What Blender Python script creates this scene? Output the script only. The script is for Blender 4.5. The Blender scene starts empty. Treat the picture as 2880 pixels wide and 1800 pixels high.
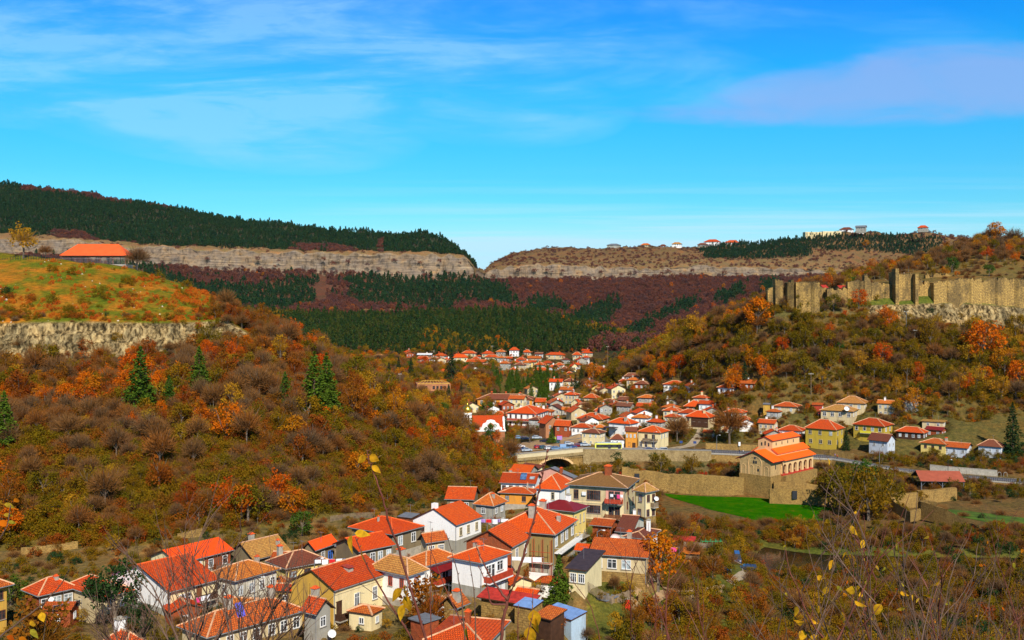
import bpy,math,random
import numpy as np
from mathutils import Vector,Matrix,Euler,noise as mnoise
R=math.radians
random.seed(7);rng=np.random.default_rng(11)
sc=bpy.context.scene
col=sc.collection
FOC=2880.0;HZ=850.0;CX=1440.0
def P(px,py,Y):
 return((px-CX)/FOC*Y,Y,(HZ-py)/FOC*Y)
ZN={0:(0,0,1),1:(0,1450,3.361),2:(600,1400,3.78),3:(1100,1400,3.78),4:(1200,1240,3.457),5:(1300,1060,4.033),6:(1800,1060,4.033),7:(2280,1060,4.033),8:(1000,940,3.025),9:(2100,600,3.1026)}
def zc(zn,x,y):
 a,b,s=ZN[zn]
 return a+x/s,b+y/s
MATS={}
def newmat(name):
 m=bpy.data.materials.new(name);m.use_nodes=True
 nt=m.node_tree;nt.nodes.clear()
 out=nt.nodes.new('ShaderNodeOutputMaterial');b=nt.nodes.new('ShaderNodeBsdfPrincipled')
 nt.links.new(b.outputs[0],out.inputs[0])
 MATS[name]=m
 return m,nt,b
def N(nt,t,**kw):
 n=nt.nodes.new(t)
 for k,v in kw.items():
  if k in n.inputs.keys()if hasattr(n.inputs,'keys')else False:n.inputs[k].default_value=v
  else:setattr(n,k,v)
 return n
def mixc(nt,fac,a,b,blend='MIX'):
 m=nt.nodes.new('ShaderNodeMix');m.data_type='RGBA';m.blend_type=blend
 for i,v in((0,fac),(6,a),(7,b)):
  if hasattr(v,'node'):nt.links.new(v,m.inputs[i])
  else:m.inputs[i].default_value=v if i==0 else(*v[:3],1)
 return m.outputs[2]
def ramp(nt,fac,stops):
 r=nt.nodes.new('ShaderNodeValToRGB');nt.links.new(fac,r.inputs[0])
 el=r.color_ramp.elements
 while len(el)<len(stops):el.new(0.5)
 for e,(p,c)in zip(el,stops):
  e.position=p;e.color=(*c,1)if len(c)==3 else c
 return r.outputs[0]
def noise(nt,vec,scale,detail=4,rough=.6):
 n=nt.nodes.new('ShaderNodeTexNoise');n.inputs['Scale'].default_value=scale
 n.inputs['Detail'].default_value=detail;n.inputs['Roughness'].default_value=rough
 if vec is not None:nt.links.new(vec,n.inputs['Vector'])
 return n.outputs[0]
def mapv(nt,vec,s):
 m=nt.nodes.new('ShaderNodeMapping');nt.links.new(vec,m.inputs[0]);m.inputs['Scale'].default_value=s
 return m.outputs[0]
def pos(nt):return nt.nodes.new('ShaderNodeNewGeometry').outputs['Position']
def uvn(nt):return nt.nodes.new('ShaderNodeTexCoord').outputs['UV']
def bump(nt,b,h,dist=.05,st=.6):
 n=nt.nodes.new('ShaderNodeBump');n.inputs['Distance'].default_value=dist;n.inputs['Strength'].default_value=st
 nt.links.new(h,n.inputs['Height']);nt.links.new(n.outputs[0],b.inputs['Normal'])
def plain(name,c,rough=.7,var=.15,metal=0,scale=1.5):
 m,nt,b=newmat(name)
 n=noise(nt,pos(nt),scale)
 d=tuple(x*(1-var)for x in c);l=tuple(min(1,x*(1+var))for x in c)
 nt.links.new(ramp(nt,n,[(.3,d),(.7,l)]),b.inputs['Base Color'])
 b.inputs['Roughness'].default_value=rough;b.inputs['Metallic'].default_value=metal
 b.inputs['Specular IOR Level'].default_value=.3
 return m
def plaster(name,c,dirt=(.15,.115,.07),amt=.5):
 amt=min(.8,amt*1.3+.03)
 m,nt,b=newmat(name)
 p=pos(nt)
 n1=noise(nt,mapv(nt,p,(1,1,.25)),.9,6)
 n2=noise(nt,p,5,4)
 c1=ramp(nt,n2,[(.3,tuple(x*.9 for x in c)),(.7,tuple(min(1,x*1.06)for x in c))])
 f=ramp(nt,n1,[(.47,(0,0,0)),(.72,(amt,amt,amt))])
 nt.links.new(mixc(nt,f,c1,dirt),b.inputs['Base Color'])
 b.inputs['Roughness'].default_value=.85;b.inputs['Specular IOR Level'].default_value=.2
 bump(nt,b,n2,.02,.3)
 return m
def rooftile(name,c1,c2,dark,age=.3,row=.36,agec=(.16,.10,.05)):
 m,nt,b=newmat(name)
 uv=uvn(nt)
 br=nt.nodes.new('ShaderNodeTexBrick');nt.links.new(uv,br.inputs['Vector'])
 br.inputs['Color1'].default_value=(*c1,1);br.inputs['Color2'].default_value=(*c2,1);br.inputs['Mortar'].default_value=(*dark,1)
 oi=nt.nodes.new('ShaderNodeObjectInfo')
 br.inputs['Scale'].default_value=1;br.inputs['Mortar Size'].default_value=.055;br.inputs['Mortar Smooth'].default_value=.4
 br.inputs['Brick Width'].default_value=.3;br.inputs['Row Height'].default_value=row;br.inputs['Bias'].default_value=-.1
 n=noise(nt,pos(nt),.8,6,.7)
 f=ramp(nt,n,[(.45,(0,0,0)),(.75,(age,age,age))])
 n3=noise(nt,pos(nt),3.5,3,.6)
 cc=mixc(nt,f,br.outputs['Color'],agec)
 cc=mixc(nt,.35,cc,ramp(nt,n3,[(.3,dark),(.7,c1)]))
 cc=mixc(nt,1,cc,ramp(nt,oi.outputs['Random'],[(0,(.80,.78,.8)),(.4,(1,.95,.9)),(.7,(1.06,1.1,1)),(1,(.96,1.22,1.2))]),'MULTIPLY')
 nt.links.new(cc,b.inputs['Base Color'])
 b.inputs['Roughness'].default_value=.75;b.inputs['Specular IOR Level'].default_value=.15
 w=nt.nodes.new('ShaderNodeTexWave');nt.links.new(uv,w.inputs['Vector']);w.inputs['Scale'].default_value=1.3
 mm=nt.nodes.new('ShaderNodeMath');mm.operation='SUBTRACT'
 nt.links.new(w.outputs['Fac'],mm.inputs[0]);nt.links.new(br.outputs['Fac'],mm.inputs[1])
 bump(nt,b,mm.outputs[0],.05,.7)
 return m
def stone(name,c1,c2,dark,w=.55,h=.28,mort=.03,big=.4,patch=.35):
 m,nt,b=newmat(name)
 uv=uvn(nt)
 dist=nt.nodes.new('ShaderNodeTexNoise');dist.inputs['Scale'].default_value=1.7;nt.links.new(uv,dist.inputs['Vector'])
 va=nt.nodes.new('ShaderNodeMixRGB');va.inputs[0].default_value=.22;nt.links.new(uv,va.inputs[1]);nt.links.new(dist.outputs['Color'],va.inputs[2])
 br=nt.nodes.new('ShaderNodeTexBrick');nt.links.new(va.outputs[0],br.inputs['Vector'])
 br.inputs['Color1'].default_value=(*c1,1);br.inputs['Color2'].default_value=(*c2,1);br.inputs['Mortar'].default_value=(*dark,1)
 br.inputs['Scale'].default_value=1;br.inputs['Mortar Size'].default_value=mort;br.inputs['Brick Width'].default_value=w;br.inputs['Row Height'].default_value=h
 n=noise(nt,mapv(nt,pos(nt),(1,1,.45)),patch,7,.7)
 n2=noise(nt,pos(nt),1.8,5,.7)
 cc=mixc(nt,ramp(nt,n,[(.46,(0,0,0)),(.56 if patch<.2 else.62,(.92,.92,.92)if patch<.2 else(.8,.8,.8))]),br.outputs['Color'],dark)
 cc=mixc(nt,big,cc,ramp(nt,n2,[(.33,dark),(.66,c1)]))
 nt.links.new(cc,b.inputs['Base Color'])
 b.inputs['Roughness'].default_value=.9;b.inputs['Specular IOR Level'].default_value=.1
 bump(nt,b,n2,.25,.8)
 return m
def foliage(name,cols,sc=.25,transl=.25):
 """leaf colour spread: cols is a list of colours picked per plant, broken up by noise through the crown"""
 m,nt,b=newmat(name)
 oi=nt.nodes.new('ShaderNodeObjectInfo')
 p=pos(nt)
 n1=noise(nt,p,sc,3,.7)
 n2=noise(nt,p,sc*9,2,.6)
 a=nt.nodes.new('ShaderNodeMath');a.operation='MULTIPLY_ADD';nt.links.new(n1,a.inputs[0]);a.inputs[1].default_value=.9;a.inputs[2].default_value=-.45
 s=nt.nodes.new('ShaderNodeMath');s.operation='ADD';nt.links.new(a.outputs[0],s.inputs[0]);nt.links.new(oi.outputs['Random'],s.inputs[1])
 k=len(cols)
 c=ramp(nt,s.outputs[0],[(i/(k-1)if k>1 else 0,cc)for i,cc in enumerate(cols)])
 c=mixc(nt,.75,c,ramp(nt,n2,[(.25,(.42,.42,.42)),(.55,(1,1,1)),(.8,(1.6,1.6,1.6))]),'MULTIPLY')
 nt.links.new(c,b.inputs['Base Color']);b.inputs['Roughness'].default_value=.8;b.inputs['Specular IOR Level'].default_value=.1
 if transl:
  t=nt.nodes.new('ShaderNodeBsdfTranslucent');nt.links.new(c,t.inputs[0])
  mx=nt.nodes.new('ShaderNodeMixShader');mx.inputs[0].default_value=transl
  nt.links.new(b.outputs[0],mx.inputs[1]);nt.links.new(t.outputs[0],mx.inputs[2])
  nt.links.new(mx.outputs[0],nt.nodes['Material Output'].inputs[0])
 return m
rooftile('roof_bright',(.92,.115,.010),(.78,.075,.008),(.36,.03,.006),.28)
rooftile('roof_red',(.88,.115,.014),(.66,.065,.010),(.20,.02,.006),.5)
rooftile('roof_orange',(.90,.24,.035),(.68,.125,.018),(.22,.04,.01),.35)
rooftile('roof_old',(.85,.17,.025),(.52,.065,.012),(.15,.025,.01),.55)
rooftile('roof_tan',(.72,.34,.085),(.56,.21,.05),(.16,.06,.02),.45)
rooftile('roof_brown',(.30,.085,.045),(.23,.06,.035),(.10,.03,.02),.35)
rooftile('roof_olive',(.36,.19,.06),(.28,.13,.045),(.12,.06,.02),.3)
plain('roof_smooth',(.95,.085,.006),.55,.06)
plain('roof_churchred',(.96,.13,.006),.5,.05)
plain('roof_maroon',(.20,.014,.016),.45,.15)
plain('roof_darkmetal',(.055,.035,.035),.5,.3)
plain('roof_bluemetal',(.20,.33,.62),.45,.2)
plain('roof_white',(.62,.66,.70),.6,.1)
plain('roof_grey',(.16,.17,.19),.7,.25)
plain('roof_redsheet',(.45,.035,.02),.6,.35)
plain('ridge_tile',(.62,.34,.18),.8,.35)
plain('ridge_red',(.85,.12,.02),.8,.3)
plaster('wall_white',(.90,.88,.83),amt=.06)
plaster('wall_whitestain',(.62,.58,.46),amt=.6)
plaster('wall_cream',(.80,.66,.36),amt=.25)
plaster('wall_yellow',(.80,.60,.18),amt=.15)
plaster('wall_ochre',(.62,.36,.06),amt=.3)
plaster('wall_orange',(.72,.30,.04),amt=.25)
plaster('wall_beige',(.62,.49,.27),amt=.35)
plaster('wall_greybrown',(.22,.17,.095),amt=.55)
plaster('wall_scaffold',(.30,.21,.07),amt=.3)
plaster('wall_grey',(.36,.34,.28),amt=.4)
plaster('wall_pink',(.75,.36,.27),amt=.15)
plaster('wall_bluewhite',(.55,.60,.66),amt=.25)
plaster('wall_mustard',(.50,.35,.04),amt=.25)
plaster('wall_lightblue',(.42,.55,.66),amt=.3)
stone('wall_brick',(.52,.10,.03),(.36,.06,.02),(.20,.07,.03),.3,.12,.02,.3)
stone('wall_peachbrick',(.55,.26,.12),(.48,.19,.08),(.30,.12,.06),.4,.2,.02,.3)
stone('wall_rubble',(.50,.31,.09),(.36,.20,.055),(.13,.08,.03),.5,.25,.03,.5)
stone('wall_stone',(.48,.36,.17),(.36,.26,.12),(.15,.10,.045),.6,.3,.03,.45)
stone('wall_fort',(.66,.40,.11),(.36,.22,.07),(.05,.038,.026),1.1,.6,.06,.35,patch=.10)  # large dark patches put sunlit and shaded contrast into the stone colour
stone('wall_church',(.66,.46,.20),(.56,.35,.14),(.30,.18,.08),.7,.25,.02,.35)
plaster('wall_churchband',(.74,.48,.22),amt=.1)
plain('wood_dark',(.07,.030,.014),.7,.4)
plain('wood_brown',(.20,.07,.025),.7,.4)
plain('wood_red',(.42,.05,.02),.6,.3)
plain('wood_weathered',(.22,.16,.10),.8,.4)
plain('frame_white',(.78,.78,.76),.5,.04)
plain('frame_brown',(.14,.05,.03),.6,.2)
plain('frame_cream',(.60,.50,.30),.6,.1)
plain('frame_blue',(.03,.18,.75),.5,.1)
plain('concrete',(.38,.34,.27),.85,.25)
plain('metal_grey',(.30,.31,.33),.4,.15,.6)
plain('metal_dark',(.035,.038,.045),.5,.2,.3)
plain('gutter',(.24,.24,.24),.5,.2)
plain('curtain',(.62,.62,.56),.8,.15)
plain('gold',(.95,.60,.08),.25,.05,.9)
for nme,c in{'cloth_white':(.82,.82,.84),'cloth_red':(.65,.015,.02),'cloth_pink':(.75,.05,.22),'cloth_blue':(.03,.06,.22),'cloth_black':(.02,.02,.025),'cloth_green':(.02,.42,.16),'cloth_lilac':(.35,.22,.55),'cloth_purple':(.25,.02,.16),'skin':(.45,.24,.15),'hair_dark':(.03,.02,.015),'blue_panel':(.10,.10,.55),'plastic_blue':(.03,.25,.75),'plastic_yellow':(.8,.7,.05),'plastic_red':(.7,.02,.01)}.items():
 plain(nme,c,.7,.12)
def glassmat(name,c,rough=.12):
 m,nt,b=newmat(name)
 n=noise(nt,pos(nt),.9,2)
 nt.links.new(ramp(nt,n,[(.35,c),(.7,tuple(x*3.2+.01 for x in c))]),b.inputs['Base Color'])
 b.inputs['Roughness'].default_value=rough;b.inputs['Specular IOR Level'].default_value=.6
 return m
glassmat('pane_glass',(.018,.020,.022));glassmat('pane_light',(.16,.19,.20));glassmat('solar_glass',(.03,.06,.12))
for nme,c in{'paint_white':(.75,.76,.78),'paint_silver':(.42,.48,.54),'paint_blue':(.03,.07,.22),'paint_navy':(.012,.02,.06),'paint_red':(.5,.01,.012),'paint_maroon':(.18,.01,.03),'paint_teal':(.02,.10,.12),'paint_green':(.40,.55,.04),'paint_black':(.015,.016,.02),'paint_lightblue':(.06,.38,.62),'paint_steel':(.16,.28,.45),'bus_yellow':(.80,.78,.12)}.items():
 m,nt,b=newmat(nme)
 b.inputs['Base Color'].default_value=(*c,1);b.inputs['Roughness'].default_value=.3;b.inputs['Coat Weight'].default_value=.5
plain('tyre',(.02,.02,.02),.9,.1);plain('rim',(.45,.46,.48),.35,.1,.7);plain('lamp_glass',(.7,.7,.65),.2,.05);plain('lamp_red',(.5,.01,.01),.3,.05)
foliage('leaf_orange',[(.58,.10,.003),(.68,.17,.003),(.50,.21,.006),(.54,.07,.003)],.4,.35)
foliage('leaf_rust',[(.26,.060,.006),(.34,.10,.006),(.22,.10,.008),(.32,.055,.005)],.4,.3)
foliage('leaf_olive',[(.15,.105,.003),(.21,.135,.003),(.27,.135,.004),(.14,.115,.004)],.4,.3)
foliage('leaf_yellow',[(.42,.24,.010),(.52,.24,.012),(.32,.22,.012)],.4,.35)
foliage('leaf_green',[(.035,.085,.010),(.055,.12,.012),(.09,.13,.012)],.5,.3)
foliage('leaf_darkgreen',[(.016,.045,.010),(.028,.060,.012),(.02,.05,.015)],.5,.15)
foliage('needle_near',[(.055,.115,.010),(.095,.150,.010),(.070,.125,.012)],.5,.15)
foliage('needle_far',[(.012,.044,.019),(.020,.058,.020),(.034,.062,.018)],.05,.15)
foliage('needle_mid',[(.018,.048,.012),(.032,.066,.013),(.080,.088,.013)],.08,.15)
foliage('twig_brown',[(.17,.082,.028),(.23,.095,.022),(.13,.076,.036),(.26,.09,.015)],.3,0)
foliage('twig_purple',[(.13,.046,.036),(.165,.052,.030),(.10,.050,.046),(.19,.060,.026)],.04,.1)
foliage('leaf_meadoworange',[(.62,.12,.010),(.68,.20,.012),(.55,.10,.012)],.6,.3)
foliage('leaf_redbush',[(.40,.03,.010),(.50,.06,.010),(.30,.02,.012)],.5,.3)
foliage('leaf_nearyellow',[(.80,.42,.015),(.72,.34,.012)],8,.4)
foliage('leaf_nearolive',[(.30,.27,.02),(.42,.30,.02),(.55,.30,.02)],8,.4)
plain('rock_pale',(.62,.56,.46),.9,.3)
plain('bark_grey',(.16,.12,.085),.9,.4,scale=4);plain('bark_pine',(.13,.075,.045),.9,.35,scale=4)
plain('bark_red',(.16,.045,.028),.6,.35,scale=30);plain('bark_twig',(.125,.07,.045),.7,.4,scale=30);plain('bark_pale',(.42,.36,.26),.8,.3)
class MB:
 def __init__(s):s.v=[];s.f=[];s.m=[]
 def quad(s,pts,mi=0):
  n=len(s.v);s.v+=[tuple(p)for p in pts];s.f.append(tuple(range(n,n+len(pts))));s.m.append(mi)
 def box(s,x0,x1,y0,y1,z0,z1,mi=0):
  n=len(s.v)
  s.v+=[(x0,y0,z0),(x1,y0,z0),(x1,y1,z0),(x0,y1,z0),(x0,y0,z1),(x1,y0,z1),(x1,y1,z1),(x0,y1,z1)]
  for f in((0,3,2,1),(4,5,6,7),(0,1,5,4),(1,2,6,5),(2,3,7,6),(3,0,4,7)):
   s.f.append(tuple(n+i for i in f));s.m.append(mi)
  return s
 def prism(s,poly,h0,h1,axis='z',mi=0):
  """extrude 2-D polygon: axis z -> (x,y); axis y -> (x,z) ; axis x -> (y,z)"""
  def mk(a,b,h):return(a,b,h)if axis=='z' else(a,h,b)if axis=='y' else(h,a,b)
  n=len(s.v);k=len(poly)
  s.v+=[mk(a,b,h0)for a,b in poly]+[mk(a,b,h1)for a,b in poly]
  flip=(axis=='y')
  def add(t):
   s.f.append(tuple(reversed(t))if flip else tuple(t));s.m.append(mi)
  add([n+i for i in reversed(range(k))]);add([n+k+i for i in range(k)])
  for i in range(k):add([n+i,n+(i+1)%k,n+k+(i+1)%k,n+k+i])
  return s
 def tube(s,pts,rad,n=6,mi=0,cap=True):
  pts=[Vector(p)for p in pts];base=len(s.v);k=len(pts)
  if not hasattr(rad,'__len__'):rad=[rad]*k
  for i,p in enumerate(pts):
   d=(pts[min(i+1,k-1)]-pts[max(i-1,0)]).normalized()
   a=d.cross(Vector((0,0,1))if abs(d.z)<.9 else Vector((1,0,0))).normalized();b=d.cross(a)
   for j in range(n):
    t=2*math.pi*j/n
    s.v.append(tuple(p+(a*math.cos(t)+b*math.sin(t))*rad[i]))
  for i in range(k-1):
   for j in range(n):
    s.f.append((base+i*n+j,base+i*n+(j+1)%n,base+(i+1)*n+(j+1)%n,base+(i+1)*n+j));s.m.append(mi)
  if cap:
   s.f.append(tuple(base+j for j in reversed(range(n))));s.m.append(mi)
   s.f.append(tuple(base+(k-1)*n+j for j in range(n)));s.m.append(mi)
  return s
 def lathe(s,prof,n=12,c=(0,0,0),mi=0):
  base=len(s.v);k=len(prof)
  for r,z in prof:
   for j in range(n):
    t=2*math.pi*j/n;s.v.append((c[0]+r*math.cos(t),c[1]+r*math.sin(t),c[2]+z))
  for i in range(k-1):
   for j in range(n):
    s.f.append((base+i*n+j,base+i*n+(j+1)%n,base+(i+1)*n+(j+1)%n,base+(i+1)*n+j));s.m.append(mi)
  return s
 def mesh(s,name,mats,smooth=False,uv=True):
  me=bpy.data.meshes.new(name);me.from_pydata(s.v,[],s.f)
  for m in(mats if isinstance(mats,(list,tuple))else[mats]):me.materials.append(MATS[m]if isinstance(m,str)else m)
  if any(s.m):me.polygons.foreach_set('material_index',s.m)
  if smooth:me.polygons.foreach_set('use_smooth',[True]*len(me.polygons))
  if uv and len(s.f)<4000:projuv(me)
  me.update()
  return me
 def build(s,name,mats,parent=None,smooth=False,loc=None,rz=0,uv=True):
  return link(name,s.mesh(name,mats,smooth,uv),parent,loc,rz)
def projuv(me):
 l=me.uv_layers.new(name='UVMap')
 for p in me.polygons:
  n=p.normal
  if abs(n.z)>.995:t=Vector((1,0,0));u=Vector((0,1,0))
  else:
   t=Vector((0,0,1)).cross(n).normalized();u=n.cross(t)
  for li in p.loop_indices:
   v=me.vertices[me.loops[li].vertex_index].co
   l.data[li].uv=(v.dot(t),v.dot(u))
def link(name,data,parent=None,loc=None,rz=0,rot=None,scale=None):
 o=bpy.data.objects.new(name,data);col.objects.link(o)
 if parent is not None:o.parent=parent
 if loc is not None:o.location=loc
 if rot is not None:o.rotation_euler=rot
 elif rz:o.rotation_euler=(0,0,rz)
 if scale is not None:o.scale=scale
 return o
def tag(o,label=None,cat=None,group=None,kind=None):
 if label:o['label']=label
 if cat:o['category']=cat
 if group:o['group']=group
 if kind:o['kind']=kind
 return o
def thing(name,label,cat,loc=(0,0,0),rz=0,group=None):
 o=link(name,None,None,loc,rz);o.empty_display_size=.1
 return tag(o,label,cat,group)
CH={}
def kids(o):
 return list(o.children)
def copy_tree(o,parent=None,depth=0,_c=None):
 c=o.copy();col.objects.link(c)
 if parent is not None:c.parent=parent
 for k in(_c[o.name]if _c else kids(o)):copy_tree(k,c,depth+1,_c)
 return c
def fl(lst):
 """each entry (px, Y, py) or (px, Y, None, Z)"""
 a=[]
 for e in lst:
  z=e[3]if len(e)>3 else(HZ-e[2])/FOC*e[1]
  a.append((e[0],e[1],z))
 return np.array(a)
FEAT=[fl(x)for x in[[(-1000,-80,None,6),(3900,-80,None,6)],[(-1000,.5,None,-1.75),(3900,.5,None,-1.75)],[(-1000,10,None,-6),(1800,10,None,-6),(2300,10,None,-4.6),(3900,10,None,-4.4)],[(-1000,30,None,-16),(1700,30,None,-16),(2300,30,None,-12.0),(3900,30,None,-11.4)],[(-1000,80,None,-35),(1800,80,None,-35),(2300,80,None,-31),(3900,80,None,-30)],[(-1000,122,None,-44),(1300,122,None,-44),(1700,130,None,-45),(2100,150,None,-51),(3900,150,None,-55)],[(-1000,160,None,-47),(0,160,None,-47),(700,165,None,-48),(1400,175,None,-46.5),(1800,185,None,-47.5),(1950,200,None,-52),(2080,222,None,-57),(2180,240,None,-64.6),(2330,243,None,-64.9),(2500,247,None,-64.2),(2800,250,None,-64.4),(3900,238,None,-64.0)],[(-1000,175,None,-46.5),(700,190,None,-47),(1400,215,None,-49.5),(1800,222,None,-51.5),(2000,245,None,-59.5),(2060,250,None,-62),(2150,258,None,-67.5),(3900,250,None,-67.5)],[(-1000,188,1560),(0,190,1547),(400,192,1532),(700,205,1485),(1000,225,1440),(1250,260,1392),(1400,295,1392),(1600,290,None,-60.5),(1900,295,None,-63.6),(2150,282,None,-64.4),(2300,272,None,-64.2),(2600,268,None,-64.2),(3900,270,None,-64)],[(-1000,330,1005),(0,335,1000),(200,336,1008),(500,342,985),(650,345,965),(750,340,1000),(850,325,1070),(1000,312,1150),(1150,310,1215),(1300,315,1268),(1400,345,1332),(1450,378,1332),(1500,400,None,-65),(1640,404,None,-65),(1665,388,None,-64.8),(2000,384,None,-64.5),(2340,375,None,-64),(2600,345,None,-64),(2880,335,None,-63.4),(3900,335,None,-63)],[(-1000,337,895),(0,340,905),(200,342,900),(450,347,906),(640,352,900),(700,352,935),(750,350,965),(850,340,1020),(1000,335,1085),(1150,330,1160),(1300,327,1235),(1400,356,1315),(1440,402,None,-59.2),(1500,406,None,-59.0),(1640,410,None,-58.6),(1665,410,None,-58.6),(2000,408,None,-58.9),(2340,401,None,-59.9),(2600,368,None,-61.4),(2880,358,None,-62),(3900,350,None,-62.5)],[(-1000,425,690),(0,430,712),(150,425,725),(280,420,736),(400,420,762),(550,410,812),(650,400,850),(750,395,900),(850,385,975),(1000,365,1065),(1100,355,1118),(1250,345,1195),(1350,350,1262),(1400,375,1318),(1450,432,1245),(1600,430,1241),(1800,420,1252),(2000,425,1246),(2200,420,1248),(2340,415,1256),(2500,400,1275),(2700,388,1290),(2880,380,1300),(3900,370,1310)],[(-1000,520,None,-5),(300,500,None,-8),(600,460,None,-27),(850,430,None,-38),(1000,420,None,-45),(1250,410,None,-54),(1400,460,None,-58),(1500,500,1182),(1700,500,1170),(1900,480,1165),(2050,460,1155),(2200,450,1140),(2400,445,1125),(2600,430,1140),(2880,422,1152),(3900,415,1160)],[(-1000,700,None,-30),(600,650,None,-42),(1000,640,1085),(1250,640,1090),(1500,640,1092),(1700,600,1082),(1800,560,1055),(1900,535,1015),(2000,515,965),(2100,502,905),(2200,493,885),(2350,490,880),(2450,488,888),(2600,487,895),(2700,486,912),(2880,484,930),(3900,480,930)],[(-1000,860,None,-25),(600,860,None,-30),(1000,800,1018),(1300,820,1032),(1500,820,1037),(1700,760,1042),(1800,600,1028),(1900,560,975),(2000,540,930),(2100,520,885),(2180,500,868),(2350,496,862),(2500,494,856),(2700,492,850),(2880,490,858),(3900,486,858)],[(-1000,868,None,-25),(600,868,None,-29),(1000,808,1016),(1300,828,1030),(1500,828,1035),(1700,772,1040),(1800,612,1022),(1900,572,968),(2000,552,925),(2100,532,878),(2180,512,852),(2300,508,830),(2400,506,812),(2500,505,805),(2700,503,796),(2880,502,800),(3900,498,800)],[(-1000,950,None,-5),(600,950,None,-15),(1000,900,1005),(1300,880,1010),(1500,880,1012),(1700,830,1025),(1800,660,1005),(1900,600,955),(2000,570,912),(2100,545,868),(2170,530,845),(2300,545,808),(2450,590,772),(2600,645,728),(2700,660,698),(2760,660,684),(2880,670,690),(3200,660,710),(3900,650,720)],[(-1000,1050,880),(600,1060,920),(1000,990,955),(1300,960,970),(1500,950,975),(1700,900,990),(1900,760,None,-48),(2200,680,None,-35),(2400,720,None,-20),(2700,800,None,5),(3900,850,None,5)],[(-1000,1150,840),(0,1150,840),(800,1150,890),(1000,1160,898),(1200,1180,888),(1400,1160,886),(1500,1155,884),(1600,1150,912),(1700,1150,935),(1800,1150,960),(2000,1100,950),(2400,1150,870),(3900,1150,870)],[(-1000,1400,800),(0,1400,800),(500,1400,812),(700,1400,850),(1000,1380,862),(1250,1340,872),(1450,1370,862),(1600,1560,885),(1750,1500,900),(2000,1600,850),(2200,1600,810),(3900,1600,800)],[(-1000,1600,708),(0,1600,706),(180,1610,716),(400,1620,757),(800,1650,770),(1200,1650,777),(1335,1650,787),(1365,1950,787),(1450,2000,785),(1700,2050,787),(1850,2100,778),(2000,2100,779),(2300,2100,782),(3900,2100,786)],[(-1000,1620,668),(0,1620,668),(200,1630,673),(400,1640,693),(600,1662,703),(800,1670,708),(1000,1672,711),(1200,1672,715),(1310,1665,724),(1340,1665,762),(1365,1962,770),(1400,1985,757),(1500,2025,742),(1700,2072,751),(1850,2120,760),(1920,2122,747),(2100,2122,753),(2300,2122,759),(2450,2122,770),(3900,2122,770)],[(-1000,1750,652),(0,1750,656),(400,1750,686),(800,1760,702),(1200,1760,708),(1300,1745,715),(1338,1745,750),(1365,2010,763),(1400,2060,750),(1500,2200,727),(1700,2250,731),(1900,2250,728),(2100,2250,725),(2280,2250,722),(2450,2250,745),(3900,2250,745)],[(-1000,2300,505),(0,2300,522),(200,2250,540),(330,2200,570),(430,2150,580),(500,2150,592),(600,2100,610),(700,2050,628),(900,2000,652),(1050,1950,664),(1110,1930,668),(1180,1900,652),(1230,1880,668),(1270,1840,692),(1300,1790,712),(1338,1785,750),(1365,2060,760),(1400,2300,735),(1440,2400,716),(1500,2500,703),(1600,2500,698),(1700,2500,698),(1900,2500,696),(2000,2500,694),(2100,2500,692),(2200,2450,678),(2300,2450,662),(2450,2450,652),(2600,2450,654),(2750,2500,668),(2880,2500,675),(3900,2500,690)],[(-1000,4500,None,-100),(3900,4500,None,-100)],[(-1000,12000,None,-150),(3900,12000,None,-150)],]]
NF=len(FEAT)
def fan(Y):
 Y=np.asarray(Y,float)
 return np.where(Y<100,Y+40*np.clip(1-Y/100,0,3)**2,Y)
def feats(px):
 px=np.asarray(px,float)
 return(np.stack([np.interp(px,f[:,0],f[:,1])for f in FEAT]),np.stack([np.interp(px,f[:,0],f[:,2])for f in FEAT]))
def vnoise(x,y,s,seed=0):
 """cheap smooth value noise (numpy)"""
 x=np.asarray(x)/s+seed*17.3;y=np.asarray(y)/s+seed*9.1
 xi=np.floor(x);yi=np.floor(y);xf=x-xi;yf=y-yi
 def h(a,b):
  v=np.sin(a*127.1+b*311.7+seed*3.7)*43758.5453
  return v-np.floor(v)
 u=xf*xf*(3-2*xf);w=yf*yf*(3-2*yf)
 return(h(xi,yi)*(1-u)+h(xi+1,yi)*u)*(1-w)+(h(xi,yi+1)*(1-u)+h(xi+1,yi+1)*u)*w
PADS=[]
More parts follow.
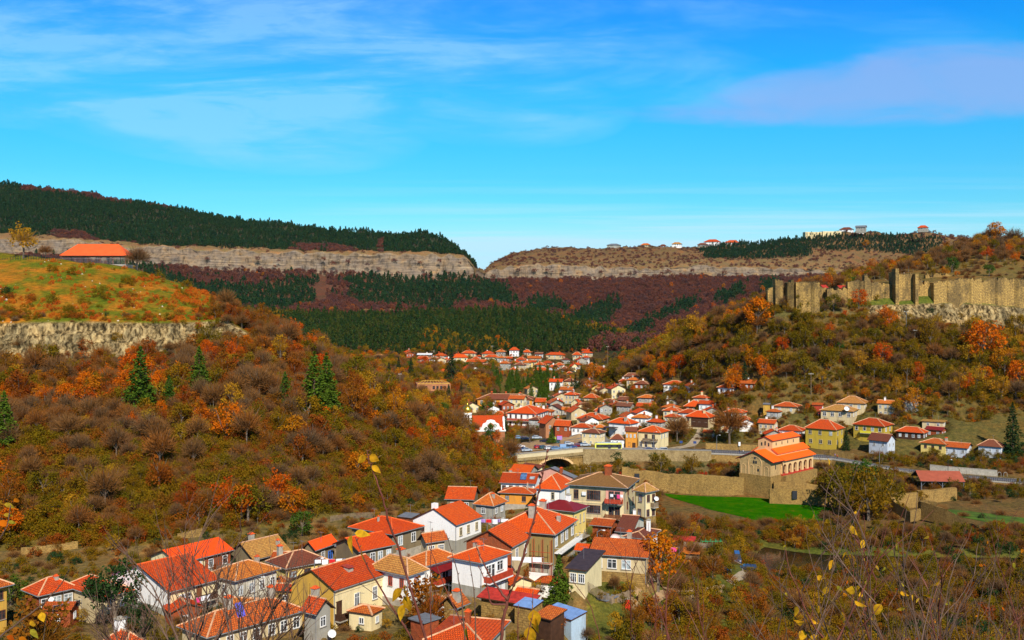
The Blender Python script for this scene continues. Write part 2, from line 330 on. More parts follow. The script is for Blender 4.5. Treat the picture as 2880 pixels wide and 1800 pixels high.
def gz(px,Y,pads=True):
 px=np.atleast_1d(np.asarray(px,float));Y=np.atleast_1d(np.asarray(Y,float))
 YF,ZF=feats(px)
 idx=np.clip((YF<Y[None]).sum(0)-1,0,NF-2)
 a=np.arange(len(px))
 y0,y1,z0,z1=YF[idx,a],YF[idx+1,a],ZF[idx,a],ZF[idx+1,a]
 t=np.clip((Y-y0)/np.maximum(y1-y0,1e-3),0,1)
 z=z0+(z1-z0)*t
 X=(px-CX)/FOC*fan(Y)
 amp=np.where(Y<100,.25,np.where(Y<600,.35,np.where(Y<1500,1.5,4.0)))
 amp=np.where((px>1400)&(Y>370)&(Y<450),.12,amp)
 amp=np.where((px>1800)&(Y>225)&(Y<375),.15,amp)
 z=z+(vnoise(X,Y,14,1)-.5)*2*amp+(vnoise(X,Y,4.5,2)-.5)*amp*.7
 z=z+np.where(Y>1500,(vnoise(X,Y,90,3)-.5)*14*(np.abs(idx-20.5)>.6),0)
 if pads and PADS:
  P_=np.array(PADS)
  W=np.zeros_like(z);S=np.zeros_like(z)
  for(x,y,r,zz)in P_:
   d2=((X-x)**2+(Y-y)**2)/(r*r)
   k=d2<6
   w=np.exp(-d2[k]*1.6)*1.2;W[k]+=w;S[k]+=w*zz
  m=W>1e-4
  f=np.clip(W[m]*1.35,0,1)
  z[m]=z[m]*(1-f)+S[m]/W[m]*f
 return z
def ground(X,Y,pads=True):
 X=np.atleast_1d(np.asarray(X,float));Y=np.atleast_1d(np.asarray(Y,float))
 px=X/fan(Y)*FOC+CX
 return gz(px,Y,pads)
def hit(px,py,ymin,ymax=3000,pads=False):
 ys=np.concatenate([np.arange(ymin,min(ymax,1000),1.5),np.arange(max(ymin,1000),max(ymax,1001),6)])
 z=gz(np.full(len(ys),px),ys,pads);r=(HZ-py)/FOC*ys
 k=np.argmax(z>=r)
 if z[k]<r[k]:return None
 return float(ys[k])
def zonecols(px,Y,idx,t,X):
 """base colour, rock amount, green amount for every terrain vertex"""
 n=len(px)
 c=np.zeros((n,3));rock=np.zeros(n)
 def S(mask,colr):c[mask]=colr
 S(np.ones(n,bool),(.14,.105,.026))
 S(idx<=5,(.085,.075,.022))
 S((idx>=5)&(idx<=7),(.17,.12,.045))
 right=px>1750
 S((idx>=5)&(idx<=7)&(px>1650),(.11,.115,.022))
 S((idx==8)&(px<1400),(.16,.115,.026))
 S((idx==8)&(px>=1700),(.15,.095,.035))
 m=(idx==8)&(px>1840)&(px<2420)
 S(m&((HZ-0)>0),(.15,.10,.035))
 mo=np.clip((vnoise(X,Y,7,33)*.6+vnoise(X,Y,2.6,34)*.4-.40)*3.2,0,1)[:,None];mw=(idx==10)&(px<760)
 c[mw]=(np.array([[.12,.135,.010]])*(1-mo)+np.array([[.36,.14,.014]])*mo)[mw]
 S((idx==10)&(px>=760)&(px<1400),(.15,.10,.024))
 S((idx==9)&(px>=1400),(.16,.12,.05))
 S((idx==10)&(px>=1400),(.16,.10,.035))
 S((idx==11)&(px>=1400),(.12,.095,.028))
 S((idx==12)&(px>=1400),(.14,.09,.028))
 S((idx==13)&(px>2150),(.14,.11,.04))
 S((idx==14)&(px>2150),(.11,.12,.02))
 S((idx==15)&(px>2150),(.17,.115,.035))
 S((idx==16),(.07,.05,.02))
 S((idx==17),(.035,.045,.018))
 S((idx==18),(.11,.055,.03))
 S((idx==19),(.12,.055,.035))
 S((idx==20),(.30,.235,.165));S((idx==21),(.22,.14,.065));S((idx==21)&(px<1340),(.24,.15,.07))
 S((idx==22)&(px<1340),(.045,.05,.03));S((idx==22)&(px>=1340),(.18,.108,.05))
 S(idx>=23,(.05,.05,.03))
 rock[(idx==20)]=1
 rock[(idx==9)&(px<720)]=1
 rock[(idx==13)&(px>2440)]=1
 q=(idx==18)&(px>1285)&(px<1440)&(t>.35)&(t<.78);S(q,(.50,.30,.075))
 q=(idx==18)&(px>1000)&(px<1290)&(t>.6)&(t<.85);S(q,(.22,.13,.05))
 return c,rock
def build_terrain():
 pxs=np.concatenate([np.arange(-1000,-100,30),np.arange(-100,2980,9),np.arange(2980,3901,30)])
 sub=[6,4,8,14,14,16,8,14,44,12,34,26,26,8,4,16,14,22,22,20,16,8,22,10,6]
 YF,ZF=feats(pxs)
 rows_y=[];rows_i=[];rows_t=[]
 for i,k in enumerate(sub):
  for j in range(k):
   t=j/k;rows_y.append(YF[i]*(1-t)+YF[i+1]*t);rows_i.append(i);rows_t.append(t)
 rows_y.append(YF[-1]);rows_i.append(NF-2);rows_t.append(1.)
 nr,nc=len(rows_y),len(pxs)
 Yg=np.array(rows_y);PX=np.tile(pxs,(nr,1));I=np.repeat(np.array(rows_i)[:,None],nc,1);T=np.repeat(np.array(rows_t)[:,None],nc,1)
 f=lambda a:a.reshape(-1)
 Z=gz(f(PX),f(Yg)+1e-3);Xg=(f(PX)-CX)/FOC*fan(f(Yg));Y=f(Yg).copy()
 c,rock=zonecols(f(PX),Y,f(I),f(T),Xg)
 k=rock>0
 sc_=np.where(Y>1000,1.0,.24)
 blk=(1+.7*(Y<1000))*np.floor(vnoise(Xg/sc_,Z/sc_*0+Y*0,26,5)*6)/6+.6*vnoise(Xg/sc_,Z/sc_,11,6)+.5*np.floor(vnoise(Z/sc_*3,Xg/sc_*.15,13,8)*4)/4
 Y[k]-=(blk[k]-.8)*14*sc_[k]
 me=bpy.data.meshes.new('hillside_ground')
 V=np.stack([Xg,Y,Z],1)
 a=(np.arange(nr-1)[:,None]*nc+np.arange(nc-1)[None]).reshape(-1)
 F=np.stack([a,a+1,a+nc+1,a+nc],1)
 me.vertices.add(len(V));me.vertices.foreach_set('co',V.reshape(-1))
 me.loops.add(F.size);me.loops.foreach_set('vertex_index',F.reshape(-1))
 me.polygons.add(len(F));me.polygons.foreach_set('loop_start',np.arange(0,F.size,4));me.polygons.foreach_set('loop_total',np.full(len(F),4))
 me.polygons.foreach_set('use_smooth',np.ones(len(F),bool))
 me.update(calc_edges=True);me.validate()
 ca=me.color_attributes.new('soil','FLOAT_COLOR','POINT')
 ca.data.foreach_set('color',np.concatenate([c,rock[:,None]],1).astype(np.float32).reshape(-1))
 m,nt,b=newmat('terrain')
 at=nt.nodes.new('ShaderNodeAttribute');at.attribute_name='soil'
 p=pos(nt)
 n1=noise(nt,p,.05,5,.65);n2=noise(nt,p,.6,5,.7);n3=noise(nt,p,3.5,3,.7)
 cc=mixc(nt,1,at.outputs['Color'],ramp(nt,n1,[(.3,(.75,.9,.7)),(.5,(1,1,1)),(.7,(1.35,.95,.75))]),'MULTIPLY')
 cc=mixc(nt,1,cc,ramp(nt,n2,[(.3,(.45,.5,.5)),(.5,(1,1,1)),(.72,(1.7,1.45,1.2))]),'MULTIPLY')
 cc=mixc(nt,.8,cc,ramp(nt,n3,[(.35,(.6,.6,.6)),(.7,(1.4,1.4,1.3))]),'MULTIPLY')
 st=noise(nt,mapv(nt,p,(.01,.01,.42)),1,4,.6);cr=noise(nt,mapv(nt,p,(.16,.16,.025)),1,6,.75)
 big=noise(nt,p,.06,4,.6)
 rc=ramp(nt,st,[(.35,(.15,.11,.08)),(.48,(.27,.21,.145)),(.56,(.12,.09,.07)),(.66,(.31,.245,.165))])
 rc=mixc(nt,.85,rc,ramp(nt,cr,[(.36,(.22,.20,.19)),(.50,(1,.98,.95)),(.66,(1.35,1.25,1.1))]),'MULTIPLY')
 rc=mixc(nt,.7,rc,ramp(nt,big,[(.35,(.8,.85,1)),(.6,(1.1,1,.85)),(.75,(1.6,1.15,.6))]),'MULTIPLY')
 cr2=noise(nt,mapv(nt,p,(.7,.7,.22)),1,8,.72)
 cr3=noise(nt,mapv(nt,p,(.22,.22,.10)),1,5,.7)
 rc2=ramp(nt,cr2,[(.36,(.014,.010,.006)),(.46,(.11,.078,.036)),(.53,(.30,.22,.11)),(.68,(.50,.40,.21))])
 rc2=mixc(nt,.9,rc2,ramp(nt,cr3,[(.36,(.30,.30,.30)),(.5,(1,.95,.85)),(.66,(1.5,1.3,1.0))]),'MULTIPLY')
 sx=nt.nodes.new('ShaderNodeSeparateXYZ');nt.links.new(p,sx.inputs[0])
 lt=nt.nodes.new('ShaderNodeMath');lt.operation='LESS_THAN';nt.links.new(sx.outputs['Y'],lt.inputs[0]);lt.inputs[1].default_value=1000
 rc=mixc(nt,lt.outputs[0],rc,rc2)
 cc=mixc(nt,at.outputs['Alpha'],cc,rc)
 nt.links.new(cc,b.inputs['Base Color']);b.inputs['Roughness'].default_value=.95;b.inputs['Specular IOR Level'].default_value=.05
 bump(nt,b,n2,.5,.7)
 me.materials.append(m)
 o=link('hillside_ground',me);tag(o,kind='structure')
 return o
def build_light():
 el,az=R(38),R(15)
 sd=Vector((math.sin(az)*math.cos(el),-math.cos(az)*math.cos(el),math.sin(el)))
 L=bpy.data.lights.new('sun','SUN');L.energy=5.0;L.angle=R(.5);L.color=(1,.93,.82)
 o=bpy.data.objects.new('sun',L);col.objects.link(o);o.location=(60,-120,200)
 o.rotation_euler=(-sd).to_track_quat('-Z','Y').to_euler()
 w=bpy.data.worlds.new('World');sc.world=w;w.use_nodes=True
 nt=w.node_tree;nt.nodes.clear()
 out=nt.nodes.new('ShaderNodeOutputWorld');bg=nt.nodes.new('ShaderNodeBackground');nt.links.new(bg.outputs[0],out.inputs[0])
 sky=nt.nodes.new('ShaderNodeTexSky');sky.sky_type='NISHITA';sky.sun_disc=False;sky.sun_elevation=el
 sky.sun_rotation=math.pi-az;sky.altitude=300;sky.air_density=1.0;sky.dust_density=.2;sky.ozone_density=3
 bg.inputs['Strength'].default_value=.1
 tc=nt.nodes.new('ShaderNodeTexCoord');g=tc.outputs['Generated']
 s=nt.nodes.new('ShaderNodeSeparateXYZ');nt.links.new(g,s.inputs[0])
 tint=ramp(nt,s.outputs['Z'],[(0.0,SKY[0]),(.06,SKY[1]),(.12,SKY[2]),(.20,SKY[3]),(.30,SKY[4]),(.5,SKY[5])])
 c=mixc(nt,1,sky.outputs[0],tint,'MULTIPLY')
 def M(op,a,b_=None,cl=False):
  m=nt.nodes.new('ShaderNodeMath');m.operation=op;m.use_clamp=cl
  for i,v in enumerate((a,b_)):
   if v is None:continue
   if hasattr(v,'node'):nt.links.new(v,m.inputs[i])
   else:m.inputs[i].default_value=v
  return m.outputs[0]
 ax=M('DIVIDE',s.outputs['X'],M('MAXIMUM',s.outputs['Y'],.05));az_=M('DIVIDE',s.outputs['Z'],M('MAXIMUM',s.outputs['Y'],.05))
 cb=nt.nodes.new('ShaderNodeCombineXYZ');nt.links.new(ax,cb.inputs[0]);nt.links.new(az_,cb.inputs[1])
 def layer(scale,rot,sx,sy,detail,dist=0,seed=0):
  mp=nt.nodes.new('ShaderNodeMapping');nt.links.new(cb.outputs[0],mp.inputs[0]);mp.inputs['Rotation'].default_value=(0,0,rot)
  mp.inputs['Scale'].default_value=(sx,sy,1);mp.inputs['Location'].default_value=(seed,seed*.7,seed)
  n=nt.nodes.new('ShaderNodeTexNoise');n.inputs['Scale'].default_value=scale;n.inputs['Detail'].default_value=detail;n.inputs['Roughness'].default_value=.6
  n.inputs['Distortion'].default_value=dist
  nt.links.new(mp.outputs[0],n.inputs['Vector']);return n.outputs[0]
 def blob(cx,cy,rx,ry,rot=0,pw=1):
  ca,sa=math.cos(rot),math.sin(rot)
  dx=M('SUBTRACT',ax,cx);dy=M('SUBTRACT',az_,cy)
  u=M('DIVIDE',M('ADD',M('MULTIPLY',dx,ca),M('MULTIPLY',dy,sa)),rx)
  v=M('DIVIDE',M('SUBTRACT',M('MULTIPLY',dy,ca),M('MULTIPLY',dx,sa)),ry)
  d=M('ADD',M('MULTIPLY',u,u),M('MULTIPLY',v,v))
  return M('SUBTRACT',1,d,True)
 def smooth(v,lo,hi):
  mr=nt.nodes.new('ShaderNodeMapRange');mr.interpolation_type='SMOOTHSTEP';nt.links.new(v,mr.inputs[0])
  mr.inputs[1].default_value=lo;mr.inputs[2].default_value=hi;return mr.outputs[0]
 pf=lambda px,py:((px-CX)/FOC,(HZ-py)/FOC)
 wisp=layer(3.2,.28,1.1,5.5,6,.6,3.1)
 wisp2=layer(9,.35,1,5,7,.4,8.4)
 wz=M('MULTIPLY',smooth(wisp,.36,.66),smooth(wisp2,.20,.70))
 mask=blob(*pf(380,190),.30,.085,-.22)
 mask=M('MAXIMUM',mask,blob(*pf(900,90),.32,.085,-.25))
 mask=M('MAXIMUM',mask,M('MULTIPLY',blob(*pf(1500,130),.26,.05,-.15),.35))
 mask=M('MAXIMUM',mask,M('MULTIPLY',blob(*pf(380,270),.22,.035,.03),1.0))
 mask=M('MAXIMUM',mask,M('MULTIPLY',blob(*pf(2200,60),.25,.04,-.1),.12))
 mask=M('MAXIMUM',mask,M('MULTIPLY',blob(*pf(700,-300),.8,.2,0),.35))
 f1=M('MULTIPLY',M('ADD',M('MULTIPLY',wz,1.7),.16),M('POWER',mask,.6),True)
 c=mixc(nt,M('MULTIPLY',f1,.42),c,CLOUD[0])
 lw=layer(7,.05,1,3.2,5,.5,5.5)
 body=M('MAXIMUM',blob(*pf(2420,250),.19,.036,.10),blob(*pf(2790,225),.24,.044,.0))
 body=M('MAXIMUM',body,M('MULTIPLY',blob(*pf(2250,320),.24,.018,0),.7))
 f2=smooth(M('ADD',body,M('MULTIPLY',M('SUBTRACT',lw,.5),1.6)),.10,1.05)
 f2=M('MULTIPLY',f2,smooth(body,0,.45))
 c=mixc(nt,M('MULTIPLY',f2,.66),c,CLOUD[1])
 st=layer(4,-.035,.5,22,4,.2,1.7)
 vb=M('MULTIPLY',smooth(az_,.145,.03),smooth(ax,-.40,.02))
 f3=M('MULTIPLY',M('ADD',M('MULTIPLY',smooth(st,.42,.68),.8),M('MULTIPLY',smooth(az_,.10,.045),.95)),vb,True)
 c=mixc(nt,M('MULTIPLY',f3,.85),c,CLOUD[2])
 nt.links.new(c,bg.inputs['Color'])
 cam=bpy.data.cameras.new('camera');co=bpy.data.objects.new('camera',cam);col.objects.link(co)
 cam.sensor_width=36;cam.lens=36*FOC/2880;cam.sensor_fit='HORIZONTAL'
 co.location=(0,0,0);co.rotation_euler=(R(90),0,0);cam.shift_y=-(900-HZ)/2880
 cam.clip_start=.05;cam.clip_end=30000;sc.camera=co
 sc.view_settings.view_transform='Standard';sc.view_settings.look='None';sc.view_settings.exposure=.16;sc.view_settings.gamma=1
 sc.view_settings.use_curve_mapping=False
 sc.render.resolution_x=1024;sc.render.resolution_y=640
 sc.cycles.max_bounces=5;sc.cycles.transparent_max_bounces=8;sc.cycles.use_adaptive_sampling=True
SKY=[(.62,.95,1.0),(.42,1.0,1.12),(.22,.97,1.22),(.08,1.05,1.45),(.02,.80,1.80),(.42,.46,.46)]
CLOUD=[(4.0,7.2,10.2),(3.0,4.3,8.0),(5.2,7.9,9.6)]
WC={}
def winmesh(w,h,cols_,fr,depth=.10):
 """frame with mullions around an opening; its pane is a separate mesh"""
 k=(round(w,2),round(h,2),cols_,fr)
 if k not in WC:
  m=MB();t=.09;y0=-.09;y1=.03
  m.box(-w/2,w/2,y0,y1,-t,0);m.box(-w/2,w/2,y0,y1,-h,-h+t)
  m.box(-w/2,-w/2+t,y0,y1,-h+t,-t);m.box(w/2-t,w/2,y0,y1,-h+t,-t)
  for i in range(1,cols_):
   x=-w/2+w*i/cols_;m.box(x-t/2,x+t/2,y0+.02,y1,-h+t,-t)
  if h>1.2:m.box(-w/2+t,w/2-t,y0+.035,y1,-h*.35,-h*.35+.05)
  a=m.mesh('window_frame',fr)
  p=MB();p.box(-w/2+t,w/2-t,-.03,.02,-h+t,-t);b=p.mesh('pane','pane_glass')
  s=MB();s.box(-w/2-.08,w/2+.08,-.16,.03,-h-.09,-h-.003);d=s.mesh('sill','concrete')
  pl=MB();pl.box(-w/2+t,w/2-t,-.03,.02,-h+t,-t);b2=pl.mesh('pane','pane_light')
  WC[k]=(a,b,d,b2)
 return WC[k]
def put_win(root,face,W,D,u,ztop,w=1.1,h=1.35,n=2,fr='frame_white',sill=True,off=0,light=False,simple=False):
 """face f/r/l/b of the block W x D centred on the origin; u across the face from its left end (metres)"""
 if face=='f':x,y,rz=-W/2+u,-D/2,0
 elif face=='r':x,y,rz=W/2,-D/2+u,R(90)
 elif face=='l':x,y,rz=-W/2,D/2-u,R(-90)
 else:x,y,rz=W/2-u,D/2,R(180)
 a,b,d,b2=winmesh(w,h,n,fr)
 x+=off[0]if off else 0;y+=off[1]if off else 0
 if simple:
  return link('window',a,root,(x,y,ztop),rz),link('pane',b,root,(x,y,ztop),rz)
 f=link('window',a,root,(x,y,ztop),rz)
 link('pane',b2 if light else b,f)
 if sill:link('sill',d,f)
 return f
def roofmesh(kind,W,D,z,rise,t=.16,ov=0):
 """W x D eave rectangle"""
 m=MB();x,y=W/2,D/2
 if kind=='hip':
  if W>=D:a,b=(-(x-y),0),(x-y,0)
  else:a,b=(0,-(y-x)),(0,y-x)
  E=[(-x,-y),(x,-y),(x,y),(-x,y)]
  lo=[(p[0],p[1],z)for p in E];hi=[(p[0],p[1],z+t)for p in E]
  A=(*a,z+t+rise);B=(*b,z+t+rise)
  m.quad(list(reversed(lo)),1)
  for i in range(4):m.quad([lo[i],lo[(i+1)%4],hi[(i+1)%4],hi[i]],1)
  if W>=D:
   m.quad([hi[0],hi[1],B,A]);m.quad([hi[2],hi[3],A,B]);m.quad([hi[1],hi[2],B]);m.quad([hi[3],hi[0],A])
  else:
   m.quad([hi[0],hi[1],A]);m.quad([hi[2],hi[3],B]);m.quad([hi[1],hi[2],B,A]);m.quad([hi[3],hi[0],A,B])
  rid=[(A,B)]+[((hi[i]),(A if(i in(0,3)if W>=D else i in(0,1))else B))for i in range(4)]
 elif kind in('gx','gy'):
  if kind=='gy':s,L=x,y
  else:s,L=y,x
  prof=[(-s,z),(0,z+rise),(s,z),(s,z+t),(0,z+rise+t*1.3),(-s,z+t)]
  def q(a,h,l):return(a,l,h)if kind=='gy' else(l,a,h)
  f=[q(a,h,-L)for a,h in prof];g=[q(a,h,L)for a,h in prof]
  fl_=(kind=='gx')
  def add(p,mi=0):m.quad(list(reversed(p))if fl_ else p,mi)
  add([f[i]for i in range(6)],1)if False else None
  add([f[0],f[1],f[4],f[5]],1);add([f[1],f[2],f[3],f[4]],1)
  add([g[5],g[4],g[1],g[0]],1);add([g[4],g[3],g[2],g[1]],1)
  add([f[3],g[3],g[4],f[4]],0);add([f[4],g[4],g[5],f[5]],0)
  add([f[0],g[0],g[1],f[1]],1);add([f[1],g[1],g[2],f[2]],1)
  add([f[2],g[2],g[3],f[3]],1);add([f[5],g[5],g[0],f[0]],1)
  rid=[(f[4],g[4])]
 elif kind=='flat':
  m.box(-x,x,-y,y,z,z+t,0);rid=[]
 elif kind=='shed':
  m.quad([(-x,-y,z+t),(x,-y,z+t),(x,y,z+rise+t),(-x,y,z+rise+t)],0)
  m.quad([(-x,y,z+rise),(x,y,z+rise),(x,-y,z),(-x,-y,z)],1)
  m.quad([(-x,-y,z),(x,-y,z),(x,-y,z+t),(-x,-y,z+t)],1)
  m.quad([(x,y,z+rise),(-x,y,z+rise),(-x,y,z+rise+t),(x,y,z+rise+t)],1)
  m.quad([(x,-y,z),(x,y,z+rise),(x,y,z+rise+t),(x,-y,z+t)],1)
  m.quad([(-x,y,z+rise),(-x,-y,z),(-x,-y,z+t),(-x,y,z+rise+t)],1)
  rid=[]
 return m,rid
def walls(kind,W,D,z0,z1,rise,ov):
 m=MB();x,y=W/2,D/2
 k=rise/(max((x if kind=='gy' else y)+ov,.1))
 top=z1+.05
 c=[(-x,-y),(x,-y),(x,y),(-x,y)]
 for i in range(4):
  a,b=c[i],c[(i+1)%4]
  if kind=='gy' and i in(0,2):
   e=z1+k*ov
   m.quad([(*a,z0),(*b,z0),(*b,e),((a[0]+b[0])/2,a[1],z1+rise+.04),(*a,e)])
  elif kind=='gx' and i in(1,3):
   e=z1+k*ov
   m.quad([(*a,z0),(*b,z0),(*b,e),(a[0],(a[1]+b[1])/2,z1+rise+.04),(*a,e)])
  elif kind=='shed' and i in(1,3):
   kk=rise/(2*(y+ov));za,zb=z1+kk*(a[1]+y+ov)+.04,z1+kk*(b[1]+y+ov)+.04
   m.quad([(*a,z0),(*b,z0),(*b,zb),(*a,za)])
  elif kind=='shed' and i==2:
   m.quad([(*a,z0),(*b,z0),(*b,z1+rise*.95),(*a,z1+rise*.95)])
  else:
   e=top if kind=='hip' else z1+(k*ov if kind in('gx','gy')else.05)
   m.quad([(*a,z0),(*b,z0),(*b,e),(*a,e)])
 return m
def chimney(root,x,y,z,h=1.4,w=.55,mat='concrete',cap=True):
 m=MB();m.box(-w/2,w/2,-w/2,w/2,-1.0,h)
 c=m.build('chimney',mat,root,loc=(x,y,z))
 if cap:
  k=MB();k.box(-w*.62,w*.62,-w*.62,w*.62,h+.003,h+.10);k.box(-w*.3,w*.3,-w*.3,w*.3,h+.103,h+.3)
  k.build('chimney_cap','ridge_red' if mat!='wall_white' else 'concrete',c)
 return c
def roof_z(kind,W,D,z,rise,x,y,t=.16):
 if kind=='gy':return z+t+rise*(1-abs(x)/(W/2))
 if kind=='gx':return z+t+rise*(1-abs(y)/(D/2))
 if kind=='shed':return z+t+rise*(y+D/2)/D
 if kind=='flat':return z+t
 s=min(W,D)/2
 return z+t+rise*min(1,(W/2-abs(x))/s,(D/2-abs(y))/s)
def block(root,W,D,H,kind,rise,wall,roof,ov=.5,off=(0,0),ang=0,deep=3.5,ridge='ridge_tile',zb=0,level=2,gut=True):
 """one wall block with its roof, in the frame of root; W, D are the eave sizes"""
 par=root
 if off!=(0,0)or ang:
  pass
 w_,d_=W-2*ov,D-2*ov
 wm=walls(kind,w_,d_,zb-deep,H,rise,ov).build('wall',wall,par,loc=(off[0],off[1],0),rz=ang)
 rm,rid=roofmesh(kind,W,D,H,rise)
 rf=rm.build('roof',[roof,'wood_dark'],par,loc=(off[0],off[1],0),rz=ang)
 if rid and level>=1 and ridge:
  k=MB();rr=.13 if level>1 else.17
  for a,b in rid:k.tube([Vector(a)+Vector((0,0,-.02)),Vector(b)+Vector((0,0,-.02))],rr,6)
  k.build('ridge',ridge,rf)
 if level>=2 and gut and kind in('hip','gy','gx'):
  g=MB();x,y=W/2+.05,D/2+.05
  if kind in('hip','gx'):g.tube([(-x,-y,H+.06),(x,-y,H+.06)],.07,5)
  if kind in('hip','gy'):g.tube([(x,-y,H+.06),(x,y,H+.06)],.07,5)
  g.tube([(W/2-ov+.06,-D/2+ov-.08,H),(W/2-ov+.06,-D/2+ov-.08,zb-1)],.05,5)
  g.build('gutter','gutter',rf)
 return wm,rf
def auto_wins(root,face,W,D,H,ncol,nrow,ov=.5,fr='frame_white',w=1.0,h=1.3,n=2,storey=2.75,top=.55,rnd=None,off=(0,0),simple=False,skip=()):
 if ncol<=0:return
 Wd=(W if face in 'fb' else D)-2*ov
 w_,d_=W-2*ov,D-2*ov
 for r in range(nrow):
  z=H-top-r*storey
  if z-h<.2:h2=max(.7,z-.3)
  else:h2=h
  for c in range(ncol):
   if(c,r)in skip:continue
   u=Wd*(c+.5)/ncol
   if rnd:u+=rnd.uniform(-.1,.1)*Wd/ncol
   put_win(root,face,w_,d_,u,z,min(w,Wd/ncol*.8),h2,n,fr,off=off,simple=simple,light=(rnd.random()<.3 if rnd else False))
def lay(zn,F,L,Rr,Y,base,apex=None,kind='hip',rise=None,minmax=(3,40),minh=2.9):
 """eave corner F nearest the camera, L to its left, R to its right (picture coordinates of a level eave) -> block placement"""
 f=P(*zc(zn,*F),Y);zE=f[2]
 def onp(q):
  x,y=zc(zn,*q);yy=zE*FOC/(HZ-y);return Vector(((x-CX)/FOC*yy,yy))
 F2=Vector(f[:2]);l,r=onp(L),onp(Rr)
 a=math.atan2(*(l-F2).yx);b=math.atan2(*(r-F2).yx)
 df=(a-b)-math.pi/2;a-=df/2;b+=df/2
 a=min(max(a,R(100)),R(178));b=a-math.pi/2
 def ln(an,q):
  k=(zc(zn,*q)[0]-CX)/FOC;dx,dy=math.cos(an),math.sin(an)
  return(k*F2 .y-F2 .x)/(dx-k*dy)
 w=min(max(ln(a,L),minmax[0]),minmax[1]);d=min(max(ln(b,Rr),minmax[0]),minmax[1])
 u=Vector((math.cos(a),math.sin(a)));v=Vector((math.cos(b),math.sin(b)))
 c=F2+u*w/2+v*d/2
 zb=(HZ-zc(zn,*(0,base))[1])/FOC*(Y+.5)
 H=zE-zb
 if H<minh:H=minh;zb=zE-H
 s=min(w,d)/2 if kind=='hip' else(w/2 if kind=='gy' else d/2)
 if rise is None:
  q=F2+u*w/2 if kind=='gy' else(F2+v*d/2 if kind=='gx' else c)
  za=(HZ-zc(zn,0,apex)[1])/FOC*q.y
  rise=min(max(za-zE-.2,s*.30),s*.85)
 return dict(x=c.x,y=c.y,zb=zb,W=w,D=d,H=H,ang=a-math.pi,rise=rise,kind=kind)
def house(p,label,wall,roof,wf=(0,0),wr=(0,0),fr='frame_white',chim=(),cat='house',name='house',level=2,ov=.5,ridge='ridge_tile',ww=(1.0,1.3,2),storey=2.75,group=None,pad=True,top=.55,cm='concrete',skipf=(),skipr=()):
 root=thing(name,label,cat,(p['x'],p['y'],p['zb']),p['ang'],group)
 W,D,H=p['W'],p['D'],p['H']
 wm,rf=block(root,W,D,H,p['kind'],p['rise'],wall,roof,ov,ridge=ridge,level=level)
 rnd=random.Random(label)
 auto_wins(root,'f',W,D,H,wf[0],wf[1],ov,fr,*ww,storey=storey,rnd=rnd,top=top,skip=skipf)
 auto_wins(root,'r',W,D,H,wr[0],wr[1],ov,fr,*ww,storey=storey,rnd=rnd,top=top,skip=skipr)
 for c in chim:
  x,y=c[0]*W/2,c[1]*D/2
  chimney(rf,x,y,roof_z(p['kind'],W,D,H,p['rise'],x,y)-.1,c[2]if len(c)>2 else 1.3,c[3]if len(c)>3 else.55,cm)
 if level>=2 and p['H']>2.6:
  ov_=ov;b=MB();x,y=W/2-ov_+.05,D/2-ov_+.05;b.box(-x,x,-y,y,-3,rnd.uniform(.35,.8));b.build('plinth',rnd.choice(['concrete','wall_rubble','wall_grey']),root)
 if level>=1 and rnd.random()<.6:
  x,y=rnd.uniform(-.3,.3)*W,rnd.uniform(-.2,.2)*D;z=roof_z(p['kind'],W,D,H,p['rise'],x,y);a=MB();a.tube([(x,y,z-.4),(x,y,z+1.9)],.028,4);a.tube([(x-.6,y,z+1.75),(x+.6,y,z+1.75)],.018,4)
  for k in range(4):a.tube([(x-.5+k*.33,y-.3,z+1.76),(x-.5+k*.33,y+.3,z+1.76)],.014,3)
  a.build('antenna','metal_grey',rf,uv=False)
 if pad:PADS.append((p['x'],p['y'],max(W,D)*.62,p['zb']))
 root['_w']=W;del root['_w']
 return root,rf
def dish(parent,loc,rz,r=.45,name='satellite_dish',label=None,tilt=35):
 prof=[(r*math.sin(t),r*.9*(1-math.cos(t)))for t in[i*.22 for i in range(8)]]
 s=r/prof[-1][0];prof=[(max(a*s,.002),b*s)for a,b in prof]
 m=MB();m.lathe(prof,16);m.lathe([(a,b-.02)for a,b in reversed(prof)],16)
 o=link(name,m.mesh(name,'frame_white',True),parent,loc,rot=(R(90-tilt),0,rz))
 k=MB();k.tube([(0,0,.02),(0,-r*.1,r*1.0)],.02,5);k.tube([(0,0,0),(0,.1,-.25)],.025,5);k.build('feed_arm','metal_grey',o)
 return o
def balcony(root,face,W,D,u0,u1,z,depth,rail,slab='concrete',h=.95,planks=True,supp=False):
 """W, D wall sizes"""
 m=MB();L=u1-u0
 m.box(0,L,-depth,.1,-.18,0)
 if face=='f':loc,rz=(-W/2+u0,-D/2,z),0
 else:loc,rz=(W/2,-D/2+u0,z),R(90)
 b=m.build('balcony',slab,root,loc=loc,rz=rz)
 k=MB()
 if planks:
  for i in range(max(2,int(L/.35))):
   x=i*.35;k.box(x+.015,min(x+.335,L),-depth,-depth+.04,.05,h)
  k.box(0,.04,-depth+.045,0,.05,h);k.box(L-.04,L,-depth+.045,0,.05,h)
  k.box(0,L,-depth-.02,-depth+.06,h+.003,h+.05)
 else:
  for i in range(int(L/.14)+1):k.tube([(i*.14,-depth+.02,0),(i*.14,-depth+.02,h)],.012,4)
  k.tube([(0,-depth+.02,h),(L,-depth+.02,h)],.025,4)
  k.tube([(0,-depth+.02,h),(0,0,h)],.025,4);k.tube([(L,-depth+.02,h),(L,0,h)],.025,4)
 k.build('railing',rail,b)
 if supp:
  for x in(.05,L-.25):s=MB();s.box(x,x+.2,-depth+.05,-depth+.25,-4,-.18);s.build('post',slab,b)
 return b
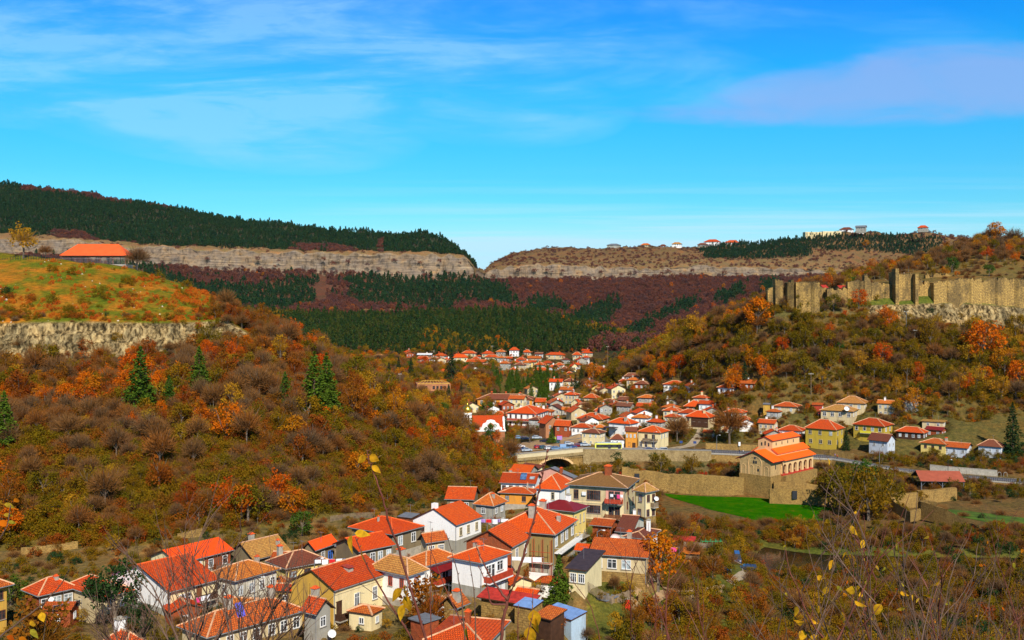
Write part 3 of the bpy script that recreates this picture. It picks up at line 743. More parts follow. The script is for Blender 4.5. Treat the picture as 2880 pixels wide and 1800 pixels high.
def door(root,face,W,D,u,zb,w=.95,h=2.05,mat='wood_brown'):
 m=MB();m.box(-w/2,w/2,-.05,.03,0,h);k=MB();m.box(-w/2-.08,w/2+.08,-.03,.02,h,h+.1);k.tube([(w*.36,-.08,1.0),(w*.36,-.05,1.0)],.03,5)
 if face=='f':loc,rz=(-W/2+u,-D/2,zb),0
 else:loc,rz=(W/2,-D/2+u,zb),R(90)
 d=m.build('door',mat,root,loc=loc,rz=rz);k.build('door_handle','metal_grey',d);return d
def laundry(label,x,y,z,ang,L,cloths,group='washing hung out by the houses'):
 t=thing('clothes_line',label,'laundry',(x,y,z),ang,group)
 k=MB();k.tube([(-L/2,0,0),(0,0,-.08),(L/2,0,0)],.012,4);k.build('line','cloth_white',t)
 for x in(-L/2,L/2):p=MB();p.tube([(x,0,-2.2),(x,0,.1)],.035,5);p.build('pole','metal_grey',t)
 x0=-L/2+.1;r=random.Random(label);n=len(cloths)
 for c in cloths:
  w=(L-.2)/n*.86;h=r.uniform(.55,.95);m=MB()
  for i in range(4):
   a,b=x0+w*i/4,x0+w*(i+1)/4;ya,yb=.05*math.sin(i*1.9+x0),.05*math.sin((i+1)*1.9+x0)
   m.quad([(a,ya*0,-.02),(a,ya,-h+r.uniform(0,.05)),(b,yb,-h),(b,0,-.02)])
   m.quad([(a,.025,-.02),(b,.025,-.02),(b,yb+.03,-h),(a,ya+.03,-h)])
  m.build('hung_cloth',c,t);x0+=(L-.2)/n
 return t
def near_village():
 NB={}
 def nh(key,lab,zn,F,L,Rr,Y,base,apex,kind,wall,roof,**kw):
  p=lay(zn,F,L,Rr,Y,base,apex,kind,rise=kw.pop('rise',None),minh=kw.pop('minh',2.2 if kind in('shed','flat')else 2.9));NB[key]=p
  r,rf=house(p,lab,wall,roof,**kw);p['root']=r;p['rf']=rf;p['ov']=kw.get('ov',.5)
  return r,rf,p
 r,rf,p=nh('n1','ochre plastered house cut off by the left edge, with orange shutters',1,(-190,735),(-330,690),(135,652),140,1300,590,'hip','wall_ochre','roof_old',wr=(2,2),fr='frame_brown',ov=.7)
 r,rf,p=nh('n2','grey-brown house with red hip roof and laundry balcony beside the left-edge house',1,(360,772),(200,742),(748,710),150,1085,575,'hip','wall_greybrown','roof_red',wf=(0,0),wr=(3,1),ww=(1.5,1.6,2),chim=[(.2,.2,.5)])
 W,D,H=p['W']-1,p['D']-1,p['H']
 brk=MB();brk.box(-W/2-.03,W/2+.03,-D/2-.04,-D/2+.1,-3,H);brk.build('brick_panel','wall_brick',r)
 balcony(r,'r',W,D,D*.42,D*.98,H-2.55,1.5,'metal_dark',planks=False,supp=True)
 door(r,'r',W,D,D*.33,.0,mat='wood_brown');dish(r,(W/2+.3,-D/2+D*.28,H-.9),R(70),.42)
 q=lay(1,(962,762),(600,690),(1285,700),149,1085,552,'hip');q['zb']=p['zb'];q['H']=H+.02
 r2,rf2=house(q,'lower grey-brown house with stairs, right of the laundry balcony house','wall_beige','roof_red',wf=(0,0),wr=(2,1),pad=True)
 door(r2,'f',q['W']-1,q['D']-1,.9,q['H']-2.7,h=2.0,mat='frame_cream')
 st=MB();sw=q['W']-1
 for i in range(12):st.box(.3+i*.3,.6+i*.3,-q['D']/2-.7,-q['D']/2+.45,-3,q['H']-2.8-i*.2)
 st.build('stairs','concrete',r2,loc=(-sw/2+.5,0,0))
 t=laundry('dark blue washing on the balcony rail of the grey-brown house',*(lambda v:(v[0],v[1],v[2]))(P(190,1450+822/3.361,145.5)),p['ang']+R(90),4.2,['cloth_black','cloth_blue','cloth_blue','cloth_black'])
 r,rf,p=nh('n3','white house with a tall blank gable and red tile roof at lower left',1,(1600,733),(1010,590),(2085,622),147,945,462,'gy','wall_white','roof_red',wf=(0,0),wr=(0,0),ridge='ridge_red')
 W,D,H=p['W']-1,p['D']-1,p['H']
 y1=MB();y1 .box(W/2-.2,W/2+.03,-D/2+.03,D/2,.3,H+.1);y1 .build('yellow_panel','wall_cream',r)
 put_win(r,'r',W+.06,D,D*.24,H-.8,1.0,1.8,2);put_win(r,'r',W+.06,D,D*.37,H-.75,1.1,1.75,2)
 put_win(r,'f',W,D,W*.52,H+1.2,1.1,.5,3,sill=False);put_win(r,'f',W,D,W*.22,H+1.0,.35,.8,1,'frame_brown',sill=False)
 balcony(r,'r',W+.06,D,D*.52,D*.95,H-2.35,1.1,'wood_dark',supp=True);door(r,'r',W+.06,D,D*.62,H-2.35)
 laundry('pink and white washing under the eave of the white gable house',*P(572,1450+760/3.361,147.5),p['ang']+R(90),2.6,['cloth_pink','cloth_white','cloth_white'])
 r,rf,p=nh('n4','half-finished yellow house with smooth bright red roof behind the white gable house',1,(1682,463),(1388,402),(2215,338),172,600,325,'gy','wall_cream','roof_smooth',wr=(4,1),ridge=None,ww=(1.1,1.5,1))
 W,D,H=p['W']-1,p['D']-1,p['H']
 b=MB();b.box(W/2-.2,W/2+.03,D*.0,D/2,-1,H+.1);b.build('brick_panel','wall_brick',r)
 r,rf,p=nh('n5','low old house with faded tan tile roof, between bright red and brown roofs',2,(425,672),(140,588),(830,560),180,740,480,'gy','wall_greybrown','roof_tan',wf=(1,1),chim=[(-.3,-.2,1.7,.8),(.55,.6,1.0)])
 dish(r,(-p['W']/4,-p['D']/2+.2,p['H']-1.2),R(-10),.5)
 r,rf,p=nh('n6','yellow house with brown hip roof and pale hip ridges',2,(768,765),(555,668),(1245,665),164,940,553,'hip','wall_yellow','roof_brown',wr=(3,1),fr='frame_brown',ww=(1.3,1.7,2),chim=[(-.7,-.5,1.9,.75)])
 r,rf,p=nh('n7','long white stained house with orange tile roof and four grey windows',2,(232,898),(-90,858),(720,803),153,1170,668,'hip','wall_whitestain','roof_orange',wf=(1,1),wr=(4,1),ww=(.95,1.5,2),top=.9,chim=[(0,.6,1.0)])
 r,rf,p=nh('n8','cream two-storey house with ochre blank gable and red roof with a small hatch',2,(1290,1000),(795,928),(1862,858),143,1440,765,'gy','wall_ochre','roof_red',ov=.35)
 W,D,H=p['W']-.7,p['D']-.7,p['H']
 b=MB();b.box(W/2-.2,W/2+.03,-D/2-.02,D/2,-3,H+.1);b.build('cream_panel','wall_cream',r)
 b=MB();b.box(W/2-.2,W/2+.12,-D/2-.02,D/2,H-.62,H-.45);b.build('cornice','wall_cream',r)
 put_win(r,'r',W+.06,D,D*.42,H-1.3,1.0,1.9,2);put_win(r,'r',W+.06,D,D*.78,H-1.2,1.0,1.9,2)
 door(r,'r',W+.06,D,D*.08,H-4.2,1.1,2.5,'wood_dark');balcony(r,'r',W+.06,D,0,D*.35,H-4.2,1.0,'wood_dark')
 door(r,'r',W+.06,D,D*.12,-.2+H-7.4,mat='wood_red');put_win(r,'r',W+.06,D,D*.42,H-5.0,1.0,1.3,2)
 x,y=W*.22,0
 h=MB();h.box(-.5,.5,-.5,.5,-.4,.45);hh=h.build('roof_hatch','concrete',rf,loc=(x,y,roof_z('gy',p['W'],p['D'],H,p['rise'],x,y)))
 h=MB();h.quad([(-1.0,-.65,.62),(.75,-.65,.47),(.75,.65,.47),(-1.0,.65,.62)]);h.quad([(-1.0,.65,.57),(.75,.65,.42),(.75,-.65,.42),(-1.0,-.65,.57)]);h.build('hatch_lid','wood_red',hh)
 r,rf,p=nh('n9','long low house with weathered orange roof running along the bottom left',2,(-70,1500),(-390,1400),(1002,1238),126,1700,1120,'hip','wall_beige','roof_old',wr=(7,1),ww=(1.1,1.5,2),chim=[(0,.55,1.4,.7),(0,-.3,1.4,.8)])
 pv=MB();pv.box(-.55,.55,-.06,.06,0,2.1);s=pv.build('solar_panel','blue_panel',rf,loc=(p['W']*.28,-p['D']*.10,roof_z('hip',p['W'],p['D'],p['H'],p['rise'],p['W']*.28,0)-.2));s.rotation_euler=(R(-25),0,R(90))
 r,rf,p=nh('n9b','small house with red tile roof at the right end of the long weathered roof',2,(1092,1256),(935,1225),(1302,1190),129,1500,1030,'gx','wall_grey','roof_red',wr=(1,1),wf=(0,0),chim=[(-.5,.2,1.4,.8)])
 dish(r,(p['W']/2+.2,p['D']*.2,p['H']-3.0),R(60),.55)
 r,rf,p=nh('n10','red tile roof corner with white chimney at the bottom edge, lower left',1,(1180,1290),(940,1210),(1420,1215),116,1700,1075,'hip','wall_beige','roof_red',chim=[(-.5,.1,1.5,.9)],cm='wall_white')
 r,rf,p=nh('n11a','white old house with tan tile roof and red-framed windows, centre front',3,(178,845),(-252,758),(408,775),148,1160,612,'hip','wall_white','roof_tan',wf=(3,1),wr=(1,1),fr='wood_red',ww=(.8,1.4,2),chim=[(-.15,.5,1.7,.9)],cm='concrete')
 r,rf,p=nh('n11b','white house with orange tile roof, maroon awning and flower balcony',3,(372,737),(120,690),(742,655),157,1010,548,'hip','wall_white','roof_orange',wr=(0,0))
 W,D,H=p['W']-1,p['D']-1,p['H']
 balcony(r,'r',W,D,D*.15,D*.85,H-3.0,1.6,'wood_red','frame_white');door(r,'r',W,D,D*.35,H-3.0,1.5,2.1,'cloth_green');put_win(r,'r',W,D,D*.62,H-1.1,1.4,1.6,2)
 put_win(r,'r',W,D,D*.35,H-4.8,1.0,1.6,2,'frame_brown')
 aw=MB();aw.quad([(0,-1.9,-.55),(D*.8,-1.9,-.55),(D*.8,0,0),(0,0,0)]);aw.quad([(0,0,-.05),(D*.8,0,-.05),(D*.8,-1.9,-.6),(0,-1.9,-.6)]);aw.build('awning','roof_maroon',r,loc=(W/2,-D/2+D*.1,H-.45),rz=R(90))
 r,rf,p=nh('n11c','large white house with red hip roof and red balcony rail, centre front',3,(965,706),(600,668),(1285,630),150,1010,508,'hip','wall_white','roof_bright',wr=(0,0),chim=[(-.45,.3,.9,.9),(-.05,.1,.3,.7)])
 W,D,H=p['W']-1,p['D']-1,p['H']
 balcony(r,'r',W,D,D*.10,D*1.0,H-3.1,1.1,'wood_red','frame_white')
 put_win(r,'r',W,D,D*.27,H-.7,1.3,1.4,2);put_win(r,'r',W,D,D*.44,H-.7,.9,2.3,1);put_win(r,'r',W,D,D*.70,H-.6,1.6,1.5,2)
 b=MB();b.box(W/2-.2,W/2+.04,-D/2,D/2,-3,H-3.35);b.build('stone_panel','wall_rubble',r)
 put_win(r,'r',W+.08,D,D*.28,H-4.1,1.5,1.6,2);put_win(r,'r',W+.08,D,D*.62,H-3.9,1.1,1.5,2,light=True);door(r,'r',W+.08,D,D*.82,H-6.2,mat='frame_white')
 r,rf,p=nh('n12','house with bare red brick gable and bright red roof, behind the white balcony house',3,(1292,534),(770,498),(1492,456),160,830,345,'gy','wall_brick','roof_bright',wr=(2,1),ov=.35,ww=(1.0,1.6,2),ridge=None)
 W,D,H=p['W']-.7,p['D']-.7,p['H']
 b=MB();b.box(W/2-.2,W/2+.02,-D/2+.03,D/2,-3,H+.05);b.build('plaster_panel','wall_beige',r)
 put_win(r,'f',W,D,W*.53,H+1.9,.5,.5,1,'wood_dark',sill=False)
 r,rf,p=nh('n13','big house with wide bright red hip roof, two chimneys and red scaffolding',3,(1745,402),(1062,366),(1988,292),169,760,100,'hip','wall_scaffold','roof_bright',wr=(4,1),ww=(1.3,1.7,2),ridge='ridge_tile',chim=[(.05,-.42,2.0,.9),(.72,.05,1.1,.6),(.12,.3,1.6,1.0)])
 W,D,H=p['W']-1,p['D']-1,p['H']
 balcony(r,'r',W,D,D*.05,D*1.05,H-3.1,1.3,'frame_white','frame_white',h=.7,planks=False)
 s=MB()
 for i in range(5):
  x=W/2-6.4+i*1.55
  s.tube([(x,-D/2-1.1,-2),(x,-D/2-1.1,H-.8)],.045,5);s.tube([(x,-D/2-.2,-2),(x,-D/2-.2,H-.8)],.045,5)
 for z in(H-4.6,H-2.8):s.tube([(W/2-6.4,-D/2-1.1,z),(W/2-.2,-D/2-1.1,z)],.045,5)
 s.build('scaffolding','wood_red',r)
 s=MB();s.box(W/2-6.6,W/2,-D/2-1.15,-D/2-.1,H-4.75,H-4.65);s.build('scaffold_boards','concrete',r)
 wl=MB();wl.box(W/2-7.8,W/2-.4,-D/2-3.6,-D/2-1.5,-3,H-6.1);wl.build('lower_wall','wall_white',r)
 put_win(r,'f',W,D+7.2,W-5.2,H-7.0,.5,1.3,1);put_win(r,'f',W,D+7.2,W-2.4,H-7.2,1.4,1.7,3)
 r,rf,p=nh('n14','tall yellow house with dark maroon metal hip roof',3,(1952,158),(1540,120),(2108,104),193,470,18,'hip','wall_yellow','roof_maroon',wr=(3,2),ww=(.7,1.7,2),fr='frame_cream',ridge=None,storey=3.4,top=.9,chim=[(.25,.1,1.2,.8)],cm='wall_white')
 balcony(r,'r',p['W']-1,p['D']-1,2.2,5,p['H']-5.2,1.1,'metal_dark',planks=False)
 r,rf,p=nh('n15','large four-storey beige house with olive-brown tile roof and wooden balconies',4,(1955,466),(1345,452),(2070,422),212,812,303,'hip','wall_beige','roof_olive',wf=(0,0),wr=(2,3),fr='frame_brown',ov=.8,ww=(1.0,1.7,2),storey=2.9,top=.4,chim=[(.2,-.1,1.8,1.3)],cm='wall_brick')
 W,D,H=p['W']-1.6,p['D']-1.6,p['H']
 for k,(u,n_)in enumerate([(.12,1),(.36,1),(.44,1),(.52,1)]):
  put_win(r,'f',W,D,W*u,H-.9,1.05,2.0,2,'frame_brown')
 for z in(H-4.0,H-7.4):
  for u in(.36,.44,.52):put_win(r,'f',W,D,W*u,z,1.05,1.7,2,'frame_brown')
 bb=MB();bb.box(-W/2-.01,W/2-W*.4,-D/2-.12,-D/2+.1,H-3.6,H-3.45);bb.box(-W/2-.01,W/2-W*.4,-D/2-.12,-D/2+.1,H-6.9,H-6.75);bb.build('cornice','wall_cream',r)
 for z in(H-3.3,H-6.5):
  balcony(r,'f',W,D,W*.66,W*.97,z,1.3,'wood_red' if z>H-4 else 'wood_brown');
  b=MB();b.box(W*.66,W*.97,-.05,.1,z,z+2.7);b.build('recess_panel','wall_pink' if z>H-4 else 'wall_cream',r,loc=(-W/2,-D/2,0))
  put_win(r,'f',W,D+.1,W*.76,z+2.45,1.1,2.2,2,'frame_brown');put_win(r,'f',W,D+.1,W*.87,z+2.45,1.1,2.2,2,'frame_brown')
 for u in(.76,.87):put_win(r,'f',W,D,W*u,H-7.4,1.1,1.5,2,'frame_brown')
 b=MB();b.box(-.45,.45,-.45,-.05,-.7,0);b.build('air_conditioner','frame_white',r,loc=(-W/2+W*.27,-D/2,H-1.3))
 laundry('bright pink and white washing on the top balcony of the four-storey house',*P(1735,1240+520/3.457,209.5),p['ang'],2.9,['cloth_white','cloth_black','cloth_pink','cloth_white'])
 r,rf,p=nh('n15b','white annex house with tan roof joined to the right of the four-storey house',4,(2128,510),(2000,462),(2258,448),211,770,395,'hip','wall_cream','roof_tan',wf=(1,3),wr=(2,3),fr='frame_brown',ww=(.9,1.5,2),storey=3.0)
 balcony(r,'r',p['W']-1,p['D']-1,(p['D']-1)*.5,p['D']-1,p['H']-3.2,.9,'wood_weathered');dish(r,(p['W']/2-.1,p['D']/2-.8,p['H']-1.7),R(60),.5)
 r,rf,p=nh('n16','white two-storey house with blank gable topped by a white chimney',3,(692,302),(213,243),(976,214),183,500,112,'gy','wall_white','roof_bright',wr=(3,1),fr='frame_cream',ov=.25,ww=(.9,1.5,2),ridge=None)
 W,D,H=p['W']-.5,p['D']-.5,p['H'];chimney(r,-.2,-D/2+.5,H+p['rise']-.2,1.2,.9,'wall_white',False);put_win(r,'f',W,D,W*.22,H-.6,1.0,1.2,2,'frame_brown')
 r,rf,p=nh('n17','grey-brown two-storey house with wide bright red hip roof, left of the white chimney house',2,(1908,402),(1430,350),(2245,335),178,640,198,'hip','wall_greybrown','roof_bright',wf=(2,1),wr=(2,1),ww=(1.2,1.7,2),ridge='ridge_red',chim=[(-.1,-.35,.9,.3)])
 r,rf,p=nh('n18','low grey-brown house with bright red gable roof below the wide bright hip roof',2,(1548,585),(1262,512),(1942,515),168,745,428,'gy','wall_greybrown','roof_bright',wr=(4,1),ww=(1.0,1.6,2),ridge='ridge_red')
 r,rf,p=nh('n18b','low house with small bright red gable roof and white eave boards',2,(1085,572),(945,556),(1330,495),171,700,447,'gy','wall_greybrown','roof_smooth',wf=(0,0),wr=(1,1),ridge='ridge_red')
 put_win(r,'r',p['W']-1,p['D']-1,p['D']*.66,p['H']-.9,1.1,1.5,2,'frame_blue')
 laundry('white and dark blue washing strung before the small red-roofed house',*P(600+1380/3.78,1400+645/3.78,162),R(12),9.0,['cloth_white','cloth_white','cloth_red','cloth_white','cloth_blue','cloth_blue','cloth_white','cloth_white'])
 nh('n19','low house with straight red gable roof at the foot of the wooded slope',4,(462,580),(172,568),(522,470),232,640,448,'gx','wall_greybrown','roof_red',wf=(2,1))
 nh('n20','grey house with orange hip roof beside a vine pergola',4,(652,641),(448,626),(792,604),222,790,500,'hip','wall_grey','roof_orange',wf=(1,1),wr=(2,2),chim=[(.4,-.2,.9)])
 r,rf,p=nh('n21','long low white house with red roof, solar panel and skylight',4,(1062,424),(702,412),(1122,365),262,470,316,'gx','wall_white','roof_red',wf=(5,1),fr='frame_brown',chim=[(-.6,.2,1.0,.7)])
 for nm,fx,w,mt in(('solar_panel',.25,1.6,'solar_glass'),('skylight',.72,1.3,'pane_light')):
  s=MB();s.box(-w/2,w/2,-1.2 if nm[1]=='o' else-.6,1.2 if nm[1]=='o' else.6,-.06,.06);x,y=p['W']/2*fx,-p['D']*.25
  o=s.build(nm,mt,rf,loc=(x,y,roof_z('gx',p['W'],p['D'],p['H'],p['rise'],x,y)+(.5 if nm[1]=='o' else.15)));o.rotation_euler=(math.atan2(p['rise'],p['D']/2)+(.25 if nm[1]=='o' else 0),0,0)
 nh('n22','orange-walled low house with red tile roof in front of the solar panel house',4,(1042,524),(690,512),(1096,488),244,640,446,'hip','wall_orange','roof_red',wf=(2,1),wr=(1,1),fr='frame_brown',chim=[(.5,0,1.5,.3)])
 nh('n23','white house with peaked red hip roof left of the four-storey house',4,(1306,485),(1043,466),(1432,405),236,660,312,'hip','wall_white','roof_bright',wf=(2,1),ww=(.8,1.7,1),fr='frame_cream',ridge='ridge_tile',skipf=((0,0),),wr=(1,2))
 nh('n24','pale pink house with a long low gable, under the bridge',4,(1428,365),(985,318),(1450,352),276,470,262,'gy','wall_pink','roof_grey',ridge=None,ov=.25,chim=[(.45,-.8,1.2,.7)],cm='wall_brick')
 nh('n25','red-roofed shed tucked beside the bridge foot',4,(1005,318),(800,300),(1098,278),300,400,236,'gx','wall_grey','roof_bright',ridge=None)
 nh('n25b','tiny cream lean-to right against the bridge foot',4,(1085,280),(900,232),(1140,262),330,330,205,'shed','wall_cream','roof_brown',ridge=None,rise=1.0)
 nh('n26','low red tile shed at the foot of the four-storey house',4,(1800,842),(1580,832),(1885,812),196,900,768,'gx','wall_brick','roof_old',wf=(1,1),fr='frame_brown')
 nh('n27','small white cottage with brown tile roofs and two white chimneys',4,(2132,962),(1898,942),(2278,898),181,1055,862,'hip','wall_white','roof_brown',wf=(1,1),wr=(1,1),fr='frame_brown',chim=[(.45,.2,2.0,.6)],cm='wall_white')
 nh('n27b','brown-roofed cottage half hidden behind the small white cottage',4,(2005,900),(1828,892),(2140,822),187,1000,800,'gx','wall_whitestain','roof_brown',chim=[(.3,.1,1.2,.5)],cm='wall_white')
 r,rf,p=nh('n28','long beige house with old red tile roof behind the big satellite dish',4,(2152,1146),(1566,1132),(2240,1085),162,1335,1030,'gx','wall_beige','roof_old',wf=(4,1),ww=(1.5,1.5,2),skipf=((3,0),),chim=[(.2,.1,1.4,.7)],ridge=None)
 t=thing('satellite_dish','large white satellite dish on a pole above the long beige house','satellite dish',P(1200+1822/3.457,1240+1030/3.457,172))
 m=MB();m.tube([(0,0,-1.5),(0,0,.6)],.07,8);m.build('pole','metal_grey',t);d=dish(t,(0,-.1,.95),R(18),1.0,name='dish');
 nh('n29','low bright red roof between the scaffold house and the long beige house',4,(1600,1085),(1438,1072),(1655,1040),168,1150,1005,'gx','wall_stone','roof_bright',ridge=None)
 r,rf,p=nh('n30','cream outbuilding with dark corrugated lean-to roof under the fir',4,(1560,1272),(1340,1262),(1742,1210),149,1385,1186,'shed','wall_cream','roof_darkmetal',wf=(2,1),ww=(1.3,1.6,3),ridge=None,rise=1.2)
 nh('n32','red tile roof with white mortared ridges cut by the bottom edge, centre',3,(1010,1590),(330,1570),(1268,1432),117,1750,1290,'hip','wall_beige','roof_red',ridge='ridge_tile',chim=[(.1,-.2,1.5,.6)],cm='wall_brick')
 nh('n33','long low garage row with red sheet roof below the white balcony house',3,(1480,1160),(905,1062),(1530,1132),138,1290,1015,'shed','wall_rubble','roof_redsheet',ridge=None,rise=.7,wf=(0,0))
 nh('n34','small shed with old orange tiles and a grey chimney by the rust-leaved tree',3,(702,1185),(540,1120),(832,1060),134,1290,1002,'gy','wall_rubble','roof_orange',chim=[(.45,-.3,1.3,.8)])
 nh('n35','tiny brick hut with grey felt roof, bottom centre',3,(350,1342),(262,1320),(498,1303),128,1440,1285,'flat','wall_brick','roof_grey',ridge=None,ov=.25,rise=.2)
 nh('n36','dark wooden shed with a strip of orange tiles, right of the blue car',3,(1700,1312),(1640,1300),(1875,1262),128,1490,1240,'shed','wood_dark','roof_orange',ridge=None,ov=.3,rise=.6)
 nh('n37','pale blue shed with a flat blue metal roof, bottom centre right',3,(1915,1312),(1600,1215),(2055,1272),131,1465,1180,'shed','wall_lightblue','roof_bluemetal',ridge=None,ov=.15,rise=.5)
 nh('n37b','small curved blue metal roof behind the flat blue one',3,(1500,1192),(1355,1172),(1575,1165),136,1260,1145,'shed','wall_rubble','roof_bluemetal',ridge=None,ov=.15,rise=.4)
 nh('n38','small beige house with weathered red tiles between grey-brown and white houses',3,(368,492),(283,432),(612,436),171,580,375,'gy','wall_beige','roof_old',wr=(2,1),ww=(1.2,1.3,3))
 nh('n39','plain hut with flat tin roof in the garden below the beige house',3,(2290,1105),(2110,1085),(2420,1080),150,1290,1070,'flat','wall_rubble','roof_grey',ridge=None,ov=.15,rise=.2)
 nh('n40','low brick store with tin roof left of the white chimney house',3,(215,225),(60,200),(260,205),192,300,180,'shed','wall_brick','roof_grey',ridge=None,ov=.2,rise=.3)
 return NB
def mh(zn,x0,x1,yap,yev,yb,Y,ang,kind,wall,roof,label,wf=(3,1),wr=(2,1),ratio=.8,level=1,ymin=408,**kw):
 """house seen mostly from the front: eave extent, apex, eave and foot lines in picture units; Y None = where the foot meets the terrain"""
 a0,e=zc(zn,x0,yev);a1,_=zc(zn,x1,yev);ap=zc(zn,0,yap)[1];ba=zc(zn,0,yb)[1]
 if Y is None:
  Y=hit((a0+a1)/2,ba,ymin,1100)or 500
 E=(a1-a0)*Y/FOC;t=abs(R(ang))
 w=E/(math.cos(t)+ratio*math.sin(t));d=w*ratio
 zE=(HZ-e)/FOC*Y;zb=(HZ-ba)/FOC*Y;H=max(zE-zb,2.4);zb=zE-H
 cy=Y+(w*math.sin(t)+d*math.cos(t))/2
 dep=(ba-HZ)/FOC
 s=min(w,d)/2 if kind=='hip' else(w/2 if kind=='gy' else d/2)
 yc=Y if kind=='gy' else cy
 rise=(HZ-ap)/FOC*yc-zE-.2
 rise=min(max(rise,s*.38),s*.8)
 p=dict(x=((a0+a1)/2-CX)/FOC*cy,y=cy,zb=zb,W=w,D=d,H=H,ang=0,rise=rise,kind=kind)
 va=math.atan(((a0+a1)/2-CX)/FOC)
 p['ang']=(R(ang)if kind=='gy' else-abs(R(ang)))-va
 kw.setdefault('ov',min(.6,w*.07))
 r,rf=house(p,label,wall,roof,wf=wf,wr=wr,level=level,**kw)
 p['root']=r;p['rf']=rf;p['Y']=Y
 return p
def mid_village():
 G=dict(group=None)
 L=[]
 def m(*a,**k):L.append(mh(*a,**k));return L[-1]
 p=m(5,158,832,195,262,400,560,6,'hip','wall_orange','roof_brown','long orange two-storey school building with brown-red roof and white windows',wf=(8,2),wr=(2,2),ratio=.42,ww=(1.5,2.1,3),storey=4.0,chim=[(-.5,0,1.2,1.0),(0,.1,1.2,1.0),(.5,.2,1.2,1.0)],cm='wall_brick')
 p=m(5,492,1002,342,425,620,478,20,'hip','wall_white','roof_bright','large white inn with bright red roof, red balconies and a row of white chimneys',wf=(5,2),wr=(5,2),ratio=1.2,fr='frame_brown',ww=(.9,1.7,2),storey=3.4,chim=[(x,.75,1.5,.9)for x in(-.8,-.4,0,.35,.7)],cm='wall_white')
 W,D,H=p['W']-1.2,p['D']-1.2,p['H']
 for z in(H-3.3,H-6.6):balcony(p['root'],'f',W,D,0,W*.95,z,1.5,'wood_red',h=1.0,supp=False)
 m(5,328,525,385,450,492,None,8,'hip','wall_white','roof_red','small white house with red roof left of the large white inn')
 m(5,120,300,458,505,540,None,-15,'gx','wall_brick','roof_red','low brick house with a sloping red roof left of the dark green tree')
 p=m(5,738,940,455,495,660,455,28,'hip','wall_grey','roof_brown','narrow grey three-storey house with many windows right of the white inn',wf=(5,2),wr=(3,2),ww=(.8,1.6,2),storey=3.2)
 m(5,850,1140,452,540,705,440,30,'gy','wall_peachbrick','roof_red','peach-walled gabled house with red roof above the parked cars',wf=(2,2),wr=(2,1))
 m(5,1035,1262,490,565,690,436,18,'gx','wall_brick','roof_red','brick house with brown-red roofs beside the small pine',wf=(2,1))
 m(5,1160,1425,345,408,495,None,25,'gy','wall_beige','roof_red','beige house with a plain gable and two windows above the brick house',wf=(2,1),wr=(2,1))
 m(5,1280,1692,403,488,535,470,22,'hip','wall_beige','roof_red','beige house with wide peaked red roof and pale ridge lines',wf=(3,1),chim=[(.3,-.3,1.6,.8)])
 m(5,1222,1510,530,582,650,436,12,'hip','wall_white','roof_red','white house with low red roof behind the cream brown-roofed house',wf=(4,1))
 m(5,1490,1645,538,582,620,430,8,'hip','wall_grey','roof_orange','small orange roof squeezed between the white and cream houses',wf=(1,1))
 p=m(5,1335,1642,585,645,770,413,24,'hip','wall_cream','roof_brown','cream two-storey house with brown roof beside the bus stop',wf=(3,2),wr=(3,2),ww=(.8,1.1,2),chim=[(.1,0,1.2,.7)])
 p=m(5,1640,2015,460,540,690,425,30,'hip','wall_white','roof_bright','white house with big bright red roof and dark carport',wf=(2,2),wr=(2,2),chim=[(.4,-.5,1.8,1.0)],ratio=.7)
 c=MB();c.box(-1,4.5,-3.2,0,-.1,.12);c.build('carport_roof','roof_darkmetal',p['root'],loc=(-p['W']/2+1,-p['D']/2,p['H']-1.6))
 m(5,1672,1850,640,715,818,412,5,'hip','wall_white','roof_brown','single-storey white house with brown roof next to the orange shopfront',wf=(3,1),ww=(.7,1.3,1))
 p=m(5,1842,2000,560,625,816,412,8,'gx','wall_orange','roof_brown','narrow orange house with a brick-red ground floor',wf=(3,1),wr=(0,0),ww=(.7,1.4,1),top=.9)
 b=MB();b.box(-p['W']/2+.5,p['W']/2-.5,-.12,.1,-2,p['H']*.50);b.build('brick_panel','wall_brick',p['root'],loc=(0,-p['D']/2+.5,0));door(p['root'],'f',p['W']-1,p['D']-.8,3.2,0,1.4,2.4,'wood_dark');put_win(p['root'],'f',p['W']-1,p['D']-.8,1.3,2.6,.9,1.8,1,'frame_brown')
 p=m(5,1975,2362,550,640,820,412,24,'hip','wall_cream','roof_bright','cream two-storey house with bright red hip roof on the roadside',wf=(0,0),wr=(3,1),ratio=.9,ww=(1.1,1.8,2))
 W,D,H=p['W']-1.2,p['D']-1.2,p['H'];balcony(p['root'],'f',W,D,W*.25,W*.9,H-3.3,1.2,'wood_weathered',h=.9)
 for u in(.36,.7):put_win(p['root'],'f',W,D,W*u,H-.8,1.3,2.2,2,'frame_brown')
 for u in(.12,.36,.7):put_win(p['root'],'f',W,D,W*u,H-3.9,1.4,2.2,2,'frame_white')
 m(5,1488,1642,325,390,440,None,22,'hip','wall_beige','roof_red','small beige house with pyramid roof right of the narrow green trees')
 m(5,1368,1572,188,245,305,None,22,'hip','wall_beige','roof_red','grey-beige house with red pyramid roof and a white shutter',wf=(2,1))
 m(5,1262,1400,180,235,262,None,20,'gx','wall_beige','roof_brown','low house with long brown-red roof behind the street lamp')
 m(5,1450,1672,82,140,175,None,-20,'gy','wall_yellow','roof_red','upper yellow gabled house on the hillside edge',wf=(1,1))
 m(5,1435,1660,128,182,222,None,-18,'gy','wall_cream','roof_orange','lower cream gabled house in front of the yellow gabled one',wf=(1,1))
 m(5,1768,1888,18,55,115,None,15,'hip','wall_peachbrick','roof_red','small brick house with red roof above the round water tank',wf=(2,2))
 m(5,1978,2222,203,245,312,None,14,'hip','wall_grey','roof_orange','grey house with orange hip roof and three dark windows',wf=(3,1))
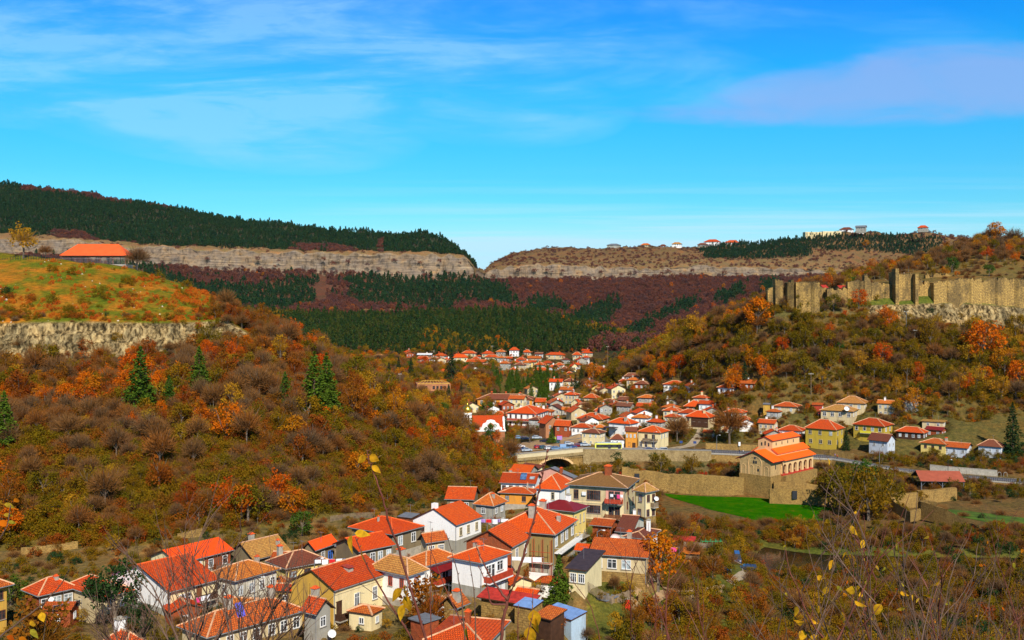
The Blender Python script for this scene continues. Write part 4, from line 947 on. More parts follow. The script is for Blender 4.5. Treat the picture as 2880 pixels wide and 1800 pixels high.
 m(6,252,545,42,92,150,None,12,'hip','wall_white','roof_red','white house with wide red roof high on the slope, left of the fir',wf=(3,1))
 m(5,1560,1772,250,288,338,None,10,'hip','wall_beige','roof_brown','beige house with flat brown roof left of the dark wooden house',wf=(3,1))
 m(5,1755,1975,223,272,325,None,18,'gx','wood_weathered','roof_brown','weathered dark house with brown-red roof and a dish',wf=(3,1))
 m(5,818,975,235,292,318,None,18,'gx','wall_ochre','roof_red','ochre house with red roof behind the right end of the school')
 m(5,965,1150,245,292,335,None,-20,'gy','wall_beige','roof_red','beige gabled house with a dish, right of the school')
 m(5,930,1175,318,372,440,None,-22,'gy','wall_whitestain','roof_brown','pale house with dark brown gable roof behind the white inn',wf=(3,1))
 m(5,1120,1230,338,380,430,None,15,'gx','wall_grey','roof_orange','tiny orange-roofed house left of the plain-gabled beige house',wf=(1,1))
 m(5,1228,1365,255,300,345,None,-22,'gy','wall_cream','roof_red','cream gabled cottage between the lamp post and the pyramid-roofed house',wf=(1,1))
 m(5,1318,1450,290,328,375,None,-15,'gx','wall_white','roof_brown','small white house with brown roof under the pyramid-roofed grey house',wf=(2,1))
 m(5,1908,2175,375,418,510,None,24,'gy','wall_white','roof_bright','white gabled house with bright red roof, right of the beech clump',wf=(2,1),wr=(2,1))
 m(5,1965,2222,305,345,380,None,10,'gx','wall_grey','roof_red','long low red roof right behind the white gabled house')
 m(6,198,440,250,300,352,None,25,'gy','wall_grey','roof_maroon','grey gabled house with dark maroon roof and white chimney',wf=(2,1),chim=[(-.2,-.2,1.4,.7)],cm='wall_white')
 m(6,248,492,338,392,530,None,16,'hip','wall_cream','roof_red','cream two-storey house with red roof and a white ground floor',wf=(3,2),chim=[(.2,-.2,1.2,.6)])
 m(6,418,705,370,418,540,None,14,'hip','wall_white','roof_red','white house with red hip roof tucked left of the dark timber house',wf=(3,2))
 p=m(6,498,872,380,468,600,440,22,'hip','wall_beige','roof_bright','dark timbered house with broad peaked red roof and a long veranda',wf=(4,1),wr=(2,1),ratio=.75,fr='frame_brown',chim=[(.4,-.3,1.2,.8)],cm='wall_cream')
 W,D,H=p['W']-1.2,p['D']-1.2,p['H']
 b=MB();b.box(W*.25,W*.98,-.15,.08,H-4.2,H-.15);b.build('veranda_screen','wood_dark',p['root'],loc=(-W/2,-D/2,0))
 m(6,488,762,265,345,385,None,14,'hip','wall_brick','roof_bright','brick house with big red pyramid roof just above the timbered house',wf=(3,1),chim=[(-.6,0,1.4,.6)],cm='wall_white')
 m(6,588,818,205,246,335,None,20,'hip','wall_beige','roof_red','tall beige house with red roof and white balcony washing',wf=(2,2),wr=(2,2),chim=[(0,0,1.6,.8)],cm='wall_cream')
 p=m(6,868,1122,73,130,205,None,20,'hip','wall_white','roof_red','white house with orange roof left of the tall dark fir',wf=(2,1),wr=(2,1),fr='frame_brown')
 m(6,938,1228,355,412,458,None,14,'hip','wall_beige','roof_bright','beige house with bright orange-red roof above the white gabled terrace',wf=(4,1),chim=[(-.7,.2,1.1,.6)])
 m(6,1058,1310,425,520,660,445,26,'hip','wall_white','roof_red','white house with broad red roof behind the tall bare tree',wf=(3,1),wr=(2,1),ratio=.7,ww=(1.3,2.0,2),fr='frame_brown')
 m(6,1290,1490,440,515,620,450,-22,'gy','wall_white','roof_red','white gabled wing beside the broad red-roofed house',wf=(2,1))
 m(6,1508,1838,290,345,425,None,14,'hip','wall_beige','roof_red','beige and yellow house with red hip roof alone on the slope',wf=(2,1),wr=(1,1))
 m(6,1392,1485,302,318,370,None,6,'shed','wall_ochre','roof_grey','tiny ochre hut with flat grey roof on the slope',wf=(0,0),wr=(0,0))
 m(6,1556,1885,545,618,720,425,12,'hip','wall_white','roof_red','white and pink house with red roof left of the mustard house',wf=(4,1),wr=(1,1),ww=(1.3,1.7,2))
 p=m(6,1862,2322,480,605,840,412,20,'hip','wall_mustard','roof_red','tall mustard yellow house with dark red hip roof behind the church',wf=(3,2),wr=(2,2),ratio=.75,ww=(1.4,1.7,2),storey=3.6,fr='frame_cream')
 p=m(6,2040,2480,315,395,545,None,12,'hip','wall_beige','roof_tan','beige house with tan hip roof and large dish, washing on its porch',wf=(4,1),wr=(2,1),ww=(1.4,1.7,2))
 dish(p['root'],(p['W']*.30,-p['D']/2,p['H']+.9),R(20),1.1,name='satellite_dish')
 m(7,296,655,215,305,395,None,10,'hip','wall_beige','roof_tan','beige house with tan roof right behind the house with the large dish',wf=(3,1),ww=(1.3,1.6,2))
 p=m(7,472,940,465,565,765,412,22,'hip','wall_mustard','roof_red','mustard house with red roof and yellow curtained balcony',wf=(4,1),wr=(2,1),ratio=.75,ww=(1.2,1.6,1))
 W,D,H=p['W']-1.2,p['D']-1.2,p['H'];balcony(p['root'],'f',W,D,W*.25,W*.8,H-3.1,1.2,'plastic_yellow',h=.9)
 m(7,645,972,640,740,895,395,28,'gx','wall_bluewhite','roof_brown','pale blue-grey house with weathered brown roof on the roadside',wf=(2,1),wr=(2,1))
 m(7,962,1332,562,640,720,408,16,'hip','wood_dark','roof_red','wide red-roofed house with white eave boards and dark veranda',wf=(4,1),ratio=.6)
 m(7,1300,1545,568,612,695,410,20,'gx','wall_brick','roof_maroon','unfinished red brick house with dark flat-pitched roof',wf=(2,1))
 p=m(7,1238,1605,695,770,905,392,18,'hip','wall_yellow','roof_old','yellow and white house with old brown-red tiles above the road',wf=(3,1),wr=(1,2),fr='frame_brown',chim=[(.7,.2,1.5,.8)])
 m(7,1488,1835,752,812,925,388,14,'gx','wall_bluewhite','roof_old','bluish white house with old red roof behind the arched fence',wf=(3,1))
 m(7,1895,2205,708,800,925,384,12,'hip','wall_bluewhite','roof_brown','bluish white house with brown roof beside the tall dark cypress',wf=(3,1))
 m(7,1255,1540,488,512,575,None,8,'flat','wall_beige','roof_tan','plain beige flat-roofed building above the unfinished brick house',wf=(2,1))
 m(6,1945,2085,302,325,372,None,8,'shed','wood_red','roof_old','low dark red shed beside the lamp post on the slope',wf=(0,0))
 m(6,705,850,598,640,670,430,-18,'gx','wall_rubble','roof_old','low stone shed with rusty tile roof under the timbered house',wf=(0,0))
 t=thing('water_tank','round grey water tank on the upper edge of the village','tank',P(1300+1772/4.033,1060+148/4.033,hit(1740,1097,500)or 560))
 k=MB();k.lathe([(.01,3.4),(1.8,3.3),(3.6,2.9),(3.7,2.7),(3.6,2.7),(3.6,-2)][::-1],24);k.build('tank_shell','concrete',t,smooth=False)
 Yb=hit(1214,1115,480,900)or 600
 x0,x1=(zc(8,498,0)[0]-CX)/FOC*Yb,(zc(8,800,0)[0]-CX)/FOC*Yb
 zt,zb=(HZ-zc(8,0,425)[1])/FOC*Yb,(HZ-zc(8,0,530)[1])/FOC*Yb
 t=thing('unfinished_building','unfinished orange-brick building without a roof, left of the tall fir','building',((x0+x1)/2,Yb+8,zb),R(8))
 W=x1-x0-2;D=14;H=zt-zb
 k=MB();k.box(-W/2,W/2,-D/2,D/2,-4,H*.42);k.box(-W/2-.8,W/2+.8,-D/2-.8,D/2+.8,H*.42,H*.48);k.box(-W/2-.5,W/2+.5,-D/2-.5,D/2+.5,H*.48,H);k.build('wall','wall_peachbrick',t)
 k=MB()
 for a in range(9):
  u=-W/2+W*a/8;k.tube([(u,-D/2,H),(u*.6,0,H+1.5)],.16,4);k.tube([(u,D/2,H),(u*.6,0,H+1.5)],.16,4)
 k.tube([(-W*.3,0,H+1.5),(W*.3,0,H+1.5)],.16,4);k.tube([(-W/2,-D/2,H+.1),(W/2,-D/2,H+.1)],.25,4)
 k.build('roof_frame','wall_ochre',t)
 for a in range(9):
  if a not in(0,3):put_win(t,'f',W+1,D+1,(W+1)*(a+.5)/9,H*.85,1.3,1.9,1,'frame_brown',sill=False)
 for a in range(4):put_win(t,'f',W,D,W*(.35+a*.16),H*.36,1.6,1.6,1,'frame_brown',sill=False)
 PADS.append(((x0+x1)/2,Yb+8,20,zb))
 mh(8,1822,1978,375,392,445,660,4,'flat','wall_cream','roof_tan','long cream hall behind the firs at the edge of the village',wf=(6,1),wr=(0,0),ratio=.4)
 Y=440
 def w5(x,y):return P(*zc(5,x,y),Y)
 a,b=w5(100,620),w5(472,620);zb=w5(0,790)[2];zt=a[2]
 W=b[0]-a[0];t=thing('baroque_church','peach brick church with white scrolled gables and red roof behind the slope trees','church',((a[0]+b[0])/2,Y+7,zb),R(4))
 H=zt-zb;D=13
 k=MB();k.box(-W/2,W/2,-D/2,D/2,-3,H);k.build('wall','wall_peachbrick',t)
 k=MB();k.box(-W/2-.4,W/2+.4,-D/2-.4,D/2+.4,H+.003,H+.5);k.build('cornice','wall_white',t)
 k,rid=roofmesh('gx',W-.5,D,H+.5,5.5);k.build('roof',['roof_red','wood_dark'],t)
 def scroll(w,h):return[(-w,0),(w,0),(w,h*.25),(w*.8,h*.32),(w*.72,h*.6),(w*.45,h*.72),(w*.35,h*.92),(0,h),(-w*.35,h*.92),(-w*.45,h*.72),(-w*.72,h*.6),(-w*.8,h*.32),(-w,h*.25)]
 k=MB();k.prism(scroll(4.8,4.6),-.4,.4,'y');k.build('scroll_gable','wall_white',t,loc=(1.0,-D/2+.2,H+.5))
 k=MB();k.prism(scroll(6.0,5.6),-.4,.4,'y');g=k.build('scroll_gable','wall_white',t,loc=(W/2-.3,0,H+.2));g.rotation_euler=(0,0,R(90))
 k=MB();k.lathe([(1.3,0),(1.3,.15),(.01,.16)][::-1],16);g=k.build('round_window','wall_peachbrick',t,loc=(1.0,-D/2-.25,H+2.4));g.rotation_euler=(R(90),0,0)
 PADS.append(((a[0]+b[0])/2,Y+7,12,zb))
 c=w5(58,590);Yt=Y-6;c=P(*zc(5,58,590),Yt);
 t=thing('bell_tower','slim white bell tower with a golden dome at the edge of the trees','tower',c)
 t.scale=(.68,.68,.60)
 k=MB()
 n=8;r_=2.35
 k.lathe([(r_+.5,-6),(r_+.5,0),(r_,.2),(r_,3.2)],n);
 k.build('tower_base','wall_white',t)
 k=MB()
 for i in range(n):
  t0=2*math.pi*i/n;k.tube([(r_*math.cos(t0),r_*math.sin(t0),3.2),(r_*math.cos(t0),r_*math.sin(t0),10.3)],.42,6)
 k.lathe([(r_+.55,10.2),(r_+.6,10.5),(r_+.6,11.2),(r_+.1,11.5)],16);k.lathe([(.01,10.3),(r_+.55,10.2)],16)
 k.build('belfry','wall_white',t)
 k=MB();k.lathe([(1.2,3.2),(1.2,10.2)],10);k.build('belfry_core','wood_dark',t)
 k=MB();k.lathe([(2.0,11.4),(2.7,12.3),(2.9,13.4),(2.6,14.8),(1.7,16.2),(.7,17.0),(.3,17.6),(.25,18.2),(.01,18.4)],18);d=k.build('dome','gold',t,smooth=True)
 k=MB();k.box(-.08,.08,-.08,.08,18.3,20.2);k.box(-.6,.6,-.07,.07,19.2,19.38);k.build('cross','gold',d)
 return L
FARH=[(140,265,165,190,232,'wall_peachbrick','roof_tan','hip','tan-roofed brick house standing alone at the far left behind three dark firs'),(520,662,163,178,212,'wall_brick','roof_white','gx','brick house with a white sheet roof'),(510,642,185,212,238,'wall_brick','roof_red','hip','low red roof just in front of the white sheet roof'),(668,786,157,185,212,'wall_whitestain','roof_red','hip','white house with red roof right of the white sheet roof'),(638,738,194,220,240,'wall_beige','roof_red','hip','low red-roofed house in the second row, above the roadside shed'),(738,822,195,222,242,'wall_beige','roof_red','hip','smaller red-roofed house right of the low second-row roof'),(822,960,168,200,238,'wall_cream','roof_bright','hip','cream house with bright wide roof and yellow hedge'),(898,1036,140,165,190,'wall_beige','roof_red','hip','long-roofed house in the top row, upper left of the village'),(935,1140,213,240,268,'wall_whitestain','roof_red','gx','long low double roof in the third row'),(1068,1188,140,168,198,'wall_beige','roof_red','hip','top-row house with cream wall behind a paler roof'),(1092,1228,172,197,222,'wall_beige','roof_red','hip','house with small white annex in the middle row'),(1190,1284,130,152,195,'wall_grey','roof_orange','hip','grey box-like house with faded orange roof'),(1302,1400,108,138,190,'wall_white','roof_red','hip','tall white house with antennas, the highest of the far village'),(1414,1506,130,156,190,'wall_beige','roof_bright','hip','house with dark porch and bright roof right of the tall white house'),(1520,1604,155,172,206,'wall_white','roof_brown','gx','small stark white house with open gable'),(1612,1792,152,178,215,'wall_beige','roof_red','hip','longest roof of the far village with a balcony under it'),(1840,1930,149,178,222,'wall_beige','roof_red','hip','tall beige house at the right end of the top row'),(1928,2000,178,200,250,'wall_white','roof_red','hip','narrow white house at the far right end'),(1458,1590,184,208,236,'wall_beige','roof_orange','gx','house with brownish orange roof in the middle'),(1358,1462,194,220,242,'wall_whitestain','roof_red','hip','pale house with red roof below the tall white house'),(1258,1352,190,208,228,'wall_brick','roof_red','gx','low brick house left below the tall white house'),(1318,1412,220,242,264,'wall_beige','roof_red','hip','small house with red roof and dark shrub, centre'),(1438,1552,221,239,282,'wall_yellow','roof_red','gx','bright yellow house'),(1520,1622,237,263,288,'wall_beige','roof_red','hip','red-roofed house right of the bright yellow house'),(1578,1692,224,248,268,'wall_beige','roof_red','hip','red-roofed house above right of the yellow house'),(1638,1742,254,282,304,'wall_bluewhite','roof_red','hip','bluish house in the lower right of the village'),(1690,1782,240,266,284,'wall_beige','roof_red','hip','house beside the bluish one with darker red roof'),(1815,1896,242,276,326,'wall_cream','roof_bright','gy','cream house with its gable to the right'),(1508,1652,282,312,338,'wall_grey','roof_red','hip','grey house with wide red roof in the lowest row'),(1308,1392,274,305,346,'wall_beige','roof_red','hip','beige house among trees in the lowest row'),(893,1062,262,300,330,'wall_white','roof_red','gy','white house with a plain white gable facing left'),(904,972,305,332,356,'wall_cream','roof_red','hip','small cream house under the white gable house'),(1058,1202,242,281,305,'wall_grey','roof_brown','hip','brown-roofed house in the middle of the village'),(1205,1300,230,260,292,'wall_beige','roof_red','hip','house with orange-red roof right of the brown-roofed one'),(1120,1235,228,252,275,'wall_brick','roof_red','gy','brick gable just behind the brown roof'),(1155,1222,300,322,382,'wall_whitestain','roof_grey','gx','pale narrow house lowest in the village'),(1900,2002,274,306,330,'wall_grey','roof_brown','hip','brown-roofed house right of the cream gable'),(2040,2202,275,312,350,'wall_grey','roof_brown','gx','long brown roof running down behind the right fir'),(1975,2052,240,262,285,'wall_whitestain','roof_red','hip','small pale house below the narrow white house'),(660,768,294,326,348,'wall_brick','roof_red','gx','roadside shed with red roof near the parked blue car'),(1790,1850,310,335,352,'wall_brick','roof_red','hip','red-roofed hut beneath the cream gable house'),(1745,1815,272,296,318,'wall_grey','roof_brown','hip','dull brown-roofed house left of the cream gable'),(1030,1075,172,190,208,'wall_brick','roof_red','hip','tiny red roof between the top two rows'),(985,1062,190,212,232,'wall_whitestain','roof_red','hip','small roof right of the cream yellow-hedged house'),(590,682,108,130,152,'wall_beige','roof_tan','flat','ruined beige hut at the foot of the pine forest'),(2235,2322,378,405,452,'wall_brick','roof_red','hip','brick house at the right, above the round tank'),(2282,2425,325,362,412,'wood_weathered','roof_brown','hip','wooden house with brown roof above the brick house by the tank'),]
def far_village():
 r=random.Random(5)
 for i,(x0,x1,ap,ev,ft,wl,rf,kind,words)in enumerate(FARH):
  ang={'gy':28}.get(kind,r.uniform(-22,24))
  a,b=zc(8,(x0+x1)/2,ft)
  Y=hit(a,b,560,1100)
  if Y is None or Y>1000:Y=880
  nm=words if i in(0,45,46)else words+' in the far village'
  if len(nm.split())>16:nm=words
  mh(8,x0,x1,ap,ev,ft,Y,ang,kind,wl,rf,nm,wf=(3,1 if ft-ev<32 else 2),wr=(2,1),ratio=.75 if x1-x0<130 else.5,level=1,ridge='ridge_tile' if i%3 else None,group='houses of the far village',ww=(1.3,1.5,1),ov=.7,chim=[(r.uniform(-.4,.4),r.uniform(-.3,.3),1.2,.9)]if i%2 else[],cm='wall_white' if i%4==1 else 'wall_brick')
 PL=[(2012,2052,686,692,700,'wall_beige','roof_brown'),]
 for(x0,x1,ap,ev,ft,Y,wl,rf,kind,words)in[(1705,1748,685,689,697,2450,'wall_grey','roof_grey','hip','open concrete house frame on the plateau skyline'),(1800,1832,684,689,696,2450,'wall_beige','roof_orange','hip','small orange-roofed house on the plateau skyline'),(1855,1875,687,691,697,2450,'wall_brick','roof_brown','hip','tiny brown house between the orange-roofed and white ones on the plateau'),(1888,1920,681,686,693,2450,'wall_white','roof_tan','hip','white house with pale roof on the plateau skyline'),(1978,2030,673,680,692,2430,'wall_white','roof_red','hip','largest red-roofed mansion on the plateau skyline'),(2037,2082,675,682,692,2430,'wall_white','roof_red','hip','red-roofed mansion nearest the plateau pine wood'),(1960,1992,683,688,693,2440,'wood_weathered','roof_brown','hip','low brown house left of the largest plateau mansion'),(2360,2402,639,645,657,2350,'wall_white','roof_brown','hip','brown-roofed guest house right of the long pale hotel'),(2405,2438,634,639,650,2380,'wall_grey','roof_grey','gx','grey-roofed house high behind the white chimneyed one'),(2406,2430,646,651,661,2340,'wall_white','roof_brown','gy','small white gabled house right of the long pale hotel'),(2580,2612,633,640,648,2350,'wall_grey','roof_red','hip','two-tiered red-roofed house on the right skyline')]:
  Y=hit((x0+x1)/2,ft,2000,2700)or Y
  mh(0,x0,x1,ap,ev,ft,Y,10,kind,wl,rf,words,wf=(4,2),wr=(1,1),ratio=.6,level=0,group='houses on the plateau',ww=(2.4,2.0,1),ov=1.5,storey=4.2,top=1.2,pad=False)
 Y=hit(2315,668,1990,2700)or 2200;print('hotel',Y);a=P(2263,668,Y);b=P(2366,650,Y)
 t=thing('hotel','long pale cream hotel block with flat roof on the skyline','hotel',((a[0]+b[0])/2,Y,a[2]),R(6))
 W=b[0]-a[0];H=13
 k=MB();k.box(-W/2,-W*.02,0,16,-12,H);k.box(-W*.02+.01,W/2,-5,16,-12,H+1.5)
 for i in range(9):k.box(-W/2+i*W/18,-W/2+i*W/18+1,-2.0,-.01,-6,H-1)
 for i in range(5):k.box(W*.03+i*W/11,W*.03+i*W/11+1,-6.5,-5.01,-6,H)
 k.build('wall','wall_cream',t)
 for row in range(3):
  for i in range(11):
   x=W*(i+.5)/11;y=0 if i<5.3 else-5
   put_win(t,'f',W,0,x,H-1.6-row*4.2,3.0,2.4,1,'frame_brown',sill=False,off=(0,y),simple=False)
def fill_near():
 r=random.Random(4);k=t=0
 W_=[('white','wall_white'),('cream','wall_cream'),('brick','wall_brick'),('stone','wall_rubble')];R_=[('red tile','roof_red'),('old tile','roof_old'),('orange tile','roof_orange'),('bright tile','roof_bright')]
 cb=[(a,b)for a in W_ for b in R_];r.shuffle(cb)
 while k<15 and t<1500:
  t+=1;px,py=r.uniform(60,1760),r.uniform(1570,1790)
  if py<1790-px*.22:continue
  Y=hit(px,py,124,260)
  if not Y:continue
  X=(px-CX)/FOC*Y;w=r.uniform(4.2,6.0)
  if any((X-a)**2+(Y+1.5-b)**2<(w*.5+c*.70)**2 for a,b,c,_ in PADS):continue
  H=2.4;pw=w/Y*FOC;ph=H/Y*FOC;(wn,wm),(rn,rm)=cb[k]
  mh(0,px-pw/2,px+pw/2,py-ph-pw*.2,py-ph,py,Y,r.uniform(15,35),r.choice(['gx','gy','hip']),wm,rm,'small '+wn+' outbuilding with '+rn+' roof between the near houses',wf=(1,1),wr=(1,1),ww=(.8,.9,2),ridge=r.choice(['ridge_tile',None]),name='outbuilding',cat='outbuilding',ov=.3);k+=1
def fill_village():
 """smaller houses squeezed between the surveyed ones"""
 r=random.Random(12);n=0
 W_=[('white','wall_white'),('cream','wall_cream'),('beige','wall_beige'),('grey','wall_grey'),('brick','wall_brick')]
 R_=[('bright red','roof_bright'),('red','roof_red'),('faded orange','roof_orange'),('weathered','roof_old'),('brown','roof_brown')]
 spots=[]
 for zone,(x0,x1,y0,y1),where,cnt in(('a',(1490,1800,1088,1215),'behind the roadside row',20),('b',(1800,2110,1085,1225),'on the lower right slope',11),('c',(1270,1500,1140,1200),'by the orange school',4),('d',(1150,1660,995,1052),'amid the far village',18),('e',(2120,2760,1150,1250),'above the road at right',6)):
  k=t=0
  combos=[(a,b)for a in W_ for b in R_];r.shuffle(combos)
  while k<cnt and t<900:
   t+=1;px,py=r.uniform(x0,x1),r.uniform(y0,y1);Y=hit(px,py,418,1100)
   if not Y:continue
   X=(px-CX)/FOC*Y;w=r.uniform(7.5,11);H=r.uniform(2.8,5.2)
   if any((X-a)**2+(Y-b)**2<(w*.62+c*.72)**2 for a,b,c,_ in PADS):continue
   pw=w/Y*FOC;ph=H/Y*FOC;(wn,wm),(rn,rm)=combos[k%25];kd=r.choice(['hip','hip','gx','gy'])
   lab=('low' if H<3.6 else 'tall')+' '+wn+'-walled house with '+rn+(' hip' if kd=='hip' else ' gable')+' roof '+where
   mh(0,px-pw/2,px+pw/2,py-ph-pw*.22,py-ph,py,Y,r.uniform(8,26),kd,wm,rm,lab,wf=(3,1 if H<4 else 2),wr=(2,1),chim=[(r.uniform(-.4,.4),r.uniform(-.3,.3),1.3,.7)],cm=r.choice(['concrete','wall_brick','wall_white']),ww=(.95,1.3,2),ridge=r.choice(['ridge_tile',None]))
   k+=1
def lerp_tab(tab,x):return float(np.interp(x,[a for a,_ in tab],[b for _,b in tab]))
ROAD=[(1425,386,-58.9),(1500,390.5,-58.7),(1640,398.5,-58.0),(1800,398,-58.2),(2000,397,-58.6),(2150,394,-59.0),(2340,389,-59.6),(2450,377,-60.3),(2560,366,-61.0),(2700,357,-61.5),(2880,349,-61.9),(3100,343,-62.2),(3500,340,-62.4)]
def road_pts():
 out=[]
 for i in range(len(ROAD)-1):
  n=6
  for j in range(n):
   t=j/n;a,b=ROAD[i],ROAD[i+1];px=a[0]+(b[0]-a[0])*t;y=a[1]+(b[1]-a[1])*t
   out.append(((px-CX)/FOC*y,y,a[2]+(b[2]-a[2])*t,px))
 return out
def strip(pts,o0,o1,dz0,dz1=None):
 """quads between two offsets (away from the camera) along a path"""
 m=MB();dz1=dz0 if dz1 is None else dz1
 for a,b in zip(pts[:-1],pts[1:]):
  m.quad([(a[0],a[1]+o0,a[2]+dz0),(b[0],b[1]+o0,b[2]+dz0),(b[0],b[1]+o1,b[2]+dz1),(a[0],a[1]+o1,a[2]+dz1)])
 return m
def bar(m,pts,o0,o1,z0,z1):
 for a,b in zip(pts[:-1],pts[1:]):
  A=[(a[0],a[1]+o0),(b[0],b[1]+o0),(b[0],b[1]+o1),(a[0],a[1]+o1)]
  lo=[(*A[0],a[2]+z0),(*A[1],b[2]+z0),(*A[2],b[2]+z0),(*A[3],a[2]+z0)]
  hi=[(*A[0],a[2]+z1),(*A[1],b[2]+z1),(*A[2],b[2]+z1),(*A[3],a[2]+z1)]
  m.quad(list(reversed(lo)));m.quad(hi);m.quad([lo[0],lo[1],hi[1],hi[0]]);m.quad([lo[2],lo[3],hi[3],hi[2]])
 a,b=pts[0],pts[-1]
 m.quad([(a[0],a[1]+o1,a[2]+z0),(a[0],a[1]+o0,a[2]+z0),(a[0],a[1]+o0,a[2]+z1),(a[0],a[1]+o1,a[2]+z1)])
 m.quad([(b[0],b[1]+o0,b[2]+z0),(b[0],b[1]+o1,b[2]+z0),(b[0],b[1]+o1,b[2]+z1),(b[0],b[1]+o0,b[2]+z1)])
def arch_face(m,x0,x1,zb,zt,arches,y,spring=None,step=10,mi=0,flip=False):
 """wall face at y with arched openings; arches: (cx, half width, z spring, rise)"""
 xs=x0
 def q(p):m.quad(list(reversed(p))if flip else p,mi)
 for cx,hw,zs,rise in arches:
  q([(xs,y,zb),(cx-hw,y,zb),(cx-hw,y,zt),(xs,y,zt)])
  pr=[(cx-hw*math.cos(math.pi*i/step),zs+rise*math.sin(math.pi*i/step))for i in range(step+1)]
  for a,b in zip(pr[:-1],pr[1:]):q([(a[0],y,a[1]),(b[0],y,b[1]),(b[0],y,zt),(a[0],y,zt)])
  xs=cx+hw
 q([(xs,y,zb),(x1,y,zb),(x1,y,zt),(xs,y,zt)])
def arch_lining(m,arches,y0,y1,zb,step=10,mi=0):
 for cx,hw,zs,rise in arches:
  pr=[(cx-hw,zb)]+[(cx-hw*math.cos(math.pi*i/step),zs+rise*math.sin(math.pi*i/step))for i in range(step+1)]+[(cx+hw,zb)]
  for a,b in zip(pr[:-1],pr[1:]):m.quad([(b[0],y0,b[1]),(a[0],y0,a[1]),(a[0],y1,a[1]),(b[0],y1,b[1])])
def build_road():
 pts=road_pts()
 plain('asphalt',(.12,.115,.13),.9,.15,scale=.8);plain('pavement',(.34,.31,.26),.9,.15,scale=1.5);plain('road_paint',(.7,.7,.68),.7,.1)
 body=MB();bar(body,pts,.9,11.0,-.6,-.02);
 tag(body.build('road_bed','concrete'),kind='structure')
 tag(strip(pts,2.1,9.3,.02).build('road','asphalt'),kind='structure')
 s=MB();bar(s,pts,.35,2.09,-.5,.15);tag(s.build('pavement','pavement'),kind='structure')
 s=MB();bar(s,pts[70:]if len(pts)>75 else pts,9.31,10.6,-.5,.15);bar(s,pts[20:70],9.31,10.6,-.5,.15);tag(s.build('pavement','pavement'),kind='structure')
 tag(strip(pts,5.6,5.75,.026).build('road_marking','road_paint'),kind='structure')
 X=lambda px,y:(px-CX)/FOC*y
 bx,by=X(1452,387.6),387.6;ex,ey=X(1640,398.5),398.5
 rz=math.atan2(ey-by,ex-bx);LB=math.hypot(ex-bx,ey-by)
 br=thing('bridge','stone arch bridge carrying the road, with a pale parapet and one dark round arch','bridge',(bx,by,0),rz)
 cx,hw=LB*.585,7.5;zs=-64.7;ar=[(cx,hw,zs,4.6)];zt=-59.5
 m=MB();arch_face(m,-6,LB,-70,zt,ar,0,step=18);arch_lining(m,ar,0,14,-70,step=18);m.build('bridge_body','wall_rubble',br)
 m=MB();n=22
 for i in range(n):
  a,b=math.pi*i/n,math.pi*(i+1)/n
  P_=lambda t,r:(cx-(hw+r)*math.cos(t),zs+(4.6+r)*math.sin(t))
  m.prism([P_(a,-.05),P_(b,-.05),P_(b,.8),P_(a,.8)],-.28,-.005,'y')
 m.build('arch_ring','wall_churchband',br)
 pr=[(x-bx,y-by,z,q)for x,y,z,q in pts if q<=1640]
 ca,sa=math.cos(-rz),math.sin(-rz);pr=[(x*ca-y*sa,x*sa+y*ca,z,q)for x,y,z,q in pr]
 m=MB();bar(m,pr,-.45,.33,-1.35,-.25);m.build('cornice','wall_stone',br)
 m=MB();bar(m,pr,-.1,.3,-.245,1.0);bar(m,pr,-.2,.4,1.003,1.15);m.build('parapet','frame_cream',br)
 m=MB();xx=-5
 while xx<LB:m.box(xx,xx+.32,-.7,-.46,-60.1,-59.75);xx+=.8
 m.build('corbels','wall_stone',br)
 def rw(p0,p1,label,depth,mat='wall_stone',top=1.0):
  q=[p for p in pts if p0<=p[3]<=p1+1]
  t=thing('retaining_wall',label,'wall',(0,0,0),group=None)
  m=MB();bar(m,q,-.5,.34,-depth,top);m.build('wall_face',mat,t)
  m=MB();bar(m,q,-.62,.42,top+.003,top+.15);m.build('coping','pavement',t)
 rw(1639,2000,'tall pale stone retaining wall under the roadside, right of the bridge arch',9,'wall_stone')
 rw(1999,2340,'brown stone retaining wall behind the church garden, with a concrete ledge',9,'wall_rubble',-.3)
 rw(2339,3500,'low stone wall under the road on the right, half hidden by shrubs',6,'wall_rubble',-.2)
 def rail(p0,p1,label):
  q=[p for p in pts if p0<=p[3]<=p1]
  t=thing('railing',label,'railing',(0,0,0));m=MB();k=MB()
  for a,b in zip(q[:-1],q[1:]):
   L=math.dist(a[:2],b[:2]);n=max(2,int(L/.62))
   for i in range(n):
    f=i/n;x,y,z=[a[j]+(b[j]-a[j])*f for j in range(3)]
    m.box(x-.05,x+.05,y+.38,y+.48,z+.15,z+1.25)
   k.tube([(a[0],a[1]+.43,a[2]+1.27),(b[0],b[1]+.43,b[2]+1.27)],.05,4,cap=False)
   k.tube([(a[0],a[1]+.43,a[2]+.35),(b[0],b[1]+.43,b[2]+.35)],.04,4,cap=False)
  m.build('bars','metal_dark',t,uv=False);k.build('rail','metal_dark',t,uv=False)
 rail(1850,2345,'dark iron railing along the road above the church garden')
 rail(2560,3100,'iron railing beside the road on the right edge')
 m=MB();L=[(1862,403,-59.2),(1925,425,-57.6),(1960,452,-55.5),(1905,478,-53.2)]
 return pts
